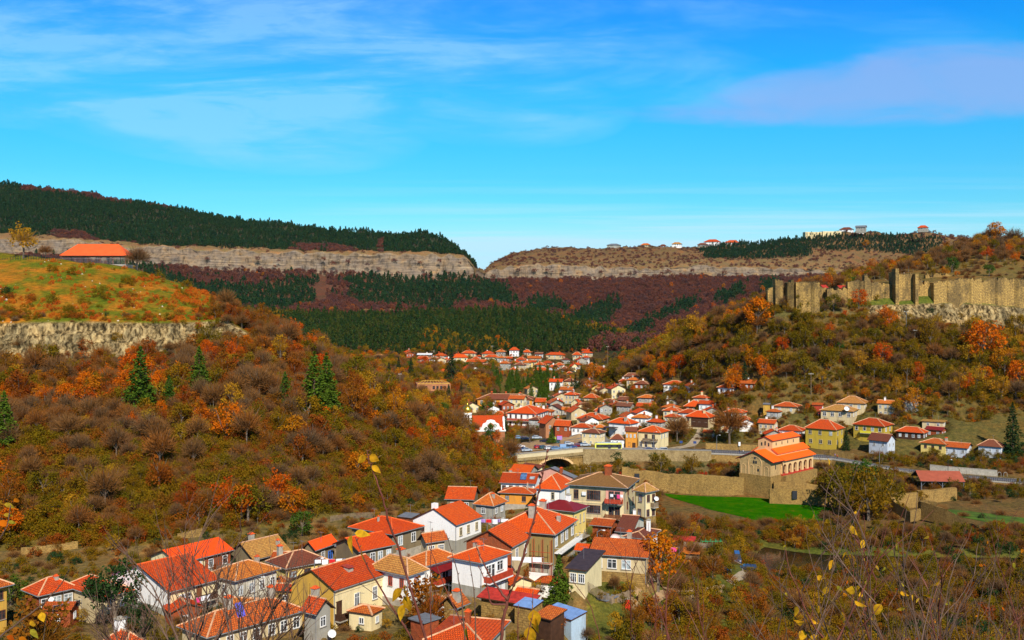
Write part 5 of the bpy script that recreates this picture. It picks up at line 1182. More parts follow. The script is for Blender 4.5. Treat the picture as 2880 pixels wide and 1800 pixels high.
def build_church():
 F=P(*zc(6,1515,980),331)
 p=lay(6,(1515,980),(1120,955),(1690,965),331,1150,875,'gy',rise=3.1)
 ang=p['ang']
 Rt=Matrix.Rotation(ang,2)
 W=14.0;D0=7.0;zE=F[2];zb=-56.6;H=zE-zb
 c=Vector(F[:2])-Rt@Vector((W/2,-D0/2))
 t=thing('stone_church','old stone church with stepped bright orange-red roofs and an arcade, behind the green meadow','church',(c.x,c.y,zb),ang)
 w,d=W-2.6,D0-.6
 m=MB();kk=3.1/(W/2)
 m.quad([(-w/2,-d/2,0),(w/2,-d/2,0),(w/2,-d/2,H+kk*1.3),(0,-d/2,H+3.1),(-w/2,-d/2,H+kk*1.3)])
 m.quad([(w/2,-d/2,0),(w/2,d/2,0),(w/2,d/2,H+.4),(w/2,-d/2,H+.4)]);m.quad([(-w/2,d/2,0),(-w/2,-d/2,0),(-w/2,-d/2,H+.4),(-w/2,d/2,H+.4)])
 m.quad([(w/2,d/2,0),(-w/2,d/2,0),(-w/2,d/2,H+kk*1.3),(0,d/2,H+3.1),(w/2,d/2,H+kk*1.3)])
 m.build('wall','wall_church',t)
 rm,_=roofmesh('gy',W,D0+.6,H,3.1,.22);rm.build('roof',['roof_churchred','roof_maroon'],t)
 def ringarch(cx,hw,z0,zs,th=.22,y=-d/2,out=.14,face='f'):
  k=MB();n=12
  for i in range(n):
   a,b=math.pi*i/n,math.pi*(i+1)/n
   q=lambda s,r:(cx-(hw+r)*math.cos(s),zs+(hw+r)*math.sin(s))
   k.prism([q(a,0),q(b,0),q(b,th),q(a,th)],y-out,y-.004,'y')
  k.box(cx-hw-th,cx-hw,y-out,y-.004,z0,zs-.004);k.box(cx+hw,cx+hw+th,y-out,y-.004,z0,zs-.004)
  return k
 ringarch(0,2.4,0,H*.78).build('blind_arch','wall_churchband',t)
 for cx in(-4.3,-1.3,1.2,4.2):ringarch(cx,.75,0,H*.50,.15,out=.10).build('blind_arch','wall_churchband',t)
 def slit(cx,z,h,w_=.32,face='f',off=0):
  k=MB();n=8;pr=[(-w_,0),(w_,0)]+[(w_*math.cos(math.pi*i/n),h+w_*math.sin(math.pi*i/n))for i in range(n+1)]
  k.prism(pr,-.05,.02,'y')
  loc,rz=((cx,-d/2+off,z),0)if face=='f' else((off,cx,z),R(90))
  k.build('slit_window','pane_glass',t,loc=loc,rz=rz)
 for cx,z,h in((0,H+.55,.7),(-.42,H-.9,.7),(.42,H-.9,.7),(1.2,1.2,.6)):slit(cx,z,h,off=-.01)
 slit(0,2.0,1.2,.28,'r',w/2+.01)
 N0,N1=d/2+.01,d/2+20.5;hw1=W/2-.5
 x=hw1
 ar=[(N0+1.3+i*3.45,1.15,H*.50,1.0)for i in range(6)]
 m=MB()
 a=MB();arch_face(a,N0,N1,0,H+.05,ar,0,step=10);arch_face(a,N0,N1,0,H+.05,ar,.7,step=10,flip=True);arch_lining(a,ar,0,.7,0)
 n=len(m.v);m.v+=[(x-q[1],q[0],q[2])for q in a.v];m.f+=[tuple(n+i for i in f)for f in a.f];m.m+=a.m
 m.build('arcade_wall','wall_churchband',t)
 m=MB();m.box(-hw1+.01,hw1-2.4,N0+.02,N1-.02,0,H+.9);m.build('nave_wall','wall_church',t)
 m=MB();m.quad([(-hw1,N1,0),(-hw1,N0,0),(-hw1,N0,H),(-hw1,N1,H)]);m.quad([(hw1,N1-.003,0),(-hw1,N1-.003,0),(-hw1,N1-.003,H),(hw1,N1-.003,H)]);m.build('outer_wall','wall_church',t)
 m=MB();m.box(hw1-2.39,hw1+.08,N0+.02,N1,-.4,.08);m.build('arcade_step','roof_redsheet',t)
 def lean(s,x0,z0,x1,z1,y0,y1,name='roof',mat=('roof_churchred','roof_maroon'),th=.2):
  k=MB();A=[(s*x0,z0),(s*x1,z1),(s*x1,z1+th),(s*x0,z0+th)]
  if s<0:A=A[::-1]
  k.prism(A[::-1]if s>0 else A[::-1],y0,y1,'y');return k.build(name,mat[0],t)
 z1=H+1.25;z2=z1+.75;z3=z2+1.55
 for s in(1,-1):
  lean(s,hw1+.9,H,hw1-2.0,z1,N0-.05,N1+.4)
  k=MB();k.box(min(s*(hw1-2.2),s*(hw1-1.95)),max(s*(hw1-2.2),s*(hw1-1.95)),N0,N1,H+.9,z2+.1);k.build('band_wall','wall_churchband',t)
  lean(s,hw1-1.5,z2,2.6,z3,N0-.3,N1+.3)
 xb=hw1-1.95
 for yy,fl_ in((N0+.01,0),(N1-.01,1)):
  k=MB();q=[(-xb,yy,H),(xb,yy,H),(xb,yy,z2+.1),(2.6,yy,z3+.1),(-2.6,yy,z3+.1),(-xb,yy,z2+.1)];k.quad(q[::-1]if fl_ else q);k.build('end_wall','wall_churchband',t)
 zc2=z3+2.5;cw=2.65
 m=MB();y0,y1=N0+.05,N1-2.5
 m.quad([(-cw,y0,z3-.6),(cw,y0,z3-.6),(cw,y0,zc2),(0,y0,zc2+1.25),(-cw,y0,zc2)]);m.quad([(cw,y1,z3-.6),(-cw,y1,z3-.6),(-cw,y1,zc2),(0,y1,zc2+1.25),(cw,y1,zc2)])
 m.quad([(cw,y0,z3-.6),(cw,y1,z3-.6),(cw,y1,zc2+.1),(cw,y0,zc2+.1)]);m.quad([(-cw,y1,z3-.6),(-cw,y0,z3-.6),(-cw,y0,zc2+.1),(-cw,y1,zc2+.1)])
 m.build('clerestory_wall','wall_churchband',t)
 rm,_=roofmesh('gy',cw*2+.9,y1-y0+.7,0,1.25,.18);rm.build('roof',['roof_churchred','roof_maroon'],t,loc=(0,(y0+y1)/2,zc2))
 for i,cx in enumerate((-1.3,0,1.3)):slit(cx,z3+.7+(.2 if i==1 else 0),.9+(.3 if i==1 else 0),.24,off=N0+.05+d/2-.012-0)
 for i in range(4):slit(y0+2.4+i*3.8,z3+.9,.8,.22,'r',cw+.012)
 k=MB();k.box(-w/2-.15,w/2+.15,-d/2-.15,d/2,-7.5,-.01);k.build('plinth','wall_rubble',t)
 k=MB();k.box(-w/2-.15,hw1+1.2,d/2+.01,N1+.6,-7.5,-.42);k.build('terrace','wall_rubble',t)
 PADS.append((c.x+6,c.y+14,15,zb-1.2))
 def wall_line(pts,th,label,mat='wall_rubble',seed=1,cat='wall',name='stone_wall',dz=7):
  """pts: (px, py_top, Y)"""
  rr=random.Random(seed);t_=thing(name,label,cat,(0,0,0));m=MB();tops=[]
  P3=[P(*q)for q in pts]
  for a,b in zip(P3[:-1],P3[1:]):
   n=max(1,int(math.dist(a[:2],b[:2])/1.2))
   for i in range(n):tops.append([a[j]+(b[j]-a[j])*i/n for j in range(3)])
  tops.append(list(P3[-1]))
  for q in tops:q[2]+=rr.uniform(-.14,.14)
  for a,b in zip(tops[:-1],tops[1:]):
   za,zb_=a[2]-dz,b[2]-dz
   fa,fb=(a[0],a[1],za),(b[0],b[1],zb_);ta,tb=tuple(a),tuple(b);o=lambda v:(v[0],v[1]+th,v[2])
   m.quad([fa,fb,tb,ta]);m.quad([ta,tb,o(tb),o(ta)]);m.quad([o(fb),o(fa),o(ta),o(tb)])
  a,b=tops[0],tops[-1]
  m.quad([(a[0],a[1]+th,a[2]-dz),(a[0],a[1],a[2]-dz),tuple(a),(a[0],a[1]+th,a[2])]);m.quad([(b[0],b[1],b[2]-dz),(b[0],b[1]+th,b[2]-dz),(b[0],b[1]+th,b[2]),tuple(b)])
  m.build('masonry',mat,t_);return t_
 z6=lambda x,y,Y:(*zc(6,x,y),Y)
 wall_line([z6(-205,1030,344),z6(-150,1030,344),z6(-60,1045,344),z6(-10,1050,344)],1.0,'ruined stone wall with a dark doorway in front of the bridge',seed=2,dz=8)
 k=MB();a=P(*zc(6,-35,1175),343.9);k.box(a[0]-.8,a[0]+.8,343.6,344.0,a[2]-.5,a[2]+2.3);tag(k.build('doorway','metal_dark'),'dark slab for the shaded doorway in the ruined wall in front of the bridge','doorway')  # solid dark slab, the shade inside the doorway given as colour
 wall_line([z6(-10,1070,346),z6(60,1062,346),z6(170,1075,346),z6(330,1102,345),z6(560,1112,343),z6(700,1110,341),z6(900,1128,339),z6(1178,1148,337)],1.2,'long weathered stone wall along the top of the green meadow',seed=3,dz=9)
 wall_line([z6(1520,1195,331),z6(1700,1190,331),z6(1880,1205,333),z6(2060,1235,336),z6(2130,1250,338)],1.0,'upper stone terrace wall below the church arcade',seed=4,dz=8)
 wall_line([z6(1470,1278,326),z6(1620,1272,325),z6(1780,1270,324),z6(1950,1285,323),z6(2060,1315,322),z6(2210,1330,322)],1.0,'lower stone wall with a small dark door at the edge of the meadow',seed=5,dz=6)
 k=MB();a=P(*zc(6,1753,1368),324);k.box(a[0]-.75,a[0]+.75,323.75,324.1,a[2]-.5,a[2]+2.1);tag(k.build('doorway','metal_dark'),'small dark door in the lower stone wall by the meadow','doorway')
 return wall_line
def build_fortress():
 z9=lambda x,y:zc(9,x,y)
 def seg(pts,Y0,Y1,th,label,cat,name,seed,foot,mat='wall_fort',jag=.75,crenel=0,depth=3):
  """pts (zoom x, zoom y of the top); Y runs linearly"""
  rr=random.Random(seed);t=thing(name,label,cat,(0,0,0));m=MB();tops=[]
  xs=[p[0]for p in pts]
  for(ax,ay),(bx,by)in zip(pts[:-1],pts[1:]):
   n=max(1,int(abs(bx-ax)/9));lo_=0
   for i in range(n):
    if i%4==0:lo_=rr.uniform(-1.3,.9)*min(1,jag*1.4)
    f=i/n;x=ax+(bx-ax)*f;Y=Y0+(Y1-Y0)*(x-xs[0])/max(1,xs[-1]-xs[0])
    q=list(P(*z9(x,ay+(by-ay)*f),Y));q[2]+=rr.uniform(-jag,jag)*.7+lo_+(crenel if i%2 else 0);tops.append(q)
  tops.append(list(P(*z9(*pts[-1]),Y1)))
  off=tgt=0.;left=0
  for i,q in enumerate(tops):
   if left<=0:left=rr.randint(5,17);tgt=rr.uniform(-.9,.9)*(1 if len(tops)>8 else.3)
   off+=max(-.38,min(.38,tgt-off));left-=1;q[1]+=off
  zf=lambda q:(HZ-z9(0,foot)[1])/FOC*q[1]-depth
  o=lambda v:(v[0],v[1]+th,v[2])
  for a,b in zip(tops[:-1],tops[1:]):
   bo=rr.uniform(-.12,.12)
   fa,fb=(a[0],a[1]-.3,zf(a)),(b[0],b[1]-.3,zf(b));ta,tb=tuple(a),tuple(b)
   m.quad([fa,fb,tb,ta]);m.quad([ta,tb,o(tb),o(ta)]);m.quad([o(fb),o(fa),o(ta),o(tb)])
  for e,fl_ in((tops[0],1),(tops[-1],0)):
   f=(e[0],e[1]-.3,zf(e));q=[f,o(f),o(tuple(e)),tuple(e)];m.quad(q[::-1]if fl_ else q)
  m.build('masonry',mat,t);return t
 seg([(185,668),(200,658),(250,652)],503,503,3,'lowest broken wall stub at the left end of the fortress','fortress wall','fortress_wall',1,745)
 seg([(250,596),(318,592)],501,500,6,'square broken tower second from the left end of the fortress','tower','fortress_tower',2,750)
 seg([(318,632),(352,630)],502,502,4,'short sunlit wall between the two left fortress towers','fortress wall','fortress_wall',3,760)
 seg([(355,582),(411,578)],497,494,6,'tall narrow leaning tower at the left of the fortress','tower','fortress_tower',4,860,depth=4)
 seg([(411,616),(432,616)],497,496,4,'low link wall right of the narrow leaning fortress tower','fortress wall','fortress_wall',24,860)
 seg([(432,608),(636,606)],494,490,9,'broad square bastion with toothed top, sunlit on its right side','tower','fortress_bastion',5,800,crenel=.55,jag=.15,depth=5)
 seg([(638,650),(700,655)],502,502,3,'low wall behind ivy between bastion and ruined house wall','fortress wall','fortress_wall',6,790)
 seg([(703,650),(760,640),(812,652),(884,668)],497,497,3,'crumbling low ruin wall in the middle of the fortress front','fortress wall','fortress_wall',7,800)
 seg([(884,590),(960,580),(1028,572)],500,498,3,'dark wall rising to the right toward the small chimney-like stub','fortress wall','fortress_wall',8,800,crenel=.3)
 seg([(1029,532),(1056,530),(1062,568),(1086,600)],497,497,3.5,'small chimney-like wall stub on the fortress front','tower','fortress_stub',9,800)
 seg([(1087,604),(1205,607),(1272,612)],498,499,3,'plain grey curtain wall left of the gate tower','fortress wall','fortress_wall',10,800)
 seg([(1274,512),(1301,508)],497,496,5,'dark left pier of the tall gate tower','tower','fortress_pier',11,805,jag=.2)
 seg([(1301,482),(1330,480)],493,493,5,'tallest sunlit pier of the fortress gate tower','tower','fortress_pier',12,805,jag=.2)
 seg([(1331,536),(1472,530)],495,495,6,'broad toothed wall of the gate tower between two sunlit piers','tower','fortress_tower',13,805,crenel=.7,jag=.2)
 seg([(1472,524),(1500,526)],492,492,6,'sunlit right pier of the fortress gate tower','tower','fortress_pier',14,805,jag=.2)
 seg([(1502,592),(1560,606),(1628,600)],497,496,3,'dark stretch of wall right of the gate tower','fortress wall','fortress_wall',15,795)
 seg([(1630,596),(1742,588)],493,492,5,'sunlit projecting wall block right of the dark stretch','fortress wall','fortress_wall',16,790)
 seg([(1743,590),(1900,582),(2045,580)],492.6,492,3,'long wall with a small dark slot in the right half of the fortress','fortress wall','fortress_wall',17,790)
 seg([(2046,582),(2200,576),(2330,572),(2420,578),(2700,580)],491,487,3,'far right stretch of the fortress wall running out of frame','fortress wall','fortress_wall',18,795)
 seg([(1935,462),(1990,445),(2040,430),(2100,455)],580,578,4,'ruined stone house foundation on the upper fortress terrace','ruin','ruined_wall',19,510,'wall_rubble')
 seg([(2100,462),(2180,456),(2260,466)],578,578,4,'right half of the ruined foundations on the upper terrace','ruin','ruined_wall',20,505,'wall_rubble')
 seg([(1500,470),(1620,460),(1760,452)],575,580,1.2,'low terrace wall left of the round dark shrub in the fortress','ruin','ruined_wall',21,490,'wall_rubble')
 seg([(1560,545),(1700,540),(1850,548)],530,530,2,'low foundation wall directly behind the gate tower','ruin','ruined_wall',22,580,'wall_rubble')
 seg([(720,590),(800,586),(900,585)],520,520,1.2,'low terrace wall behind the crumbling middle ruin','ruin','ruined_wall',23,610,'wall_rubble')
 for x0,x1,y,lab in((665,714,650,'small bright red sheet roof inside the fortress'),(812,880,655,'small dark red sheet roof inside the fortress')):
  a,b=P(*z9(x0,y),503),P(*z9(x1,y),503);t=thing('shelter_roof',lab,'shelter',((a[0]+b[0])/2,503,a[2]))
  w=(b[0]-a[0])/2;k=MB();k.prism([(0,0),(4,1.4),(4,1.55),(0,.15)],-w,w,'x');k.build('sheet_roof','roof_redsheet',t)
  [MB().box(q,q+.2,.3,.5,-4,.15).build('post','metal_dark',t)for q in(-w+.3,w-.5)]
def build_hilltop():
 Y=424;zE=(HZ-(450+752/2.749))/FOC*Y+.4
 cx=((490+1045)/2/2.749-CX)/FOC*(Y+6);W=555/2.749/FOC*Y*.93;D=11
 zb=zE-3.4;t=thing('pavilion','open pavilion with a wide red hip roof on the grassy hilltop','pavilion',(cx,Y+5,zb),R(2))
 rm,rid=roofmesh('hip',W,D,3.4,4.9,.3);rf=rm.build('roof',['roof_smoothorange','wood_dark'],t)
 k=MB();[k.tube([a,b],.18,5)for a,b in rid];k.build('ridge','ridge_red',rf)
 for i in range(6):
  for s in(-1,1):
   k=MB();k.box(-.15,.15,-.15,.15,-2,3.42);k.build('post','wood_brown',t,loc=(-W/2+1+i*(W-2)/5,s*(D/2-.9),0))
 k=MB();
 for i in range(int(W/.5)):k.box(-W/2+i*.5,-W/2+i*.5+.06,-D/2+.1,-D/2+.16,-.5,2.6)
 k.box(-W/2,W/2,-D/2+.09,-D/2+.17,2.6,2.7);k.build('screen','metal_grey',t,uv=False)
 PADS.append((cx,Y+5,11,zb))
 k=MB();k.box(-W/2+.5,W/2-.5,-D/2+.5,D/2-.5,-2,.12);k.build('floor','concrete',t)
 def fence(pts,label,h=1.9,step=.9,mat='metal_dark'):
  t=thing('fence',label,'fence',(0,0,0));m=MB();k=MB();last=None
  P3=[P(*q)for q in pts]
  for a,b in zip(P3[:-1],P3[1:]):
   n=max(1,int(math.dist(a,b)/step))
   for i in range(n):
    q=[a[j]+(b[j]-a[j])*i/n for j in range(3)]
    m.box(q[0]-.06,q[0]+.06,q[1]-.06,q[1]+.06,q[2]-2.5,q[2]+.0)
    if last:k.tube([last,(q[0],q[1],q[2]-.15)],.035,3,cap=False);k.tube([(last[0],last[1],last[2]-.8),(q[0],q[1],q[2]-.95)],.035,3,cap=False)
    last=(q[0],q[1],q[2]-.15)
  m.build('palings',mat,t,uv=False);k.build('rail',mat,t,uv=False)
 f=lambda x,y,Y:(x/2.749,450+y/2.749,Y)
 fence([f(-200,775,419),f(0,765,419),f(100,748,419),f(220,728,420),f(320,730,420),f(480,742,419)],'dark paling fence running left from the pavilion over the grass')
 fence([f(1045,795,419),f(1070,812,416)],'short dark fence at the right corner of the pavilion')
 Y=345
 a,b=P(*zc(7,1285,1182),Y),P(*zc(7,1728,1165),Y+3);zE=a[2];H=7.4;zb=zE-H+2.0
 t=thing('open_shelter','open steel shelter with brown-red pitched roof over the ruins, lower right','shelter',((a[0]+b[0])/2-1,Y+4,zb),R(-6));W=b[0]-a[0];D=12;h=zE-zb
 rm,_=roofmesh('gx',W,D,h,2.6,.2);rm.build('roof',['roof_brownsmooth','metal_dark'],t)
 for i in range(5):
  for s in(-1,1):
   k=MB();k.box(-.12,.12,-.12,.12,-6,h);o=k.build('post','metal_grey',t,loc=(-W/2+.4+i*(W-.8)/4,s*(D/2-.6),0))
 k=MB()
 for i in range(4):
  x=-W/2+.4+i*(W-.8)/4;w=(W-.8)/4
  k.tube([(x,-D/2+.6,h-1.6),(x+w*.45,-D/2+.6,h-.1)],.07,4);k.tube([(x+w,-D/2+.6,h-1.6),(x+w*.55,-D/2+.6,h-.1)],.07,4)
 k.tube([(-W/2+.4,-D/2+.6,h-2.6),(W/2-.4,-D/2+.6,h-2.6)],.07,4);k.build('truss','metal_grey',t)
def ribbon(name,pts_l,pts_r,mat,nx=24,ny=10,dz=.06,kind='structure'):
 """sheet draped over the terrain between two picture-space edges given as (px, Y)"""
 V=[];
 for i in range(nx+1):
  t=i/nx
  def along(p):
   k=np.linspace(0,1,len(p));return float(np.interp(t,k,[q[0]for q in p])),float(np.interp(t,k,[q[1]for q in p]))
  a,b=along(pts_l),along(pts_r)
  for j in range(ny+1):
   s=j/ny;px=a[0]+(b[0]-a[0])*s;Y=a[1]+(b[1]-a[1])*s;V.append((px,Y))
 V=np.array(V);z=gz(V[:,0],V[:,1])+dz
 m=MB();m.v=[((p-CX)/FOC*y,y,zz)for(p,y),zz in zip(V,z)]
 m.f=[(i*(ny+1)+j,i*(ny+1)+j+1,(i+1)*(ny+1)+j+1,(i+1)*(ny+1)+j)for i in range(nx)for j in range(ny)];m.m=[0]*len(m.f)
 o=m.build(name,mat,uv=False,smooth=True)
 if o.data.polygons[0].normal.z<0:
  o.data.flip_normals()
 tag(o,kind=kind);return o
def build_ground_patches(wall_line):
 m,nt,b=newmat('meadow_grass')
 p=pos(nt);n=noise(nt,p,.25,5,.7);n2=noise(nt,p,3,4,.7)
 c=ramp(nt,n,[(.3,(.014,.085,.001)),(.5,(.022,.125,.001)),(.62,(.05,.12,.002)),(.74,(.13,.12,.01))]);c=mixc(nt,.6,c,ramp(nt,n2,[(.3,(.5,.5,.5)),(.7,(1.5,1.5,1.3))]),'MULTIPLY')
 nt.links.new(c,b.inputs['Base Color']);b.inputs['Roughness'].default_value=1;b.inputs['Specular IOR Level'].default_value=0;bump(nt,b,n2,.15,.6)
 ribbon('meadow',[(1860,343),(1960,339),(2060,336),(2200,330),(2340,318)],[(1880,337),(2000,315),(2120,302),(2240,298),(2340,296)],'meadow_grass',40,12,.10)
 plain('plot_grass',(.06,.115,.006),1,.5,scale=.4);plain('dirt',(.34,.22,.11),.95,.3,scale=.6);plain('gravel_path',(.36,.28,.18),.95,.25,scale=1)
 ribbon('grass_plot',[(2640,318),(2740,312),(2840,305),(2960,298)],[(2640,310),(2720,303),(2850,290),(2960,286)],'plot_grass',20,8,.10)
 m,nt,b=newmat('river_water')
 b.inputs['Base Color'].default_value=(.022,.018,.008,1);b.inputs['Roughness'].default_value=.08;b.inputs['Specular IOR Level'].default_value=.6
 n=noise(nt,mapv(nt,pos(nt),(.5,1.6,1)),.9,3,.5);bump(nt,b,n,.03,.35)
 w=MB();w.quad([(P(2040,0,250)[0],225,-65.55),(P(3900,0,228)[0],225,-65.55),(P(3900,0,290)[0],287,-65.55),(P(2040,0,290)[0],287,-65.55)])
 tag(w.build('river','river_water',uv=False),kind='structure')
 z7=lambda x,y,Y:(*zc(7,x,y),Y)
 wall_line([z7(830,1335,318),z7(900,1310,318),z7(1080,1325,318),z7(1220,1318,320)],1.4,'broad ruined foundation wall left of the open shelter',seed=11,dz=5)
 wall_line([z7(1225,1300,326),z7(1330,1290,326),z7(1480,1280,328),z7(1600,1268,330),z7(1660,1262,330)],2.0,'sunlit ruin walls standing under the open shelter',seed=12,dz=5,mat='wall_rubble')
 wall_line([z7(1240,1420,305),z7(1330,1408,304),z7(1430,1425,302)],1.6,'low ruin corner in front of the open shelter',seed=13,dz=3)
 wall_line([(2590,1410,300),(2660,1432,292),(2730,1470,285),(2790,1505,276)],1.3,'long ruined bank wall running down to the river at right',seed=14,dz=5)
 wall_line([(2510,1408,298),(2560,1440,290),(2590,1432,296)],1.0,'small square foundation by the river bank, left of the long bank wall',seed=15,dz=3)
 ribbon('path',[(2060,236),(2083,226),(2088,217),(2068,208),(2043,200)],[(2086,237),(2104,226),(2107,215),(2088,206),(2064,198)],'gravel_path',16,3,.10)
 ribbon('path',[(2035,196),(1990,188),(1900,180),(1820,170),(1760,158)],[(2045,193),(1990,184.5),(1905,176),(1832,166),(1780,154)],'dirt',24,3,.09)
 ribbon('path',[(2030,190),(1990,182),(1910,173.5),(1840,163.5),(1795,152)],[(2035,188),(1995,180),(1918,171.5),(1850,161.5),(1810,150)],'dirt',24,3,.09)
 plain('parking',(.16,.15,.14),.95,.25,scale=.5)
 ribbon('car_park',[(1440,402),(1520,406),(1640,411)],[(1470,432),(1540,436),(1640,438)],'dirt',20,8,.10)
 ribbon('street',[(1500,442),(1560,440),(1650,424),(1760,413),(1860,409)],[(1500,458),(1560,455),(1655,438),(1760,421),(1860,412)],'parking',30,6,.12)
 ribbon('street',[(1862,409),(1925,418),(1962,440),(1940,462)],[(1905,408),(1955,417),(1985,440),(1960,463)],'gravel_path',16,4,.14)
plain('roof_smoothorange',(.75,.10,.020),.7,.12,scale=.6);plain('roof_brownsmooth',(.36,.085,.045),.7,.15,scale=.6)
def profile_body(L,Wd,prof,glass_h):
 pass
def make_car_mesh(kind):
 """long axis x, nose at +x; returns part meshes"""
 L,Wd=4.3,1.74
 if kind=='hatch':L=3.9;roof=[(-1.9,.80),(-1.75,1.05),(-1.45,1.45),(.15,1.48),(.95,1.02),(1.85,.88),(1.95,.62)]
 elif kind=='estate':L=4.5;roof=[(-2.2,.80),(-2.15,1.0),(-1.95,1.44),(.35,1.47),(1.1,1.0),(2.1,.86),(2.25,.60)]
 elif kind=='van':L=4.8;roof=[(-2.35,.9),(-2.35,1.85),(-2.2,1.98),(1.0,1.98),(1.7,1.25),(2.3,1.05),(2.42,.7)]
 else:roof=[(-2.15,.82),(-2.1,1.0),(-1.55,1.03),(-.95,1.42),(.35,1.44),(1.1,1.0),(2.05,.86),(2.15,.60)]
 bot=[(roof[-1][0],.28),(roof[0][0],.28)]
 m=MB();hw=Wd/2
 belt=.92
 low=[(x,min(z,belt))for x,z in roof]+bot
 m.prism(low,-hw,hw,'y')
 cab=[(x,z)for x,z in roof if z>belt]
 xs=[c[0]for c in cab];base=[(min(xs)-.05,belt),(max(xs)+.12,belt)]
 n=len(m.v);poly=[base[0]]+cab+[base[1]]
 k=len(poly)
 for s in(-1,1):
  for x,z in poly:m.v.append((x,s*(hw-.02-max(0,z-belt)*.28),z))
 m.f.append(tuple(n+i for i in range(k)));m.f.append(tuple(n+k+i for i in reversed(range(k))));m.m+=[0,0]
 for i in range(k):m.f.append((n+i,n+k+i,n+k+(i+1)%k,n+(i+1)%k));m.m.append(0)
 body=m
 g=MB();top=max(z for _,z in roof)
 inset=lambda z:hw-.02-max(0,z-belt)*.28+.012
 up=[c for c in cab if c[1]>top-.12];x0,x1=min(c[0]for c in up),max(c[0]for c in up)
 bx0,bx1=base[0][0]+.12,base[1][0]-.22
 if kind=='van':x0,bx0=.1,.1
 for s in(-1,1):
  a=[(bx0,s*inset(belt+.03),belt+.03),(bx1,s*inset(belt+.03),belt+.03),(x1-.03,s*inset(top-.1),top-.1),(x0+.08,s*inset(top-.1),top-.1)]
  g.quad(a if s<0 else a[::-1])
 w=hw-.22
 fx=base[1][0]
 g.quad([(fx+.02,-w-.08,belt+.02),(fx+.02,w+.08,belt+.02),(x1+.06,w,top-.06),(x1+.06,-w,top-.06)])
 if kind!='van':
  rx=base[0][0];g.quad([(rx-.02,w+.08,belt+.04),(rx-.02,-w-.08,belt+.04),(x0-.06,-w,top-.07),(x0-.06,w,top-.07)])
 wheels=[(x,s*(hw-.08))for x in(roof[0][0]+.82,roof[-1][0]-.85)for s in(-1,1)]
 return body,g,wheels,roof,hw
CARM={}
def car(kind,paint,label,px,py,Y,ang,cat='car',name='parked_car',group='cars parked in the village',z=None):
 if kind not in CARM:
  b,g,w,roof,hw=make_car_mesh(kind)
  wm=MB();wm.lathe([(.01,-.11),(.26,-.11),(.32,-.08),(.32,.08),(.26,.11),(.01,.11)][::-1],14);rm=MB();rm.lathe([(.01,-.125),(.17,-.125),(.19,-.112)][::-1],10);rm.lathe([(.19,.112),(.17,.125),(.01,.125)][::-1],10)
  hm=MB();hm.box(-.06,.02,-.16,.16,-.07,.07)
  CARM[kind]=(b,g.mesh('glasshouse','pane_glass'),w,roof,hw,wm.mesh('tyre','tyre',True),rm.mesh('rim','rim'),hm.mesh('headlight','lamp_glass'),hm.mesh('tail_light','lamp_red'),{})
 b,g,w,roof,hw,tm,rm,hm,tl,cache=CARM[kind]
 if paint not in cache:cache[paint]=b.mesh('car_body',paint)
 X=(px-CX)/FOC*Y
 if z is None:z=(HZ-py)/FOC*Y
 t=thing(name,label,cat,(X,Y,z),R(ang),group)
 link('body',cache[paint],t);link('windows',g,t)
 for x,y in w:
  o=link('wheel',tm,t,(x,y,.32),rot=(R(90),0,0));link('rim',rm,o)
 for s in(-1,1):
  link('headlight',hm,t,(roof[-1][0]-.0,s*(hw-.25),.66));link('tail_light',tl,t,(roof[0][0]+.04,s*(hw-.22),.74))
 return t
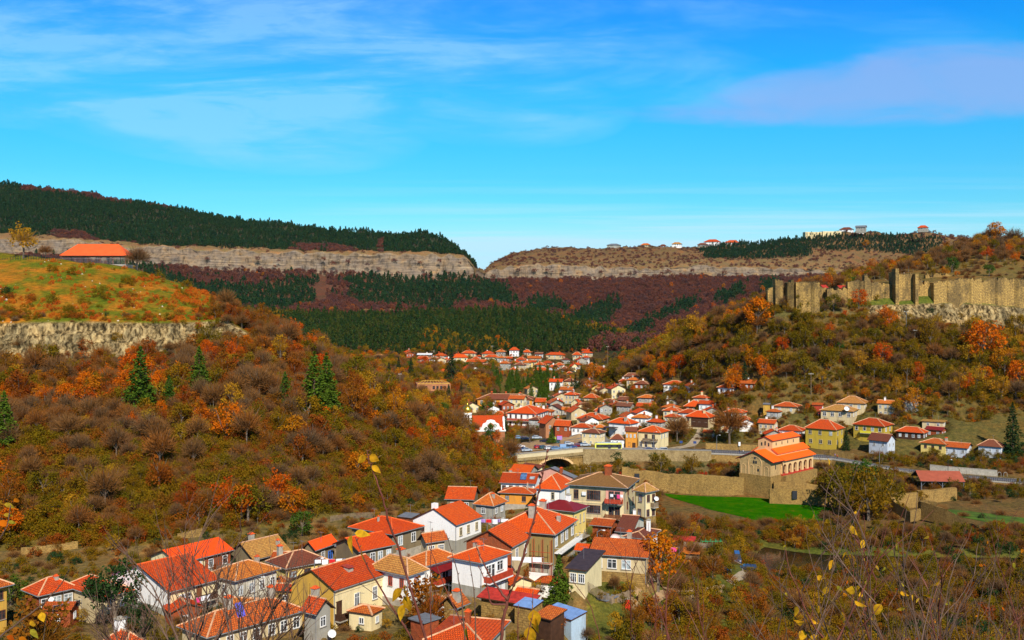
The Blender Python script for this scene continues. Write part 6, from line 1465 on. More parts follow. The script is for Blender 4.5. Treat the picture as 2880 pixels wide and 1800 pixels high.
def person(label,px,Y,z,ang,top,legs,pose=0,group='people walking along the road'):
 """one continuous body grown from joints, clothes as coloured shells"""
 s=1.0
 J={'pel':(0,0,.95),'che':(0,0,1.32),'nek':(0,0,1.48),'hd':(0,.01,1.60),'hd2':(0,0,1.74),'shL':(-.18,0,1.42),'elL':(-.24,.03-.1*pose,1.14),'waL':(-.23,-.08-.12*pose,.90),'haL':(-.23,-.12-.14*pose,.80),'shR':(.18,0,1.42),'elR':(.24,.03+.1*pose,1.14),'waR':(.23,-.02+.16*pose,.90),'haR':(.23,-.03+.2*pose,.80),'hiL':(-.10,0,.90),'knL':(-.11,-.04+.16*pose,.50),'anL':(-.11,.06+.28*pose,.09),'toL':(-.12,-.10+.3*pose,.04),'hiR':(.10,0,.90),'knR':(.11,-.05-.18*pose,.50),'anR':(.11,.04-.25*pose,.09),'toR':(.12,-.12-.26*pose,.04)}
 rad={'pel':.15,'che':.16,'nek':.06,'hd':.095,'hd2':.085,'shL':.075,'elL':.05,'waL':.035,'haL':.04,'shR':.075,'elR':.05,'waR':.035,'haR':.04,'hiL':.10,'knL':.065,'anL':.045,'toL':.045,'hiR':.10,'knR':.065,'anR':.045,'toR':.045}
 E=[('pel','che'),('che','nek'),('nek','hd'),('hd','hd2'),('che','shL'),('shL','elL'),('elL','waL'),('waL','haL'),('che','shR'),('shR','elR'),('elR','waR'),('waR','haR'),('pel','hiL'),('hiL','knL'),('knL','anL'),('anL','toL'),('pel','hiR'),('hiR','knR'),('knR','anR'),('anR','toR')]
 ks=list(J)
 me=bpy.data.meshes.new('body');me.from_pydata([J[k]for k in ks],[(ks.index(a),ks.index(b))for a,b in E],[])
 o=bpy.data.objects.new('body_rig',me);col.objects.link(o)
 mo=o.modifiers.new('skin','SKIN');o.modifiers.new('sub','SUBSURF').render_levels=1;o.modifiers['sub'].levels=1
 for i,k in enumerate(ks):me.skin_vertices[0].data[i].radius=(rad[k],rad[k])
 me.skin_vertices[0].data[0].use_root=True
 dg=bpy.context.evaluated_depsgraph_get();ev=o.evaluated_get(dg);bm=bpy.data.meshes.new_from_object(ev,depsgraph=dg)
 bpy.data.objects.remove(o)
 for m in('skin',top,legs,'hair_dark'):bm.materials.append(MATS[m])
 for p in bm.polygons:
  z_=p.center.z;x_=abs(p.center.x)
  p.material_index=3 if z_>1.70 or(z_>1.56 and p.center.y>.04)else(0 if z_>1.47 or(x_>.19 and z_<.88)else(1 if z_>.93 else 2));p.use_smooth=True
 t=tag(link('person',bm,None,((px-CX)/FOC*Y,Y,z),R(ang)),label,'person',group)
 return t
def lamp(label,px,py,Y,h,name='street_lamp',heads=1,arm=1.2,z=None,ang=0,mat='metal_grey'):
 X=(px-CX)/FOC*Y;z=float(ground(X,Y)[0])if z is None else z
 t=thing(name,label,'street lamp',(X,Y,z),R(ang),'street lamps and poles')
 m=MB();m.tube([(0,0,-1),(0,0,h*.5),(0,0,h)],[.13,.10,.07],6);m.build('pole',mat,t)
 for s in([1]if heads==1 else[-1,1]):
  m=MB();m.tube([(0,0,h-.1),(s*arm*.6,0,h+.25),(s*arm,0,h+.25)],.05,5);a=m.build('arm',mat,t)
  m=MB();m.lathe([(.01,.1),(.22,.06),(.30,-.06),(.2,-.12),(.01,-.13)][::-1],8);m.build('lamp_head','lamp_glass',a,loc=(s*arm,0,h+.22))
 return t
def pole(label,px,Y,h,z=None,bars=2):
 X=(px-CX)/FOC*Y;z=float(ground(X,Y)[0])if z is None else z
 t=thing('utility_pole',label,'pole',(X,Y,z),0,'street lamps and poles')
 m=MB();m.tube([(0,0,-1),(0,0,h)],[.16,.10],6);m.build('pole','wood_weathered',t)
 m=MB();m.box(-1.1,1.1,-.07,.07,h-.5,h-.35);m.build('crossbar','concrete',t)
 for x in(-.9,-.3,.3,.9):
  m=MB();m.lathe([(.01,.3),(.08,.22),(.05,.1),(.09,0)][::-1],6);m.build('insulator','frame_white',t,loc=(x,0,h-.34))
def build_small():
 z5=lambda x,y:zc(5,x,y)
 C=[('estate','paint_white',648,812,12,'white estate car at the back left of the grass parking place'),('hatch','paint_silver',588,856,160,'silver hatchback at the left edge of the parking place'),('sedan','paint_navy',680,842,165,'dark navy car between the white estate and the silver cars'),('sedan','paint_silver',728,864,20,'silver saloon nearest the bridge parapet'),('hatch','paint_red',868,820,25,'bright red hatchback at the left of the parked row'),('hatch','paint_teal',925,822,25,'dark teal hatchback right of the bright red car'),('estate','paint_white',992,826,28,'white car parked in the middle of the row above the bridge'),('sedan','paint_steel',1065,832,18,'steel blue saloon right of the white car in the row'),('van','paint_steel',1170,824,12,'blue-grey van in the parked row above the bridge'),('sedan','paint_blue',1240,812,12,'blue saloon right of the blue-grey van'),('hatch','paint_maroon',1318,804,8,'dark maroon car near the bus'),('sedan','paint_silver',1395,800,8,'silver saloon directly left of the bus'),('hatch','paint_silver',1210,775,10,'pale grey car in the second row behind the van'),('sedan','paint_navy',938,746,150,'navy car on the lane above the grass parking place'),('estate','paint_teal',1050,758,155,'dark green car on the lane beside the red container'),('hatch','paint_green',1040,722,8,'lime green car on the lane under the small pine'),('sedan','paint_silver',845,705,8,'light grey car at the back near the bare pink tree'),('estate','paint_navy',720,712,8,'black car at the back left below the white inn'),('hatch','paint_steel',640,690,8,'grey-blue car furthest left below the white inn')]
 for k,p,x,y,h,w in C:
  px,py=z5(x,y);Y=hit(px,py,405,480)or 430
  car(k,p,w,px,py,Y,h,z=float(gz(px,Y)[0])+.12)
 road=road_pts()
 def rz(px):
  q=min(road,key=lambda r:abs(r[3]-px));return q
 for k,p,x,h,w,off in(('sedan','paint_blue',2105,178,'blue saloon on the road in front of the cream roadside house',3.6),('estate','paint_silver',2265,178,'silver estate car on the road beside the railing',3.6)):
  px,_=z5(x,0);q=rz(px);car(k,p,w,px,0,q[1]+off,h,z=q[2]+.02)
 for k,p,px,py,Y,h,w in(('van','paint_blue',2073,1580,None,-100,'blue van seen from the front on the gravel path by the gardens'),('hatch','paint_black',2028,1618,None,-10,'black car half hidden by bushes on the dirt track'),('estate','paint_navy',2100,1608,None,170,'dark blue car under the shrubs right of the track'),('sedan','paint_lightblue',1100+1490/3.78,1400+1440/3.78,127,-15,'old light blue saloon beside the dark wooden shed'),('sedan','paint_blue',1246,1052,None,10,'small blue car parked by the roadside shed of the far village')):
  Y=Y or hit(px,py,150 if px<2200 and py>1500 else 600,900)or 205
  z=float(gz(px,Y)[0])+.12
  car(k,p,w,px,py,Y,h,z=z)
 px,_=z5(1655,0);q=rz(px);Yb=q[1]+3.4
 t=thing('bus','yellow-green city bus with a dark window band standing on the road','bus',((px-CX)/FOC*Yb,Yb,q[2]+.02),R(1))
 L,W,H=10.6,2.5,2.9
 m=MB();pr=[(-L/2,.35),(L/2-.15,.35),(L/2,.7),(L/2-.1,H-.35),(L/2-.4,H),(-L/2+.2,H),(-L/2,H-.25)];m.prism(pr,-W/2,W/2,'y');m.build('body','bus_yellow',t)
 m=MB();m.box(-L/2+.5,L/2-.25,-W/2-.02,-W/2+.1,1.15,H-.45);m.build('window_band','pane_glass',t)
 m=MB();m.box(-L/2+.5,L/2-.25,W/2-.1,W/2+.02,1.15,H-.45);m.build('window_band','pane_glass',t)
 m=MB();m.box(L/2-.12,L/2+.02,-W/2+.15,W/2-.15,1.0,H-.4);m.build('windscreen','pane_glass',t)
 for x in(-.2,L/2-1.6):
  m=MB();m.box(x,x+1.1,-W/2-.04,-W/2-.021,.4,H-.4);m.build('door','metal_dark',t)
 for x in(-L/2+2.4,L/2-2.8):
  for s in(-1,1):
   m=MB();m.lathe([(.01,-.15),(.38,-.15),(.46,-.1),(.46,.1),(.38,.15),(.01,.15)][::-1],14);o=m.build('wheel','tyre',t,loc=(x,s*(W/2-.1),.46));o.rotation_euler=(R(90),0,0)
   m=MB();m.lathe([(.01,-.17),(.22,-.17),(.24,-.151)][::-1],10);m.lathe([(.24,.151),(.22,.17),(.01,.17)][::-1],10);m.build('rim','rim',o)
 m=MB();m.box(-L/2+1,L/2-1.5,-.7,.7,H+.003,H+.22);m.build('roof_unit','paint_silver',t)
 for px,off,a,top,legs,pose,w in((z5(2188,0)[0],1.2,80,'cloth_blue','cloth_black',.4,'person in dark clothes standing by the silver car at the railing'),(z5(2205,0)[0],1.3,-60,'cloth_white','cloth_blue',.2,'person in a light top standing beside the roadside shrub'),(zc(6,1170,0)[0],1.2,-85,'cloth_white','cloth_black',.8,'person in a white top walking behind the iron railing'),(zc(6,1128,0)[0],1.4,95,'cloth_black','cloth_blue',.8,'person in black walking behind the iron railing'),(zc(7,302,0)[0],3.0,60,'cloth_red','cloth_black',.8,'person in a red jacket walking on the road right of the church'),(zc(7,276,0)[0],3.2,60,'cloth_lilac','cloth_black',.7,'person in a lilac top walking beside the one in the red jacket')):
  q=rz(px);person(w,px,q[1]+off,q[2]+(.155 if off<2 else.03),a,top,legs,pose)
 lamp('tall double-headed street lamp above the middle of the village',*z5(1008,250),520,9,heads=2)
 lamp('plain tall lamp post right of the double-headed one',*z5(1258,230),505,12,name='utility_pole',arm=.3)
 q=rz(1900);lamp('lamp post on the pavement at the end of the lane by the orange gate',*zc(6,870,0),q[1]+1,6.5,z=q[2]);lamp('lamp post standing beside the white beetle-shaped shrub near the bus',*z5(2170,0),rz(1838)[1]+10.2,6.5,z=rz(1838)[2])
 lamp('short street lamp beside the pale blue-grey roadside house',*zc(7,780,0),rz(2473)[1]+1,7,z=rz(2473)[2]);lamp('dark lamp post in front of the arched concrete fence',*zc(7,1558,0),rz(2666)[1]+.8,6,z=rz(2666)[2],mat='metal_dark')
 pole('tall bare concrete pole on the slope left of the large-dish house',zc(6,1940,0)[0],452,9.5)
 pole('wooden pole with crossbar among the shrubs, upper right slope',zc(7,1183,0)[0],470,6);pole('second wooden crossbar pole further right on the slope',zc(7,1818,0)[0],468,6)
 lamp('garden lamp post by the beige house with the plain roof, near village',*zc(4,1658,0),186,5.5);lamp('street lamp leaning over the laundry beside the white chimney house',*zc(3,1020,0),200,5.5)
 lamp('street lamp over the yard left of the long brown roof',*zc(2,1075,0),157,7.0);lamp('street lamp with a white head in front of the long stained white house',*zc(2,440,0),146,6.5)
 for k,(x,y,Y,h)in enumerate(((8,0,0,0),)):pass
 for(x,y,Y,h,w)in((378,350,600,11,'thin pole at the far left of the far village road'),(1162,160,870,14,'thin mast behind the top row of the far village'),(2145,290,800,16,'thin pole right of the far village on the slope')):
  pole(w,zc(8,x,0)[0],Y,h)
 for x,w,h in((1243,'small floodlight mast left on the fortress slope',6),(1393,'tallest thin mast on the slope below the fortress',9),(1605,'twin floodlight below the fortress cliff',3)):
  lamp(w,zc(9,x,0)[0],0,478,h,heads=2,arm=.8)
 for px,w,sh in((zc(6,465,0)[0],'blue rectangular road sign at the mouth of the lane','r'),(zc(6,622,0)[0],'small blue sign board on the lane corner','r'),(zc(6,1128,0)[0],'white and blue round sign on the pavement wall','c')):
  q=rz(px);t=thing('road_sign',w,'sign',((px-CX)/FOC*(q[1]+10.3),q[1]+10.3,q[2]+.1));m=MB();m.tube([(0,0,-.5),(0,0,2.9)],.05,5);m.build('post','metal_grey',t)
  m=MB();m.box(-.6,.6,-.1,-.055,2.2,3.1)if sh=='r' else m.box(-.4,.4,-.1,-.055,1.8,3.3);m.build('sign_panel','paint_blue' if sh=='r' else 'frame_white',t)
 q=[p for p in road if 2640<=p[3]<=2850];t=thing('arched_fence','grey concrete fence with a row of blind arches along the road, far right','fence',(0,0,0))
 m=MB();bar(m,q,11.6,11.9,-.5,2.3);bar(m,q,11.5,12.0,2.303,2.45);m.build('fence_wall','concrete',t)
 for a in q:
  for k in(0,1):
   m=MB();n=8
   for i in range(n):
    u,v=math.pi*i/n,math.pi*(i+1)/n;f=lambda s,r:(-.0-r*math.cos(s),1.2+r*math.sin(s));m.prism([f(u,.55),f(v,.55),f(v,.68),f(u,.68)],-.1,0,'y')
   m.box(-.68,-.55,-.1,0,.2,1.19);m.box(.55,.68,-.1,0,.2,1.19)
   m.build('blind_arch','wall_grey',t,loc=(a[0]+k*2.0+.7,a[1]+11.58-k*.3,a[2]),uv=False)
 for a,b,w in((1985,2160,'long rough stone wall behind the pavement, below the yellow bushes'),(2345,2440,'stone garden wall between the mustard houses and the road')):
  q=[p for p in road if a<=p[3]<=b];t=thing('garden_wall',w,'wall',(0,0,0));m=MB();bar(m,q,11.4,12,-.6,2.4);m.build('masonry','wall_rubble',t)
 t=thing('container','small red and blue rubbish container on the lane','container',(*P(1300+1103/4.033,1060+762/4.033,434)[:2],float(ground(P(1574,0,434)[0],434)[0])+.2));m=MB();m.box(-1.1,1.1,-.7,.7,0,1.7);m.build('bin_body','cloth_lilac',t);m=MB();m.box(-1.15,1.15,-.75,.75,1.703,1.85);m.build('lid','plastic_red',t)
 t=thing('garden_box','small red box by the dirt track below the beige house','box',(*P(1766,0,154)[:2],float(gz(1766,154)[0])));m=MB();m.box(-.4,.4,-.35,.35,-.3,1.5);m.build('cabinet','plastic_red',t);m=MB();m.box(-.45,.45,-.4,.4,1.503,1.58);m.build('lid','concrete',t)
 laundry('white and lilac washing beside the white chimney house',*P(1100+1010/3.78,1400+225/3.78,196),R(-10),5,['cloth_white','cloth_lilac','cloth_red','cloth_white'])
 laundry('lilac washing by the small maroon awning',*P(1100+1215/3.78,1400+225/3.78,196),R(5),5,['cloth_lilac','cloth_white','cloth_lilac'])
 laundry('pink check cloth drying right of the cottage with two chimneys',*P(1200+2395/3.457,1240+1035/3.457,178),R(8),2.2,['cloth_pink'])
 laundry('white sheets drying in front of the scaffold house',*P(1100+1450/3.78,1400+630/3.78,158),R(-5),5,['cloth_white','cloth_white','cloth_white'])
 laundry('red and white washing on the porch of the large-dish house',*P(zc(6,2075,400)[0],zc(6,0,402)[1],436),R(0),4,['cloth_red','cloth_white','cloth_white'])
 for x,y,Y,W_,w,mt in((1925,1455,232,5,'low hut with a torn red sheet roof among the garden bushes','roof_redsheet'),(1955,1500,222,6,'plank lean-to with green trellis frame in the gardens','wood_weathered'),(1945,1540,208,3.5,'little orange-tiled store in the gardens','roof_orange')):
  X=(x-CX)/FOC*Y;zg=float(ground(X,Y)[0]);t=thing('garden_shed',w,'shed',(X,Y,zg),R(-15));k=MB();k.box(-W_/2+.3,W_/2-.3,-1.2,1.2,-1,2.0);k.build('wall','wood_weathered',t);rm,_=roofmesh('shed',W_,3.2,2.0,.5,.1);rm.build('roof',[mt,'wood_dark'],t)
 k=MB();X,Y=(1975-CX)/FOC*226,226;zg=float(ground(X,Y)[0]);t=thing('trellis','green painted trellis frame in the river gardens','trellis',(X,Y,zg))
 for i in range(5):k.tube([(i*1.1,0,0),(i*1.1,0,3.4)],.06,4);k.tube([(i*1.1,2,0),(i*1.1,2,3.4)],.06,4);k.tube([(i*1.1,0,3.3),(i*1.1,2,3.3)],.05,4)
 for z in(1.2,2.3,3.3):k.tube([(0,0,z),(4.4,0,z)],.05,4)
 k.build('frame','cloth_green',t)
 t=thing('wood_shed','ramshackle wood store with leaning planks left of the wide bright hip roof','shed',(*P(955,0,190)[:2],float(gz(955,190)[0])),R(-10))
 k=MB();k.box(-1.8,1.8,-1,1,-1,2.2);k.build('wall','wood_weathered',t);rm,_=roofmesh('shed',4.4,2.8,2.2,.5,.1);rm.build('roof',['roof_grey','wood_dark'],t)
 for i in range(9):
  k=MB();k.box(-.07,.07,-.04,.04,0,2.6-(i%3)*.3);o=k.build('leaning_plank','wood_weathered',t,loc=(-2.2-i*.38,-1.2,-.2));o.rotation_euler=(R(-14+i*3%7),R(-8+(i*5)%16),0)
 t=thing('satellite_dish','white satellite dish on a pole by the wood store','satellite dish',(*P(984,0,186)[:2],float(gz(984,186)[0])));k=MB();k.tube([(0,0,-.5),(0,0,3.0)],.05,5);k.build('pole','metal_grey',t);dish(t,(0,-.1,3.2),R(-15),.55,name='dish')
 def yard(pts,lab,kind='wall',h=1.1,mat='wall_rubble',group='plot walls and fences of the near quarter'):
  P3=[]
  for px,py in pts:
   Y=hit(px,py,122,300,True)or 160;P3 .append((*P(px,0,Y)[:2],float(gz(px,Y)[0])))
  t=thing('garden_wall' if kind=='wall' else 'paling_fence',lab,'wall' if kind=='wall' else 'fence',(0,0,0),0,group);m=MB()
  for a,b in zip(P3[:-1],P3[1:]):
   L=math.dist(a,b);n=max(2,int(L/(1.0 if kind=='wall' else.22)))
   for i in range(n):
    q=[a[j]+(b[j]-a[j])*i/n for j in range(3)];r=[a[j]+(b[j]-a[j])*(i+1)/n for j in range(3)]
    if kind=='wall':
     hh=h+random.uniform(-.12,.12);o=.16
     A=[(q[0],q[1]-o),(r[0],r[1]-o),(r[0],r[1]+o),(q[0],q[1]+o)];z0=min(q[2],r[2])-1;z1=(q[2]+r[2])/2+hh
     lo=[(*k,z0)for k in A];hi=[(*k,z1)for k in A];m.quad(hi)
     for k in range(4):m.quad([lo[k],lo[(k+1)%4],hi[(k+1)%4],hi[k]])
    else:m.box(q[0]-.05,q[0]+.05,q[1]-.02,q[1]+.02,q[2]-.3,q[2]+h+random.uniform(-.08,.08))
  m.build('masonry' if kind=='wall' else 'palings',mat,t,uv=(kind=='wall'))
 for i,(pts,kind,lab)in enumerate([([(560,1600),(640,1590)],'wall','low stone wall above the tan-roofed old house'),([(60,1560),(150,1552),(220,1545)],'wall','broken terrace wall at the slope foot above the brown bungalow'),([(500,1520),(570,1512)],'wall','pale terrace wall behind the half-finished yellow house'),([(660,1400),(720,1398),(830,1405)],'wall','stone terrace on the grassy shelf of the left slope'),([(700,1432),(820,1425)],'wall','lower stone terrace on the left slope'),([(1500,1670),(1560,1662),(1640,1668)],'fence','paling fence in the garden under the scaffold house'),([(1640,1690),(1720,1700),(1780,1690)],'fence','paling fence below the long beige house'),([(1795,1700),(1850,1660)],'wall','short brick-coloured wall by the orange-brown tree'),([(930,1470),(1000,1462),(1090,1455)],'fence','fence behind the wide bright hip roof'),([(1170,1500),(1240,1490)],'wall','yard wall right of the white chimney house'),([(1250,1700),(1330,1712)],'fence','fence beside the evergreen shrubs at the bottom centre'),([(1860,1500),(1900,1540),(1880,1580)],'fence','crooked fence in the riverside gardens'),([(1560,1590),(1640,1600)],'wall','stone wall behind the small dark fir'),([(60,1700),(150,1712)],'fence','fence under the brown bungalow by the left corner'),([(1700,1640),(1760,1625),(1800,1640)],'fence','wire and paling fence in front of the beige garden')]):yard(pts,lab,kind,1.3 if kind=='wall' else 1.2,'wall_rubble' if kind=='wall' else 'wood_weathered')
def arr_mesh(name,V,F,mats,mi=None,smooth=False):
 me=bpy.data.meshes.new(name);V=np.asarray(V,float);F=np.asarray(F,int);k=F.shape[1]
 me.vertices.add(len(V));me.vertices.foreach_set('co',V.reshape(-1))
 me.loops.add(F.size);me.loops.foreach_set('vertex_index',F.reshape(-1))
 me.polygons.add(len(F));me.polygons.foreach_set('loop_start',np.arange(0,F.size,k));me.polygons.foreach_set('loop_total',np.full(len(F),k))
 for m in mats:me.materials.append(MATS[m])
 if mi is not None:me.polygons.foreach_set('material_index',np.asarray(mi,np.int32))
 me.update(calc_edges=True);return me
def rdir(g,n):
 v=g.normal(size=(n,3));return v/np.linalg.norm(v,axis=1,keepdims=True)
def leaves(g,c,size,flat=0):
 n=len(c);a=rdir(g,n);b=rdir(g,n);b-=a*(a*b).sum(1,keepdims=True);b/=np.linalg.norm(b,axis=1,keepdims=True)
 s=size*g.uniform(.6,1.4,(n,1))
 if flat:a[:,2]*=1-flat;b[:,2]*=1-flat
 V=np.stack([c-a*s,c+b*s*.6,c+a*s,c-b*s*.6],1).reshape(-1,3)
 return V,np.arange(4*n).reshape(n,4)
def clump_centres(g,rx,rz,k,cz,hollow=.45):
 d=rdir(g,k);r=g.uniform(hollow,1,(k,1))**.6
 c=d*r*np.array([[rx,rx,rz]]);c[:,2]=np.where(c[:,2]<-rz*.65,-c[:,2],c[:,2]);c[:,2]+=cz
 c*=1+g.normal(0,.08,(k,1))*[[1,1,0]]
 return c
def leafy(seed,rx,rz,cz,n,size,k,cr):
 g=np.random.default_rng(seed);c=clump_centres(g,rx,rz,k,cz);w=g.uniform(.4,1.6,k);w/=w.sum()
 i=g.choice(k,n,p=w);p=c[i]+rdir(g,n)*(g.uniform(.15,1,(n,1))**.5)*cr*g.uniform(.7,1.3,(n,1))
 return leaves(g,p,size)
def twigs(seed,rx,rz,cz,n,L=(.6,1.5),w=.035):
 g=np.random.default_rng(seed);d=rdir(g,n);d[:,2]=np.abs(d[:,2])*.9+g.uniform(-.35,.1,n)
 d/=np.linalg.norm(d,axis=1,keepdims=True)
 r0=g.uniform(.05,.85,(n,1));p0=d*r0*[[rx,rx,rz]]+[[0,0,cz-rz*.25]]
 dd=d+g.normal(0,.38,(n,3))+[[0,0,.35]];dd/=np.linalg.norm(dd,axis=1,keepdims=True)
 l=g.uniform(L[0],L[1],(n,1));p1=p0+dd*l
 s=np.cross(dd,rdir(g,n));s/=np.linalg.norm(s,axis=1,keepdims=True)+1e-6
 V=np.stack([p0-s*w,p0+s*w,p1+s*w*.3,p1-s*w*.3],1).reshape(-1,3)
 return V,np.arange(4*n).reshape(n,4)
def trunk_mb(seed,h,r,spread,nl=5,lean=0):
 rr=random.Random(seed);m=MB()
 top=(rr.uniform(-.2,.2)*spread+lean,rr.uniform(-.2,.2)*spread,h*.8)
 m.tube([(0,0,-1.0),(rr.uniform(-.1,.1),0,h*.3),((top[0])*.6,top[1]*.6,h*.55),top],[r*1.2,r,r*.65,r*.2],5,cap=False)
 for i in range(nl):
  a=2*math.pi*(i+rr.random()*.6)/nl;z0=h*rr.uniform(.25,.5);e=spread*rr.uniform(.6,1.0)
  m.tube([(0,0,z0),(math.cos(a)*e*.45,math.sin(a)*e*.45,z0+h*.16),(math.cos(a)*e,math.sin(a)*e,h*rr.uniform(.62,.95))],[r*.55,r*.32,r*.08],4,cap=False)
 return m
def conifer_faces(seed,h,r,tiers,per,needles,size,base=.12,droop=.25):
 """boughs as sprays of needle tufts"""
 g=np.random.default_rng(seed);P_=[]
 for t in range(tiers):
  f=t/(tiers-1);z=h*(base+(1-base)*f);rad=r*(1-f)**.8*g.uniform(.8,1.1)+.05*r
  n=max(3,int(per*(1-f*.6)))
  a0=g.uniform(0,6.28)
  for i in range(n):
   a=a0+6.283*i/n+g.normal(0,.15);R_=rad*g.uniform(.65,1.1);m=max(3,int(needles*(.35+R_/r)))
   s=np.sqrt(g.uniform(.02,1,m));w=g.normal(0,.16,m)*s*R_
   x=math.cos(a)*s*R_-math.sin(a)*w;y=math.sin(a)*s*R_+math.cos(a)*w
   zz=z-droop*R_*s+g.normal(0,.05*r,m)+.1*R_*(1-s)
   P_.append(np.stack([x,y,zz],1))
 P_=np.concatenate(P_);return leaves(g,P_,size,.45)
PROTO={}
def proto_tree(kind,i,h,rx,leafmat,bark='bark_grey',mode='leaf',n=900,size=.22,extra=None,r=.16,nl=5):
 rz=rx*.95;cz=h-rz*.95;tm=trunk_mb(i*7+1,h,r,rx*.9,nl)
 if mode=='leaf':V,F=leafy(i+hash(kind)%1+len(kind)*31,rx,rz,cz,n,size,26,rx*.34)
 elif mode=='bare':
  V,F=twigs(i+len(kind)*17,rx,rz,cz,n,(.5*rx/2.5,1.3*rx/2.5),size)
 else:
  V1,F1=twigs(i+5,rx,rz,cz,n//2,(.5,1.2),.03);V2,F2=leafy(i+9,rx,rz,cz,n//2,size,20,rx*.3);V=np.concatenate([V1,V2]);F=np.concatenate([F1,F2+len(V1)])
 crown=arr_mesh(kind+'_crown',V,F,[leafmat]);trunk=tm.mesh(kind+'_trunk',bark,uv=False)
 TV=np.array(tm.v);TF=[f for f in tm.f if len(f)==4]
 both=arr_mesh(kind+'_far',np.concatenate([V,TV]),np.concatenate([F,np.array(TF)+len(V)]),[leafmat,bark],[0]*len(F)+[1]*len(TF))
 PROTO.setdefault(kind,[]).append((trunk,crown,both,h))
def proto_bush(kind,i,rx,rz,leafmat,n=500,size=.16,mode='leaf'):
 if mode=='leaf':V,F=leafy(i+len(kind)*13,rx,rz,rz*.75,n,size,18,rx*.38)
 else:V,F=twigs(i+len(kind)*3,rx,rz,rz*.5,n,(.35*rx,.8*rx),size)
 V[:,2]=np.maximum(V[:,2],-.3)
 m=arr_mesh(kind,V,F,[leafmat]);PROTO.setdefault(kind,[]).append((None,m,m,rz*1.75))
def proto_pine(kind,i,h,r,mat,tiers,per,needles,size,base=.14,bark='bark_pine'):
 V,F=conifer_faces(i+len(kind)*5,h,r,tiers,per,needles,size,base)
 tm=MB();tm.tube([(0,0,-1),(0,0,h*.5),(0,0,h*.97)],[r*.10,r*.06,.02],5,cap=False)
 crown=arr_mesh(kind+'_crown',V,F,[mat]);trunk=tm.mesh(kind+'_trunk',bark,uv=False);TV=np.array(tm.v);TF=np.array(tm.f)
 both=arr_mesh(kind+'_far',np.concatenate([V,TV]),np.concatenate([F,TF+len(V)]),[mat,bark],[0]*len(F)+[1]*len(TF))
 PROTO.setdefault(kind,[]).append((trunk,crown,both,h))
def proto_round(i,kind,h,r,mat,n,size):
 g=np.random.default_rng(i+50);k=22;f=g.uniform(0,1,k)**.8;a=g.uniform(0,6.28,k);rr=r*(1-f**1.6)*g.uniform(.45,.9,k)
 c=np.stack([np.cos(a)*rr,np.sin(a)*rr,h*(.26+.68*f)],1);j=g.integers(0,k,n)
 p=c[j]+rdir(g,n)*(g.uniform(.1,1,(n,1))**.5)*r*.42*(1.15-.6*f[j])[:,None]
 V,F=leaves(g,p,size);tm=MB();tm.tube([(0,0,-1),(0,0,h*.5),(0,0,h*.9)],[r*.09,r*.06,.05],4,cap=False)
 TV=np.array(tm.v);TF=np.array(tm.f)
 both=arr_mesh(kind,np.concatenate([V,TV]),np.concatenate([F,TF+len(V)]),[mat,'bark_pine'],[0]*len(F)+[1]*len(TF));PROTO.setdefault(kind,[]).append((None,both,both,h))
def make_protos():
 for i in range(4):
  g=np.random.default_rng(i);d=np.array([(1,0,0),(-1,0,0),(0,1,0),(0,-1,0),(0,0,.7),(0,0,-.5)])*g.uniform(.25,.5,(6,1));F=np.array([(0,2,4),(2,1,4),(1,3,4),(3,0,4),(2,0,5),(1,2,5),(3,1,5),(0,3,5)]);m=arr_mesh('rock',d,F,['rock_pale']);PROTO.setdefault('rock',[]).append((None,m,m,.5))
 for i in range(4):
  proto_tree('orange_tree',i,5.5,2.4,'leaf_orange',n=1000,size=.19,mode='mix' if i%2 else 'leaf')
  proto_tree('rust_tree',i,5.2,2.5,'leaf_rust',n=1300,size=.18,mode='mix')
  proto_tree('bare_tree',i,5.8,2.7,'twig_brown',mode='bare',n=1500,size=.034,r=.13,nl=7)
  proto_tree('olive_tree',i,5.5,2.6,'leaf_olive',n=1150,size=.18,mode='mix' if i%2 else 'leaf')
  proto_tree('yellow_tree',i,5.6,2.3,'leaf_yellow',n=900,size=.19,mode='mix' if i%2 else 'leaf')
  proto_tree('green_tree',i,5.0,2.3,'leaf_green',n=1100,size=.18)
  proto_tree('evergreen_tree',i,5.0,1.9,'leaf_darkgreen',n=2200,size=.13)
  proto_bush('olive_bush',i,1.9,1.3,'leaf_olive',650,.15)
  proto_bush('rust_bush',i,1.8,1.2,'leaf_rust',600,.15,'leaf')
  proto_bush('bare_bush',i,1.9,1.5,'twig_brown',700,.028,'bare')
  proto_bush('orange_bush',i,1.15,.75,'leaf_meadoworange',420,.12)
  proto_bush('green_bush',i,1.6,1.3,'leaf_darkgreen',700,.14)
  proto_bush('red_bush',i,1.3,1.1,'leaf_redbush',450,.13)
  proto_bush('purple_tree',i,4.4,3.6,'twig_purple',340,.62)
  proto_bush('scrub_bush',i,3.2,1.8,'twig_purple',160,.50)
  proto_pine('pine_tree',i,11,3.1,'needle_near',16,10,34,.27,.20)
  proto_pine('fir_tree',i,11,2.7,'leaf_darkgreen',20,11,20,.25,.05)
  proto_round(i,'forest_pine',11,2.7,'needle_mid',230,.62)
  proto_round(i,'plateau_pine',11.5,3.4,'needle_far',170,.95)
VEG={}
def add(kind,X,Y,s,z=None,r=None,v=None,sink=.1):
 VEG.setdefault(kind,[]).append([X,Y,z,s,random.random()*6.28 if r is None else r,random.randrange(4)if v is None else v,sink])
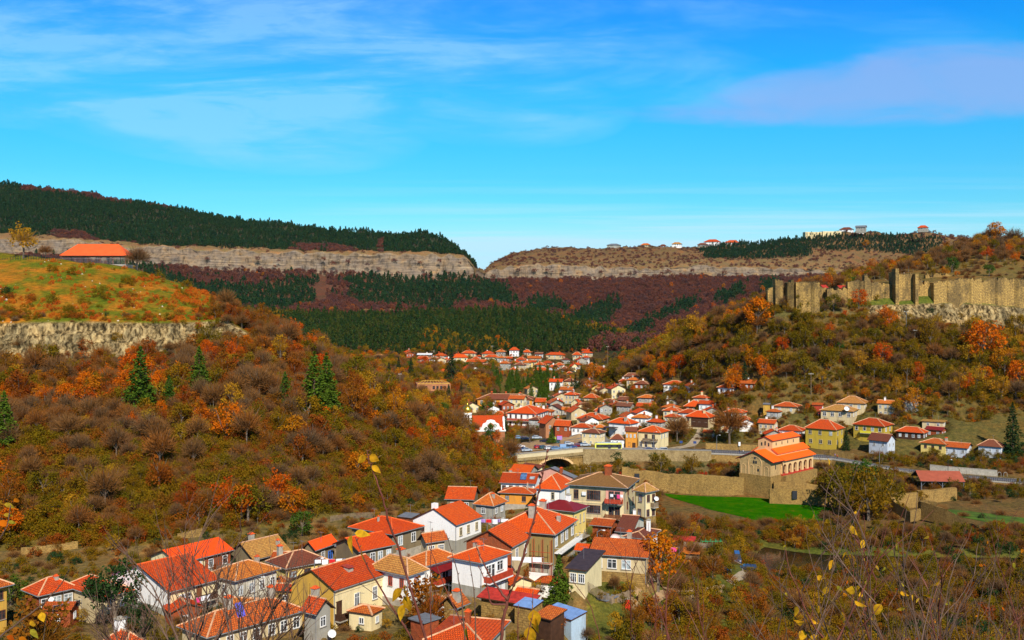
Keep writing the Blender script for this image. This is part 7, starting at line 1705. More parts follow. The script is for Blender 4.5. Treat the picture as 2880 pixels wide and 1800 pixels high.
def grid_scatter(x0,x1,y0,y1,step,fn,jit=.45,seed=0):
 g=np.random.default_rng(seed)
 X,Y=np.meshgrid(np.arange(x0,x1,step),np.arange(y0,y1,step));X=X.ravel()+g.uniform(-jit,jit,X.size)*step;Y=Y.ravel()+g.uniform(-jit,jit,Y.size)*step
 k=Y>5;X,Y=X[k],Y[k];px=X/fan(Y)*FOC+CX;k=(px>-420)&(px<3350);X,Y,px=X[k],Y[k],px[k]
 YF,_=feats(px);idx=np.clip((YF<Y[None]).sum(0)-1,0,NF-2);a=np.arange(len(px));t=(Y-YF[idx,a])/np.maximum(YF[idx+1,a]-YF[idx,a],1e-3)
 z=gz(px,Y);py=HZ-z/Y*FOC
 fn(X,Y,px,py,idx,t,z,g)
def clear_of(X,Y,k=.62):
 m=np.ones(len(X),bool)
 for(x,y,r,zz)in PADS:m&=((X-x)**2+(Y-y)**2)>(r*k/.62*.78)**2
 return m
def road_clear(X,Y):
 pts=ROADPTS;rx=np.array([p[0]for p in pts]);ry=np.array([p[1]for p in pts])
 yn=np.interp(X,rx,ry);return~((Y>yn-2.5)&(Y<yn+13)&(X>rx[0]-4))
def pick(g,kinds,p):return kinds[int(np.searchsorted(np.cumsum(p),g.random()*sum(p)))]
def inpoly(px,py,poly):
 ins=np.zeros(len(px),bool);n=len(poly)
 for i in range(n):
  (x1,y1),(x2,y2)=poly[i],poly[(i+1)%n]
  c=((y1>py)!=(y2>py))&(px<(x2-x1)*(py-y1)/(y2-y1+1e-9)+x1);ins^=c
 return ins
def scatter_all():
 def A(X,Y,px,py,idx,t,z,g):
  f1=vnoise(X,Y,22,21);f2=vnoise(X,Y,9,22);ok=clear_of(X,Y,.5)
  for i in range(len(X)):
   if not ok[i]or px[i]>1440 or idx[i]not in(8,9,10):continue
   if idx[i]==8 and px[i]<760 and t[i]>.97 and g.random()<.6:continue
   if idx[i]==9 and(px[i]<700):continue
   if idx[i]==10 and px[i]<600+130*t[i]+g.uniform(-60,90):continue
   low=(idx[i]==8)and t[i]<(.42 if px[i]<900 else.75)
   q=g.random();s=float(np.clip(g.lognormal(-.17,.30),.40,1.6))*(.45 if idx[i]==8 and t[i]>.86 and px[i]<560 else 1)
   if low and q<.80:
    if g.random()<.25:continue
    kd=pick(g,['olive_bush','rust_bush','bare_bush','olive_tree'],[.55,.18,.17,.10]);s=g.uniform(.8,1.5)if 'bush' in kd else g.uniform(.5,.8)
   else:
    w=[.36,.27,.05,.10,.03,.19]
    if f1[i]>.64:w=[.14,.32,.28,.10,.10,.06]
    if f1[i]<.40:w=[.66,.20,.02,.05,.02,.05]
    if px[i]>1050:w=[.22,.14,.08,.36,.14,.06]
    kd=pick(g,['bare_tree','rust_tree','orange_tree','olive_tree','yellow_tree','rust_bush'],w)
   add(kd,X[i],Y[i],s)
 grid_scatter(-190,15,182,425,3.05,A,seed=1)
 def A2(X,Y,px,py,idx,t,z,g):
  ok=clear_of(X,Y,.5);f=vnoise(X,Y,12,24)
  for i in range(len(X)):
   if not ok[i]or idx[i]!=8 or px[i]>1440 or t[i]>(.5 if px[i]<900 else.8):continue
   w=[.62,.16,.22]if f[i]<.6 else[.35,.45,.20]
   add(pick(g,['olive_bush','rust_bush','bare_bush'],w),X[i],Y[i],g.uniform(.45,1.0))
 grid_scatter(-190,15,184,330,2.3,A2,seed=21)
 def A3(X,Y,px,py,idx,t,z,g):
  for i in range(len(X)):
   if(px[i]<560 and t[i]>.9)or px[i]>1440 or(idx[i]!=8)and not(idx[i]==10 and px[i]>700):continue
   if g.random()<.8:add(pick(g,['rust_bush','bare_bush','olive_bush'],[.45,.40,.15]),X[i],Y[i],g.uniform(.7,1.3))
 grid_scatter(-190,15,225,425,3.3,A3,seed=22)
 def C(X,Y,px,py,idx,t,z,g):
  f=vnoise(X,Y,13,31)
  for i in range(len(X)):
   if idx[i]!=10 or px[i]>760 or t[i]>.97:continue
   if g.random()<max(0,(f[i]-.36))*1.9+.10+(.25 if px[i]>480 else 0):add('orange_bush' if g.random()<.84 else('olive_bush' if g.random()<.6 else 'rust_bush'),X[i],Y[i],g.uniform(.4,1.2)*(1 if g.random()<.6 else.55))
   if px[i]>560 and g.random()<.12:add('rust_tree',X[i],Y[i],g.uniform(.3,.55))
 grid_scatter(-190,-90,345,432,2.3,C,seed=2)
 for k in range(95):
  p_=random.uniform(-60,690);add(random.choice(['orange_bush','olive_bush','bare_bush','rust_bush','olive_bush']),(p_-CX)/FOC*343,random.uniform(340,353)+max(0,p_-450)*.03,random.uniform(.3,.9))
 for px,Yo,kd,s in[(240,338,'rust_bush',1.6),(235,336,'orange_bush',1.8),(330,341,'olive_bush',1.0),(395,339,'bare_bush',1.6),(545,344,'rust_bush',1.7),(512,341,'bare_bush',1.8),(560,347,'orange_tree',.6),(150,337,'bare_bush',1.2),(60,337,'bare_bush',1.3),(430,341,'rust_bush',1.2),(610,344,'olive_bush',1.1),(640,350,'bare_tree',.9),(680,352,'bare_tree',.9),(285,335,'bare_bush',1.8),(370,336,'orange_tree',.7),(475,338,'bare_tree',.7),(300,350,'green_bush',.6),(20,372,'green_bush',1.3)]:
  add(kd,(px-CX)/FOC*Yo,Yo,s)
 def D(X,Y,px,py,idx,t,z,g):
  f1=vnoise(X,Y,26,41);ok=clear_of(X,Y,.6)&road_clear(X,Y)
  for i in range(len(X)):
   if not ok[i]or px[i]<1640:continue
   if idx[i]in(11,12)or(idx[i]in(13,14,15)and px[i]<2160)or(idx[i]==13 and px[i]<2430):
    if px[i]>2180 and idx[i]==12 and t[i]>.80 and g.random()<.55:continue
    if idx[i]==11 and g.random()<.2:continue
    w=[.40,.20,.07,.22,.11]
    if t[i]<.5 and idx[i]==12:w=[.22,.24,.10,.28,.16]
    if f1[i]>.66:w=[.15,.10,.28,.25,.22]
    if px[i]>2400 and f1[i]>.5:w=[.25,.12,.20,.23,.20]
    kd=pick(g,['bare_tree','olive_tree','orange_tree','olive_tree','yellow_tree'],w);s=float(np.clip(g.lognormal(.05,.28),.55,1.9))*(.75 if idx[i]==11 else 1)*(.6 if t[i]>.88 and px[i]>2150 else 1)
    if px[i]<2480 and 1075<py[i]<1275:
     if g.random()<.35:continue
     s*=.58
    add(kd,X[i],Y[i],s)
    if g.random()<.5:add(pick(g,['olive_bush','bare_bush','rust_bush'],[.5,.3,.2]),X[i]+1.8,Y[i]-1.5,g.uniform(.8,1.4))
 grid_scatter(25,300,418,640,4.3,D,seed=3)
 def D2(X,Y,px,py,idx,t,z,g):
  ok=clear_of(X,Y,.52)&road_clear(X,Y);f=vnoise(X,Y,14,44)
  for i in range(len(X)):
   if not ok[i]or px[i]<1700 or idx[i]not in(11,12):continue
   if idx[i]==12 and t[i]>.86 and px[i]>2180 and g.random()<.5:continue
   w=[.50,.28,.14,.08]if f[i]<.6 else[.35,.2,.35,.1]
   add(pick(g,['olive_bush','bare_bush','rust_bush','olive_tree'],w),X[i],Y[i],g.uniform(.55,1.15)*(.55 if idx[i]==11 else 1))
 grid_scatter(30,300,418,515,2.9,D2,seed=23)
 def E(X,Y,px,py,idx,t,z,g):
  f1=vnoise(X,Y,30,51)
  for i in range(len(X)):
   if idx[i]==15 and px[i]>2180:
    far=t[i]>.48 or px[i]<2420 or py[i]<730
    if g.random()<(.9 if far else.42):add(pick(g,['bare_tree','olive_tree','yellow_tree','orange_tree','bare_bush'],[.62,.08,.08,.10,.12]if far else[.1,.15,.0,.05,.7]),X[i],Y[i],g.uniform(.7,1.35)if far else g.uniform(.5,.9))
   elif idx[i]==16 and px[i]>2200 and t[i]<.4 and g.random()<.85:add(pick(g,['bare_tree','yellow_tree','rust_tree'],[.75,.12,.13]),X[i],Y[i],g.uniform(.8,1.4))
   elif idx[i]==14 and px[i]>2200 and g.random()<.35:add(pick(g,['olive_bush','green_bush','red_bush','bare_bush'],[.4,.2,.1,.3]),X[i],Y[i],g.uniform(.5,1.1))
 grid_scatter(120,420,498,740,5.2,E,seed=4)
 def Fm(X,Y,px,py,idx,t,z,g):
  f1=vnoise(X,Y,30,61);ok=clear_of(X,Y,.62)&road_clear(X,Y)
  for i in range(len(X)):
   if not ok[i]:continue
   lefty=px[i]<1130+(Y[i]-430)*.10
   if px[i]<1440 and idx[i]in(11,12)or(px[i]<1330 and idx[i]==13):
    w=[.34,.16,.14,.18,.14,.04]
    if px[i]<300:continue
   elif idx[i]in(11,12,13)and px[i]<2000 and Y[i]>445:w=[.25,.08,.10,.27,.20,.10]
   elif idx[i]==13:w=[.3,.1,.1,.3,.15,.05]
   else:continue
   if px[i]>1400 and g.random()<.35:continue
   vill=px[i]>1400
   if 1320<px[i]<1700 and 470<Y[i]<560 and g.random()<.75:continue
   if 1385<px[i]<1580 and 570<Y[i]<700 and g.random()<.7:add('pine_tree',X[i],Y[i],g.uniform(.6,.95));continue
   add(pick(g,['bare_tree','rust_tree','orange_tree','olive_tree','yellow_tree','green_tree'],w),X[i],Y[i],g.uniform(.45,.8)if vill else g.uniform(.8,1.5))
 grid_scatter(-260,110,430,800,7.0,Fm,seed=5)
 def G(X,Y,px,py,idx,t,z,g):
  ok=clear_of(X,Y,.6)
  for i in range(len(X)):
   if not ok[i]or px[i]<250 or px[i]>1830:continue
   if idx[i]in(13,14,15,16)and Y[i]>640:
    vill=1140<px[i]<1750 and py[i]<1108
    if vill and g.random()<.3:continue
    w=[.40,.10,.16,.14,.06,.14]if px[i]>1150 else[.30,.14,.14,.22,.16,.04]
    add(pick(g,['bare_tree','orange_tree','yellow_tree','olive_tree','rust_tree','green_tree'],w),X[i],Y[i],g.uniform(.4,.75)if vill else g.uniform(.8,1.35))
 grid_scatter(-330,130,640,930,9.5,G,seed=6)
 def K(X,Y,px,py,idx,t,z,g):
  f1=vnoise(X,Y,60,71)
  for i in range(len(X)):
   if idx[i]in(16,17,18)or(idx[i]==19 and t[i]<0):
    if px[i]<560 or px[i]>1860:continue
    if idx[i]==18 and t[i]>.10:continue
    if idx[i]==16 and t[i]<.12:continue
    if px[i]>1640+(Y[i]-900)*.5 and g.random()<.85:
     if g.random()<.4:add('purple_tree',X[i],Y[i],g.uniform(.8,1.3))
     continue
    if(px[i]<800 or f1[i]>.78)and g.random()<.35:add(pick(g,['yellow_tree','olive_tree','orange_tree'],[.4,.4,.2]),X[i],Y[i],g.uniform(.9,1.5));continue
    add('forest_pine',X[i],Y[i],float(np.clip(g.lognormal(-.38,.22),.4,1.15)))
 grid_scatter(-350,190,905,1400,4.6,K,seed=7)
 PINES=[[(330,735),(420,735),(560,800),(700,800),(870,770),(890,850),(760,870),(600,850),(430,820)],[(960,775),(1280,770),(1420,800),(1460,860),(1290,840),(1270,870),(1000,850)],[(1480,840),(1570,835),(1600,870),(1500,880)],[(1630,870),(1740,830),(1745,862),(1700,910),(1600,910)],[(1760,930),(1960,825),(1960,862),(1850,905),(1790,960)],[(2010,830),(2090,795),(2095,830),(2030,862)],[(2140,800),(2180,775),(2190,840),(2150,850)]]
 def J(X,Y,px,py,idx,t,z,g):
  pm=np.zeros(len(X),bool)
  for pl in PINES:pm|=inpoly(px+g.normal(0,9,len(px)),py-6+g.normal(0,4,len(px)),pl)
  f1=vnoise(X,Y,50,81)
  for i in range(len(X)):
   if idx[i]not in(18,19):continue
   if idx[i]==18 and t[i]<.10 and px[i]<1640:continue
   if pm[i]:
    if g.random()<.92:add('plateau_pine',X[i],Y[i],float(np.clip(g.lognormal(-.42,.22),.4,1.1)))
    continue
   if px[i]<250 and py[i]<720:continue
   if idx[i]==18 and 1000<px[i]<1440 and.33<t[i]<.8 and g.random()<.93:continue
   if 700<px[i]<1250 and idx[i]==18 and f1[i]>.55 and g.random()<.5:continue
   if 870<px[i]<920 and 770<py[i]<850:continue
   if px[i]<1340 and f1[i]>.72 and g.random()<.15:add('plateau_pine',X[i],Y[i],g.uniform(.6,1.0));continue
   if g.random()<.008:add('orange_tree',X[i],Y[i],g.uniform(.8,1.6));continue
   add('purple_tree',X[i],Y[i],float(np.clip(g.lognormal(-.35,.22),.4,1.1)))
 grid_scatter(-1250,1300,1155,2110,6.6,J,seed=8)
 RP=[[(1970,700),(2070,680),(2130,672),(2262,668),(2275,722),(2130,730),(1990,728)],[(2130,672),(2300,666),(2480,665),(2640,672),(2660,690),(2600,720),(2480,712),(2270,700)]]
 def Lp(X,Y,px,py,idx,t,z,g):
  rp=np.zeros(len(X),bool)
  for pl in RP:rp|=inpoly(px+g.normal(0,6,len(px)),py+g.normal(0,2,len(px)),pl)
  f1=vnoise(X,Y,45,91)
  for i in range(len(X)):
   if px[i]<1340:
    if idx[i]==22 or(idx[i]==21 and(px[i]>760 or t[i]>.75)and t[i]>.45)or(idx[i]==23 and t[i]<.04):
     qx,qy=px[i]+(f1[i]-.5)*110,py[i]+(f1[i]-.5)*22;gap=((qx-215)/70)**2+((qy-680)/26)**2<1 or(1060<px[i]<1080 and 672<py[i])or((qx-900)/85)**2+((qy-703)/14)**2<1
     if gap:add('scrub_bush',X[i],Y[i],g.uniform(.8,1.5));continue
     if idx[i]>=22 and t[i]>.93 and 60<px[i]<520 and f1[i]>.4:add('purple_tree',X[i],Y[i],g.uniform(.8,1.3));continue
     add('plateau_pine',X[i],Y[i],float(np.clip(g.lognormal(-.42,.22),.4,1.1)))
    elif idx[i]==21 and g.random()<.07:add('scrub_bush',X[i],Y[i],g.uniform(.5,1.0))
   else:
    if idx[i]not in(21,22):continue
    if rp[i]:add('plateau_pine',X[i],Y[i],float(np.clip(g.lognormal(-.40,.2),.4,1.1)));continue
    if px[i]>2280 and py[i]<700 and g.random()<.25:add('purple_tree' if g.random()<.7 else 'yellow_tree',X[i],Y[i],g.uniform(.6,1.1));continue
    if g.random()<.55*(.26+.8*max(0,f1[i]-.5)):add('scrub_bush',X[i],Y[i],g.uniform(.5,1.2))
 grid_scatter(-1500,1500,1625,2520,6.0,Lp,seed=9)
 g=np.random.default_rng(77)
 for px in list(range(250,1330,34))+list(range(1380,2500,30)):
  p=px+g.uniform(-14,14);YF,ZF=feats(np.array([p]));f=g.uniform(0,.8);y=YF[20,0]*(1-f)+YF[21,0]*f-12;z=ZF[20,0]*(1-f)+ZF[21,0]*f-4
  VEG.setdefault('scrub_bush',[]).append([(p-CX)/FOC*y,y,z,g.uniform(.7,1.8),0,int(g.integers(4)),0])
 def V(X,Y,px,py,idx,t,z,g):
  f1=vnoise(X,Y,16,101);ok=clear_of(X,Y,.50);road_ok=road_clear(X,Y)
  for i in range(len(X)):
   if not ok[i]or not road_ok[i]:continue
   p,y=px[i],Y[i]
   if p<1430 and idx[i]>=8:continue
   if 1855<p<2380 and 297<y<350-(p-1860)*.02:continue
   if z[i]<-65.2:continue
   if 2540<p<3000 and 284<y<330 and g.random()<.9:continue
   if 2415<p<2720 and 279<y<300 and g.random()<.85:continue
   tr=min(abs(p-2080)/3,99)if 198<y<237 else abs(p-(1775+(y-154)*6.6))/4
   if tr<9 and(y<237)and p>1700:continue
   if p<1700 and y<175 and g.random()<.35:continue
   if 1430<p<2000 and 350<y<395:
    if g.random()<.5:continue
    kd=pick(g,['olive_bush','green_bush','red_bush','orange_bush','olive_tree'],[.3,.3,.15,.15,.1]);add(kd,X[i],Y[i],g.uniform(.6,1.1));continue
   w=[.30,.20,.20,.10,.06,.06,.05,.03]
   if f1[i]>.6:w=[.15,.22,.22,.12,.10,.12,.04,.03]
   if p<1700 and y<260:w=[.38,.16,.18,.02,.02,.04,.16,.04]
   if p>2300:w=[.30,.08,.20,.14,.12,.03,.12,.01]
   kd=pick(g,['olive_bush','rust_bush','bare_bush','olive_tree','bare_tree','rust_tree','green_bush','yellow_tree'],w)
   add(kd,X[i],Y[i],g.uniform(.55,1.1)if 'bush' in kd else g.uniform(.4,.8))if not(p<1750 and y<260)else add(kd,X[i],Y[i],g.uniform(.35,.75)if 'bush' in kd else g.uniform(.3,.5))
 grid_scatter(-90,290,118,392,3.0,V,seed=10)
 def W_(X,Y,px,py,idx,t,z,g):
  for i in range(len(X)):
   if idx[i]not in(3,4)or Y[i]<46:continue
   if-z[i]/Y[i]>.52:continue
   kd=pick(g,['olive_bush','rust_bush','bare_bush','red_bush'],[.4,.2,.3,.1]);add(kd,X[i],Y[i],g.uniform(.6,1.0))
 grid_scatter(-70,75,46,122,4.2,W_,seed=12)
 def Bk(X,Y,px,py,idx,t,z,g):
  for i in range(len(X)):
   if 2000<px[i]and Y[i]<291 and-65.3<z[i]<-63.2 and g.random()<.62:add(pick(g,['olive_bush','bare_bush','rust_bush','green_bush'],[.45,.25,.2,.1]),X[i],Y[i],g.uniform(.35,.9))
   if 1860<px[i]<2380 and(296<Y[i]<300 or 343<Y[i]<345)and g.random()<.5:add('olive_bush',X[i],Y[i],g.uniform(.2,.5))
 grid_scatter(50,190,232,346,2.2,Bk,seed=31)
 def St(X,Y,px,py,idx,t,z,g):
  for i in range(len(X)):
   if(idx[i]==10 and px[i]<760)or(idx[i]in(8,14,15)and g.random()<.25 and px[i]<3000 and(px[i]>2180 or px[i]<1300)):
    if g.random()<.45:add('rock',X[i],Y[i],float(g.lognormal(-.4,.5)))
 grid_scatter(-190,330,300,600,3.4,St,seed=32)
 for p_,y_,s_ in[(2180,497,1.6),(2212,497,1.2),(2235,490,1.3),(2262,487,1.0),(2300,488,1.4),(2318,492,1.8),(2345,493,1.3),(2400,493,1.1),(2440,494,1.0),(2500,490,.9),(2618,489,1.2),(2652,490,.8),(2700,488,.7),(2760,487,1.0),(2830,486,.9),(2868,486,1.2),(2330,500,1.5),(2380,502,1.2)]:
  add('green_bush' if p_%4 else 'olive_bush',(p_-CX)/FOC*y_,y_,s_)
 def at(kd,px,Y,s,dz=0,lab=None):SOLO.append((kd,px,Y,s,lab))
 for kd,px,py,hp,lab in[('pine_tree',395,1172,190,'tallest dark green pine, alone on the upper left slope'),('pine_tree',475,1165,105,'small pine just right of the tallest pine on the left slope'),('pine_tree',560,1128,150,'slender pine with a bare lower trunk on the left slope'),('pine_tree',802,1165,115,'small open pine left of the pair of pines'),('pine_tree',884,1185,190,'left and taller of the pair of pines on the slope'),('pine_tree',918,1168,170,'right pine of the leaning pair on the slope'),('pine_tree',12,1270,160,'pine cut by the left edge of the picture'),('yellow_tree',65,712,92,'thin round-headed tree with ochre leaves left of the pavilion'),('bare_tree',386,748,78,'tall bare tree right of the pavilion'),('bare_tree',128,716,45,'small bare tree on the grass left of the pavilion')]:
  Y=hit(px,py,186,436)or 422;SOLO.append((kd,px,Y,hp/FOC*Y,lab))
 for kd,px,Y,hp,lab in[('fir_tree',1270,640,105,'tall dark fir beside the unfinished brick building'),('fir_tree',1262,520,66,'broad dark fir left of the orange school'),('fir_tree',1297,540,62,'second dark fir left of the orange school'),('fir_tree',1094,700,46,'left of the three dark firs by the tan-roofed house'),('fir_tree',1121,700,55,'middle of the three dark firs by the tan-roofed house'),('fir_tree',1156,690,62,'right and widest of the three dark firs by the tan-roofed house'),('fir_tree',1671,640,66,'large conical fir at the lower right edge of the far village'),('fir_tree',1635,620,55,'narrow fir left of the large conical fir'),('fir_tree',1618,610,40,'small fir in front of the cream hall'),('fir_tree',1608,600,35,'smallest fir in front of the cream hall'),('fir_tree',2095,470,80,'tall dark fir on the slope right of the orange-roofed white house'),('pine_tree',1551,424,50,'small conical pine among the parked cars'),('green_tree',1369,500,45,'dark green round tree left of the white inn'),('fir_tree',1420,460,60,'narrow dark conifer in front of the white inn'),('fir_tree',2380,408,62,'dark ivy-like conifer between the mustard houses'),('fir_tree',2848,385,150,'tall dark cypress at the right edge above the road'),('pine_tree',1572,150,150,'small dark fir with a bare trunk beside the cream outbuilding'),('green_tree',2360,470,28,'bright green round tree on the slope above the large-dish house'),('orange_tree',2765,455,120,'big orange tree high on the right of the picture'),('orange_tree',2060,470,70,'orange tree left of the fir on the slope'),('orange_tree',2130,492,95,'bright orange-yellow poplar below the left end of the fortress'),('yellow_tree',1960,545,75,'yellow tree on the left nose of the fortress hill'),('orange_tree',2080,508,45,'reddish orange tree below the fortress nose'),('olive_tree',2443,300,145,'big pale olive willow standing right of the meadow'),('olive_tree',2385,306,130,'olive brown willow leaning over the meadow edge'),('olive_tree',2490,312,120,'rounded olive tree behind the big willow'),('olive_tree',2350,318,110,'orange-olive tree between church and willow'),('green_tree',2425,350,80,'light green tree just under the road, right of the church'),('olive_tree',1858,384,60,'round olive garden tree left below the railing'),('olive_tree',1945,384,56,'round yellow-green garden tree in the middle of the church garden'),('rust_tree',1208,137,165,'rust-leaved tree in front of the tan-roofed white house'),('rust_tree',1700,190,62,'brown-leaved tree behind the cottage with two chimneys'),('orange_tree',1850,165,155,'wide orange-brown tree hanging over the right end of the long beige house'),('rust_tree',2005,195,75,'rust-orange tree beside the dirt track'),('rust_tree',110,118,215,'red and rust shrub filling the lower left corner'),('evergreen_tree',325,142,190,'dark evergreen between the brown bungalow and the white gable house'),('evergreen_tree',395,138,100,'dark green shrubbery below the white gable house'),('yellow_tree',1362,212,34,'yellow vine pergola behind the white chimney house'),('green_tree',850,205,70,'bright green-yellow tree above the brown-roofed yellow house'),('green_tree',30,158,80,'dark green ivy behind the left-edge house'),('olive_tree',1660,330,60,'small tree by the ruined wall'),('bare_tree',1905,425,85,'large bare tree at the mouth of the lane'),('bare_tree',2052,420,120,'tallest bare tree right of the lane in front of the white house'),('bare_tree',1490,428,62,'pinkish bare tree behind the parked cars'),('bare_tree',1910,255,75,'thin bare birch left of the meadow'),('bare_tree',2330,322,80,'bare leaning tree beside the church arcade'),('bare_tree',1365,262,40,'crooked bare fruit tree behind the brick-orange house'),('green_tree',2678,545,42,'round dark green shrub tree on the upper fortress terrace'),('green_tree',2782,525,34,'dark green shrub inside the fortress, right side'),('green_tree',2405,512,30,'small green tree inside the fortress left of the wall stub'),('bare_tree',2405,600,55,'bare tree above the left half of the fortress'),('orange_tree',2455,590,45,'orange tree on the skyline slope above the fortress'),('orange_tree',2800,655,60,'orange-brown tree on the right hilltop'),('bare_tree',2850,650,62,'highest bare tree on the right hilltop'),('bare_tree',2790,655,52,'wide bare tree beside the highest one on the right hilltop'),('fir_tree',2428,2100,20,'lone small fir on the pale plateau ledge'),('fir_tree',2537,2350,28,'dark fir clump on the right skyline'),('fir_tree',2560,2350,22,'second dark fir clump on the right skyline'),('fir_tree',2498,2380,16,'pointed small fir on the skyline left of the clump'),('fir_tree',2475,2380,14,'round small fir on the skyline'),('orange_tree',2436,2350,22,'orange tree between the skyline houses')]:
  SOLO.append((kd,px,Y,hp/FOC*Y,lab))
 for px,Y,s,kd,w in[(2000,372,.8,'green_bush','clipped round green bush, leftmost of three, in the church garden'),(2012,372,.8,'green_bush','clipped round green bush, middle of three, in the church garden'),(2023,372,.8,'green_bush','clipped round green bush, rightmost of three, in the church garden'),(2062,362,1.5,'green_bush','large clipped hedge mound beside the church'),(2038,364,1.3,'green_bush','second clipped hedge mound left of the church'),(2080,358,1.3,'green_bush','darkest hedge mound touching the church wall'),(1975,370,1.6,'red_bush','dark red low hedge in the church garden'),(2050,380,1.4,'red_bush','brownish red hedge under the road wall'),(1889,366,1.4,'orange_bush','bright orange round bush in the church garden'),(1905,368,1.2,'red_bush','dark purple-red bush beside the orange one'),(1795,384,1.7,'red_bush','dusty pink shrub in front of the tall stone wall'),(1770,384,2.0,'green_bush','broad green shrub in front of the tall stone wall'),(1870,370,1.5,'green_bush','green bush under the round olive garden tree'),(1737,391.5,1.4,'green_bush','ivy hanging from the top of the retaining wall under the bus'),(1838,391.5,1.3,'green_bush','ivy hanging over the retaining wall left of the railing')]:
  SOLO.append((kd,px,Y,-s,w))
SOLO=[]
KLAB={'pine_tree':('dark green pine in the belt between the middle and the far quarter','tree','pines between the two quarters'),'orange_tree':('bright orange autumn tree on the wooded slopes','tree','orange autumn trees'),'rust_tree':('rust-brown autumn tree on the wooded slopes','tree','rust-brown autumn trees'),'bare_tree':('leafless grey-brown tree on the wooded slopes','tree','bare trees on the slopes'),'olive_tree':('olive green-brown tree among the others on the slopes','tree','olive trees on the slopes'),'yellow_tree':('ochre yellow autumn tree among the others','tree','yellow autumn trees'),'green_tree':('still green leafy tree between houses or autumn trees','tree','green leafy trees'),'olive_bush':('feathery olive green bush on slope or valley floor','bush','olive bushes'),'rust_bush':('low rust-brown bush on slope or valley floor','bush','rust bushes'),'bare_bush':('leafless twiggy bush on slope or valley floor','bush','bare bushes'),'orange_bush':('round bright orange bush on the grassy hilltop meadow','bush','orange bushes on the meadow'),'green_bush':('dark green bush between houses and gardens','bush','green bushes'),'red_bush':('small red bush by gardens or terraces','bush','red bushes')}
STUFFN={'pine_tree':'pine_belt','orange_tree':'autumn_trees','rust_tree':'rust_woodland','bare_tree':'bare_woodland','olive_tree':'olive_woodland','yellow_tree':'yellow_woodland','green_tree':'green_woodland','olive_bush':'olive_scrub','rust_bush':'rust_scrub','bare_bush':'bare_scrub','orange_bush':'meadow_scrub','green_bush':'green_scrub','red_bush':'red_scrub','purple_tree':'gorge_woodland','scrub_bush':'plateau_scrub','forest_pine':'pine_forest','plateau_pine':'plateau_pine_forest','rock':'hill_stones'}
def gn_scatter(name,rows,kind):
 me=bpy.data.meshes.new(name);n=len(rows)
 me.vertices.add(n);me.vertices.foreach_set('co',np.array([r[:3]for r in rows],float).reshape(-1))
 a=me.attributes.new('rot','FLOAT_VECTOR','POINT');a.data.foreach_set('vector',np.array([(0,0,r[4])for r in rows],float).reshape(-1))
 gg=np.random.default_rng(len(rows));u=gg.uniform(.82,1.2,n);a=me.attributes.new('scl','FLOAT_VECTOR','POINT');s3=np.array([r[3]for r in rows]);a.data.foreach_set('vector',np.stack([s3*u,s3*gg.uniform(.85,1.15,n),s3*gg.uniform(.78,1.28,n)],1).reshape(-1))
 a=me.attributes.new('kind','INT','POINT');a.data.foreach_set('value',np.array([r[5]for r in rows],np.int32))
 o=link(name,me);tag(o,kind='stuff')
 ng=bpy.data.node_groups.new(name+'_nodes','GeometryNodeTree')
 ng.interface.new_socket('Geometry',in_out='INPUT',socket_type='NodeSocketGeometry');ng.interface.new_socket('Geometry',in_out='OUTPUT',socket_type='NodeSocketGeometry')
 gi=ng.nodes.new('NodeGroupInput');go=ng.nodes.new('NodeGroupOutput');j=ng.nodes.new('GeometryNodeJoinGeometry')
 def attr(nm,dt):
  x=ng.nodes.new('GeometryNodeInputNamedAttribute');x.data_type=dt;x.inputs['Name'].default_value=nm;return x.outputs['Attribute']
 rot,scl,kd=attr('rot','FLOAT_VECTOR'),attr('scl','FLOAT_VECTOR'),attr('kind','INT')
 for v in range(4):
  pr=bpy.data.objects.new(kind+'_source',PROTO[kind][v][2])
  oi=ng.nodes.new('GeometryNodeObjectInfo');oi.inputs['Object'].default_value=pr;oi.transform_space='ORIGINAL';oi.inputs['As Instance'].default_value=True
  ip=ng.nodes.new('GeometryNodeInstanceOnPoints');ng.links.new(gi.outputs[0],ip.inputs['Points'])
  cm=ng.nodes.new('FunctionNodeCompare');cm.data_type='INT';cm.operation='EQUAL';ng.links.new(kd,cm.inputs[2]);cm.inputs[3].default_value=v
  ng.links.new(cm.outputs[0],ip.inputs['Selection']);ng.links.new(oi.outputs['Geometry'],ip.inputs['Instance']);ng.links.new(rot,ip.inputs['Rotation']);ng.links.new(scl,ip.inputs['Scale'])
  ng.links.new(ip.outputs[0],j.inputs[0])
 ng.links.new(j.outputs[0],go.inputs[0]);md=o.modifiers.new('scatter','NODES');md.node_group=ng
 return o
def place(kd,X,Y,z,s,r,v,label,group,cat):
 trunk,crown,_,h=PROTO[kd][v]
 u,w=random.uniform(.8,1.15),random.uniform(.85,1.3)
 if label and group is None:u=w=1
 if trunk is None:
  o=link(kd,crown,None,(X,Y,z),r,scale=(s*u,s,s*w));tag(o,label,cat,group);return o
 t=thing(kd,label,cat,(X,Y,z),r,group);t.scale=(s*u,s,s*w)
 link('trunk',trunk,t);link('crown',crown,t);return t
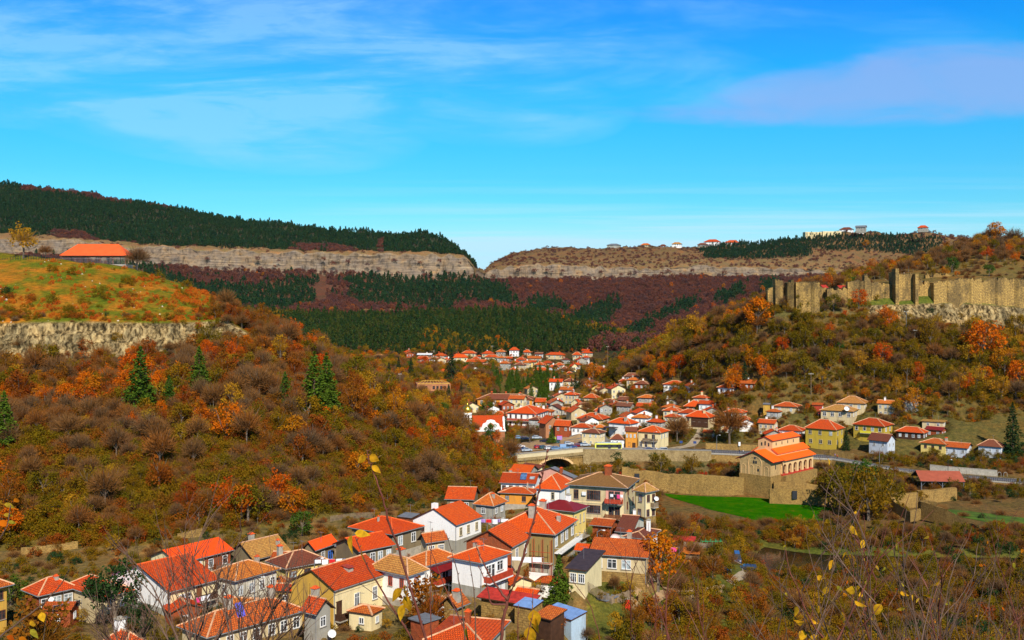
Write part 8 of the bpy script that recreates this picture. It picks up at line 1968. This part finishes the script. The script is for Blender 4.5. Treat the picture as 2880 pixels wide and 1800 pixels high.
def plant_all():
 for kd,rows in VEG.items():
  X=np.array([r[0]for r in rows]);Y=np.array([r[1]for r in rows]);z=ground(X,Y)
  for r,zz in zip(rows,z):
   if r[2]is None:r[2]=float(zz)-.15
  px=X/fan(Y)*FOC+CX;py=HZ-np.array([r[2]for r in rows])/Y*FOC
  vis=(px>-60)&(px<2940)&(py<1960)
  size=np.array([r[3]for r in rows])/Y*vis
  order=np.argsort(-size);k=300 if kd in KLAB else 0
  if kd in('rust_bush','bare_bush','olive_bush','red_bush','green_bush'):k=300
  ind=[i for i in order[:k]if vis[i]];rest=[i for i in range(len(rows))if i not in set(ind)]
  for i in ind:
   r=rows[i];lab,cat,gr=KLAB[kd];place(kd,r[0],r[1],r[2],r[3],r[4],r[5],lab,gr,cat)
  if rest:gn_scatter(STUFFN[kd],[rows[i]for i in rest],kd)
  print('VEG',kd,len(rows),'ind',len(ind))
 for i,(kd,px,Y,h,lab)in enumerate(SOLO):
  X=(px-CX)/FOC*Y;z=float(ground(X,Y)[0])-.1;v=i%4
  if 'ivy hanging' in(lab or ''):z=-60.6
  s=-h if h<0 else h/PROTO[kd][v][3]
  place(kd,X,Y,z,s,random.random()*6.28,v,lab,None,'bush' if 'bush' in kd else 'tree')
def leaf_mesh(name,mat,L=.036,W=.022,curl=.3):
 m=MB();n=7;pts=[]
 for i in range(n):
  t=i/(n-1);w=W*math.sin(math.pi*(t**.8))*.55+.0004;z=-curl*L*t*t
  pts.append([(t*L,-w,z+.18*w),(t*L,0,z),(t*L,w,z+.18*w)])
 m.v=[p for r in pts for p in r]
 for i in range(n-1):
  for j in range(2):m.f.append((i*3+j,i*3+j+1,(i+1)*3+j+1,(i+1)*3+j));m.m.append(0)
 m.tube([(-.012,0,.002),(0,0,0)],.0006,4)
 return m.mesh(name,mat,True,uv=False)
def build_foreground():
 g=random.Random(3)
 LM=[leaf_mesh('leaf','leaf_nearyellow',.042,.030,.25),leaf_mesh('leaf','leaf_nearyellow',.050,.026,.55),leaf_mesh('leaf','leaf_nearolive',.034,.016,.6),leaf_mesh('leaf','leaf_orange',.034,.020,.4)]
 def stem(parent,pts,r0,r1,mat='bark_red',name='stem',buds=True):
  P3=[Vector(P(*q))for q in pts];out=[]
  for a,b in zip(P3[:-1],P3[1:]):
   for k in range(6):out.append(a.lerp(b,k/6))
  out.append(P3[-1])
  sm=[out[0]]+[(out[i-1]+out[i]*2+out[i+1])/4 for i in range(1,len(out)-1)]+[out[-1]]
  for i in range(1,len(sm)-1):sm[i]=sm[i]+Vector((g.gauss(0,r0*.25),g.gauss(0,r0*.2),0))
  n=len(sm);m=MB();m.tube(sm,[r0+(r1-r0)*i/(n-1)for i in range(n)],6)
  if buds:
   for i in range(3,n-1,2):
    d=Vector((g.choice((-1,1))*.8,g.uniform(-.4,.4),.9)).normalized();m.tube([sm[i],sm[i]+d*r0*1.9],[r0*.55,r0*.12],4)
  m.build(name,mat,parent,uv=False,smooth=True);return sm
 def leaf(parent,px,py,Y,rz,ry,rx,k=0,s=1):
  o=link('leaf',LM[k],parent,P(px,py,Y),rot=(R(rx),R(ry),R(rz)),scale=(s,s,s));return o
 t=thing('red_shoot','tall thin red shoot with yellow leaves at its top, crossing the middle of the picture','shoot',(0,0,0))
 stem(t,[(1420,2300,3.1),(1290,2050,3.1),(1195,1790,3.08),(1128,1560,3.05),(1098,1480,3.02),(1072,1390,3.0),(1052,1335,3.0),(1040,1300,3.0),(1030,1265,3.0)],.0050,.0013)
 for a in[(1030,1283,3.0,200,30,70,0,.75),(1040,1281,3.0,-30,25,80,0,.75),(1046,1310,3.0,-25,30,60,1,.6),(1052,1330,3.0,-80,80,90,0,.78),(1131,1655,3.05,200,40,60,0,1.1),(1140,1640,3.05,-100,75,70,0,1.15),(1146,1675,3.05,-90,85,40,0,1.2),(1138,1700,3.05,215,60,70,0,1.15)]:leaf(t,*a)
 t=thing('red_shoot','shorter red shoot with three drooping yellow leaves, left of the tall one','shoot',(0,0,0))
 stem(t,[(1420,2400,3.2),(1300,2000,3.2),(1160,1800,3.2),(1080,1670,3.18),(1020,1570,3.15),(1000,1510,3.15)],.0050,.0014)
 for a in[(998,1500,3.15,-15,-5,60,1,.85),(990,1505,3.15,215,65,60,1,1.05),(1018,1545,3.15,-90,85,80,0,1.0)]:leaf(t,*a)
 t=thing('red_shoot','long red shoot forking low, rising past the scaffold house to the arch','shoot',(0,0,0))
 b=stem(t,[(1395,2300,2.9),(1405,1900,2.9),(1412,1760,2.9),(1430,1680,2.9),(1468,1580,2.88),(1495,1490,2.86),(1512,1400,2.85),(1530,1320,2.84),(1540,1262,2.84)],.0064,.0011)
 stem(t,[(1428,1688,2.9),(1390,1640,2.9),(1350,1570,2.9),(1335,1520,2.9)],.004,.001);stem(t,[(1425,1700,2.9),(1380,1700,2.9),(1368,1640,2.9),(1345,1590,2.9)],.003,.001)
 k=0
 for bx,pts,r in((1300,[(1330,2300,3.4),(1310,1830,3.4),(1300,1690,3.4),(1285,1600,3.4),(1255,1500,3.4)],.004),(1220,[(1400,2300,3.4),(1320,1800,3.4),(1250,1650,3.4),(1205,1530,3.4)],.0035),(1345,[(1350,2300,3.3),(1338,1800,3.3),(1335,1680,3.3),(1318,1560,3.3)],.0035),(1210,[(1260,2300,3.5),(1215,1830,3.5),(1210,1700,3.5),(1213,1520,3.5),(1216,1485,3.5)],.0028),(1150,[(1250,2300,3.5),(1180,1860,3.5),(1140,1760,3.5),(1080,1690,3.5),(1010,1640,3.5)],.0030),(1440,[(1440,2300,3.0),(1455,1860,3.0),(1458,1700,3.0)],.004),(1490,[(1440,2300,3.0),(1480,1850,3.0),(1495,1730,3.0),(1500,1660,3.0)],.003),(1640,[(1720,2300,3.6),(1690,1800,3.6),(1660,1700,3.6),(1600,1620,3.6)],.0026)):
  t=thing('red_shoot','thin leafless red-brown shoot among the stems at the lower centre','shoot',(0,0,0),group='thin shoots at the lower centre');stem(t,pts,r,.001,'bark_red' if k%2 else 'bark_twig');k+=1
 t=thing('leaf_cluster','three large yellow leaves on a thin stem at the bottom edge, right of centre','leaves',(0,0,0));stem(t,[(1440,2200,2.9),(1470,1850,2.9),(1500,1720,2.9)],.003,.001)
 for a in[(1500,1715,2.9,-50,75,60,0,1.15),(1505,1735,2.9,-90,80,60,0,1.1),(1490,1762,2.9,-70,80,50,0,1.2)]:leaf(t,*a)
 t=thing('leaf_cluster','single yellow leaf hanging at the bottom edge near the mortared roof','leaves',(0,0,0));stem(t,[(1330,2200,3.0),(1318,1850,3.0),(1312,1760,3.0)],.002,.001);leaf(t,1312,1765,3.0,-100,82,60,0,.95)
 def branchy(root,pt,d,L,r,depth,Y,mat,sm,name='branch',tips=None,leafk=None,lp=0):
  """recursive twig growth in world space"""
  a=Vector(pt);pts=[a];dd=Vector(d).normalized()
  n=5
  for i in range(n):
   dd=(dd+Vector((g.gauss(0,.10),g.gauss(0,.10),g.gauss(.03,.07)))).normalized();a=a+dd*L/n;pts.append(a)
  sm.tube(pts,[r+(r*.45-r)*i/n for i in range(n+1)],5 if depth>1 else 4,cap=False)
  if tips is not None and depth<=1:
   for q in pts[1:]:tips.append((q,dd))
  if depth<=0:return
  for i in range(2,n+1):
   for s in range(1 if i<n else 2):
    az=g.uniform(0,6.28);side=Vector((math.cos(az),math.sin(az)*.7,g.uniform(.1,.9)))
    branchy(root,pts[i],dd*.75+side*.62,L*g.uniform(.5,.75),r*g.uniform(.42,.6),depth-1,Y,mat,sm,tips=tips)
 for px,Yb,zt,L,lab,mat in((520,26,-9.2,2.0,'leafless grey tree top rising in front of the white gable house','bark_twig'),(690,25,-9.0,2.0,'second leafless tree top over the long weathered roof','bark_twig'),(400,27,-10.2,1.5,'low leafless tree top by the dark evergreen','bark_twig'),(780,27,-10.4,1.3,'small leafless tree top in front of the satellite dish','bark_twig')):
  X=(px-CX)/FOC*Yb;zg=float(ground(X,Yb)[0]);t=thing('bare_tree',lab,'tree',(X,Yb,zg),0,None)
  m=MB();m.tube([(0,0,-.5),(.1,0,(zt-zg)*.5),(0,0,zt-zg)],[.07,.05,.035],6);m.build('trunk',mat,t,uv=False)
  m=MB()
  for i in range(7):
   az=g.uniform(0,6.28);branchy(t,(0,0,(zt-zg)*g.uniform(.72,1)),(math.cos(az)*.55,math.sin(az)*.4,1.0),L*g.uniform(.8,1.25),.034,2,Yb,mat,m)
  m.build('crown',mat,t,uv=False)
 def thicket(px,Y,ptop,n,label,mat,leafk,nleaf,depth=2,r=.009,lean=0,spread=.35,group=None):
  X=(px-CX)/FOC*float(fan(Y));X=(px-CX)/FOC*Y;zg=float(ground(X,Y)[0]);h=(HZ-ptop)/FOC*Y-zg
  t=thing('thicket_shrub',label,'shrub',(X,Y,zg),0,group);tips=[];m=MB()
  for i in range(n):
   x0=g.uniform(-.5,.5);z0=0;tgt=h*g.uniform(.62,1.0)
   pts=[Vector((x0,g.uniform(-.3,.3),-.2))];dd=Vector((lean+g.uniform(-spread,spread),g.uniform(-.15,.15),1)).normalized()
   k=8
   for j in range(k):dd=(dd+Vector((g.gauss(0,.06),g.gauss(0,.05),.04))).normalized();pts.append(pts[-1]+dd*tgt/k)
   rr=r*g.uniform(.7,1.2);m.tube(pts,[rr*(1-.82*j/k)for j in range(k+1)],5,cap=False)
   for j in range(2,k+1):
    if g.random()<.8:az=g.uniform(0,6.28);branchy(t,pts[j],dd*.8+Vector((math.cos(az)*.55,math.sin(az)*.4,.25)),tgt*g.uniform(.10,.20),rr*.5,depth-1,Y,mat,m,tips=tips)
  m.build('stems',mat,t,uv=False)
  g.shuffle(tips)
  for q,d in tips[:nleaf]:
   o=link('leaf',LM[g.choice(leafk)],t,q,rot=(g.uniform(0,6.28),g.uniform(.2,1.3),g.uniform(0,6.28)));s=g.uniform(.6,1.15);o.scale=(s,s,s)
 T=[(2330,4.6,1400,4,'dark upright branch cluster with yellow leaves, left of the thicket','bark_twig',[0,1],40),(2150,4.2,1480,3,'thin red stems with hardly a leaf at the left end of the thicket','bark_red',[1],4),(2450,5.0,1480,5,'crowded reddish stems in the middle of the thicket','bark_red',[1,2],40),(2570,5.4,1560,6,'grey twiggy shrub in the middle of the thicket','bark_twig',[2,1],60),(2680,5.0,1480,5,'olive-leaved bramble right of the middle of the thicket','bark_twig',[2],90),(2790,4.6,1380,5,'tall dark-stemmed shrub near the right edge','bark_twig',[2,3],80),(2870,5.2,1440,6,'shrub with orange-red leaves at the right edge','bark_red',[3,2],95),(2500,7.5,1600,8,'pale grey thicket shrub further back, middle','bark_twig',[2],50),(2720,7.8,1540,9,'far thicket shrub with red leaves behind the brambles','bark_twig',[3],90),(2860,7.2,1520,9,'dense dark thicket shrub at the right border','bark_twig',[2,2,3],95),(2250,6.5,1520,4,'slender reddish shrub behind the dark upright branches','bark_red',[1],10),(2380,3.6,1680,4,'nearest low stems at the bottom edge right of centre','bark_red',[0,1],40),(2620,3.8,1660,5,'nearest low bramble with curled yellow leaves','bark_twig',[1,0],60),(2760,3.6,1640,5,'lowest bramble with olive leaves in the bottom right corner','bark_twig',[2,1],90),(2010,5.2,1620,2,'two or three thin bare stems left of the thicket','bark_twig',[1],2),(2560,10.5,1690,9,'brownish shrub mass low behind the middle of the thicket','bark_twig',[2],60),(2800,11,1640,10,'brownish shrub mass low behind the right of the thicket','bark_twig',[2,3],80),(2380,11,1720,7,'thin brown shrub low behind the left of the thicket','bark_twig',[2],30)]
 for a in T:thicket(*a[:3],a[3]+(3 if a[0]>2540 else 1),*a[4:7],min(98,int(a[7]*1.5)))
 t=thing('leaf_cluster','sprig with small orange and yellow leaves at the left border','leaves',(0,0,0));stem(t,[(-80,1620,4),(-10,1530,4),(20,1480,4),(30,1420,4)],.004,.0015,'bark_twig')
 for a in[(38,1410,4,60,-10,50,3,.9),(12,1418,4,10,10,50,2,1.1),(28,1438,4,80,20,50,2,.9),(10,1448,4,10,0,60,2,.9),(-5,1470,4,20,10,60,3,1.2),(22,1468,4,0,0,60,2,.8)]:leaf(t,*a)
 t=thing('leaf_cluster','long bending twig with a few yellow leaves across the lower left corner','leaves',(0,0,0));stem(t,[(-80,1860,4),(0,1790,4),(60,1745,4),(120,1700,4),(175,1640,4),(195,1600,4)],.005,.0015,'bark_twig')
 for a in[(82,1755,4,60,10,50,0,.8),(86,1770,4,-30,30,40,2,1.2),(116,1722,4,-50,60,40,0,.9),(52,1795,4,20,20,40,3,1.1),(18,1790,4,20,20,40,3,1.0)]:leaf(t,*a)
HAZE=0.00001
def main():
 global ROADPTS
 near_village();mid_village();far_village();fill_village();fill_near()
 ROADPTS=build_road();WL=build_church();build_fortress();build_hilltop();build_terrain();build_ground_patches(WL);build_small()
 if HAZE:
  m=bpy.data.materials.new('haze_air');m.use_nodes=True;nt=m.node_tree;nt.nodes.clear();o_=nt.nodes.new('ShaderNodeOutputMaterial');v=nt.nodes.new('ShaderNodeVolumePrincipled')
  v.inputs['Color'].default_value=(.80,.90,1,1);v.inputs['Density'].default_value=HAZE;v.inputs['Anisotropy'].default_value=.3;nt.links.new(v.outputs[0],o_.inputs['Volume'])
  h=MB().box(-11500,11500,-300,12500,-190,480);ho=link('haze',h.mesh('haze',[m],uv=False));tag(ho,kind='stuff')
 make_protos();scatter_all();plant_all();build_foreground();build_light()
main()
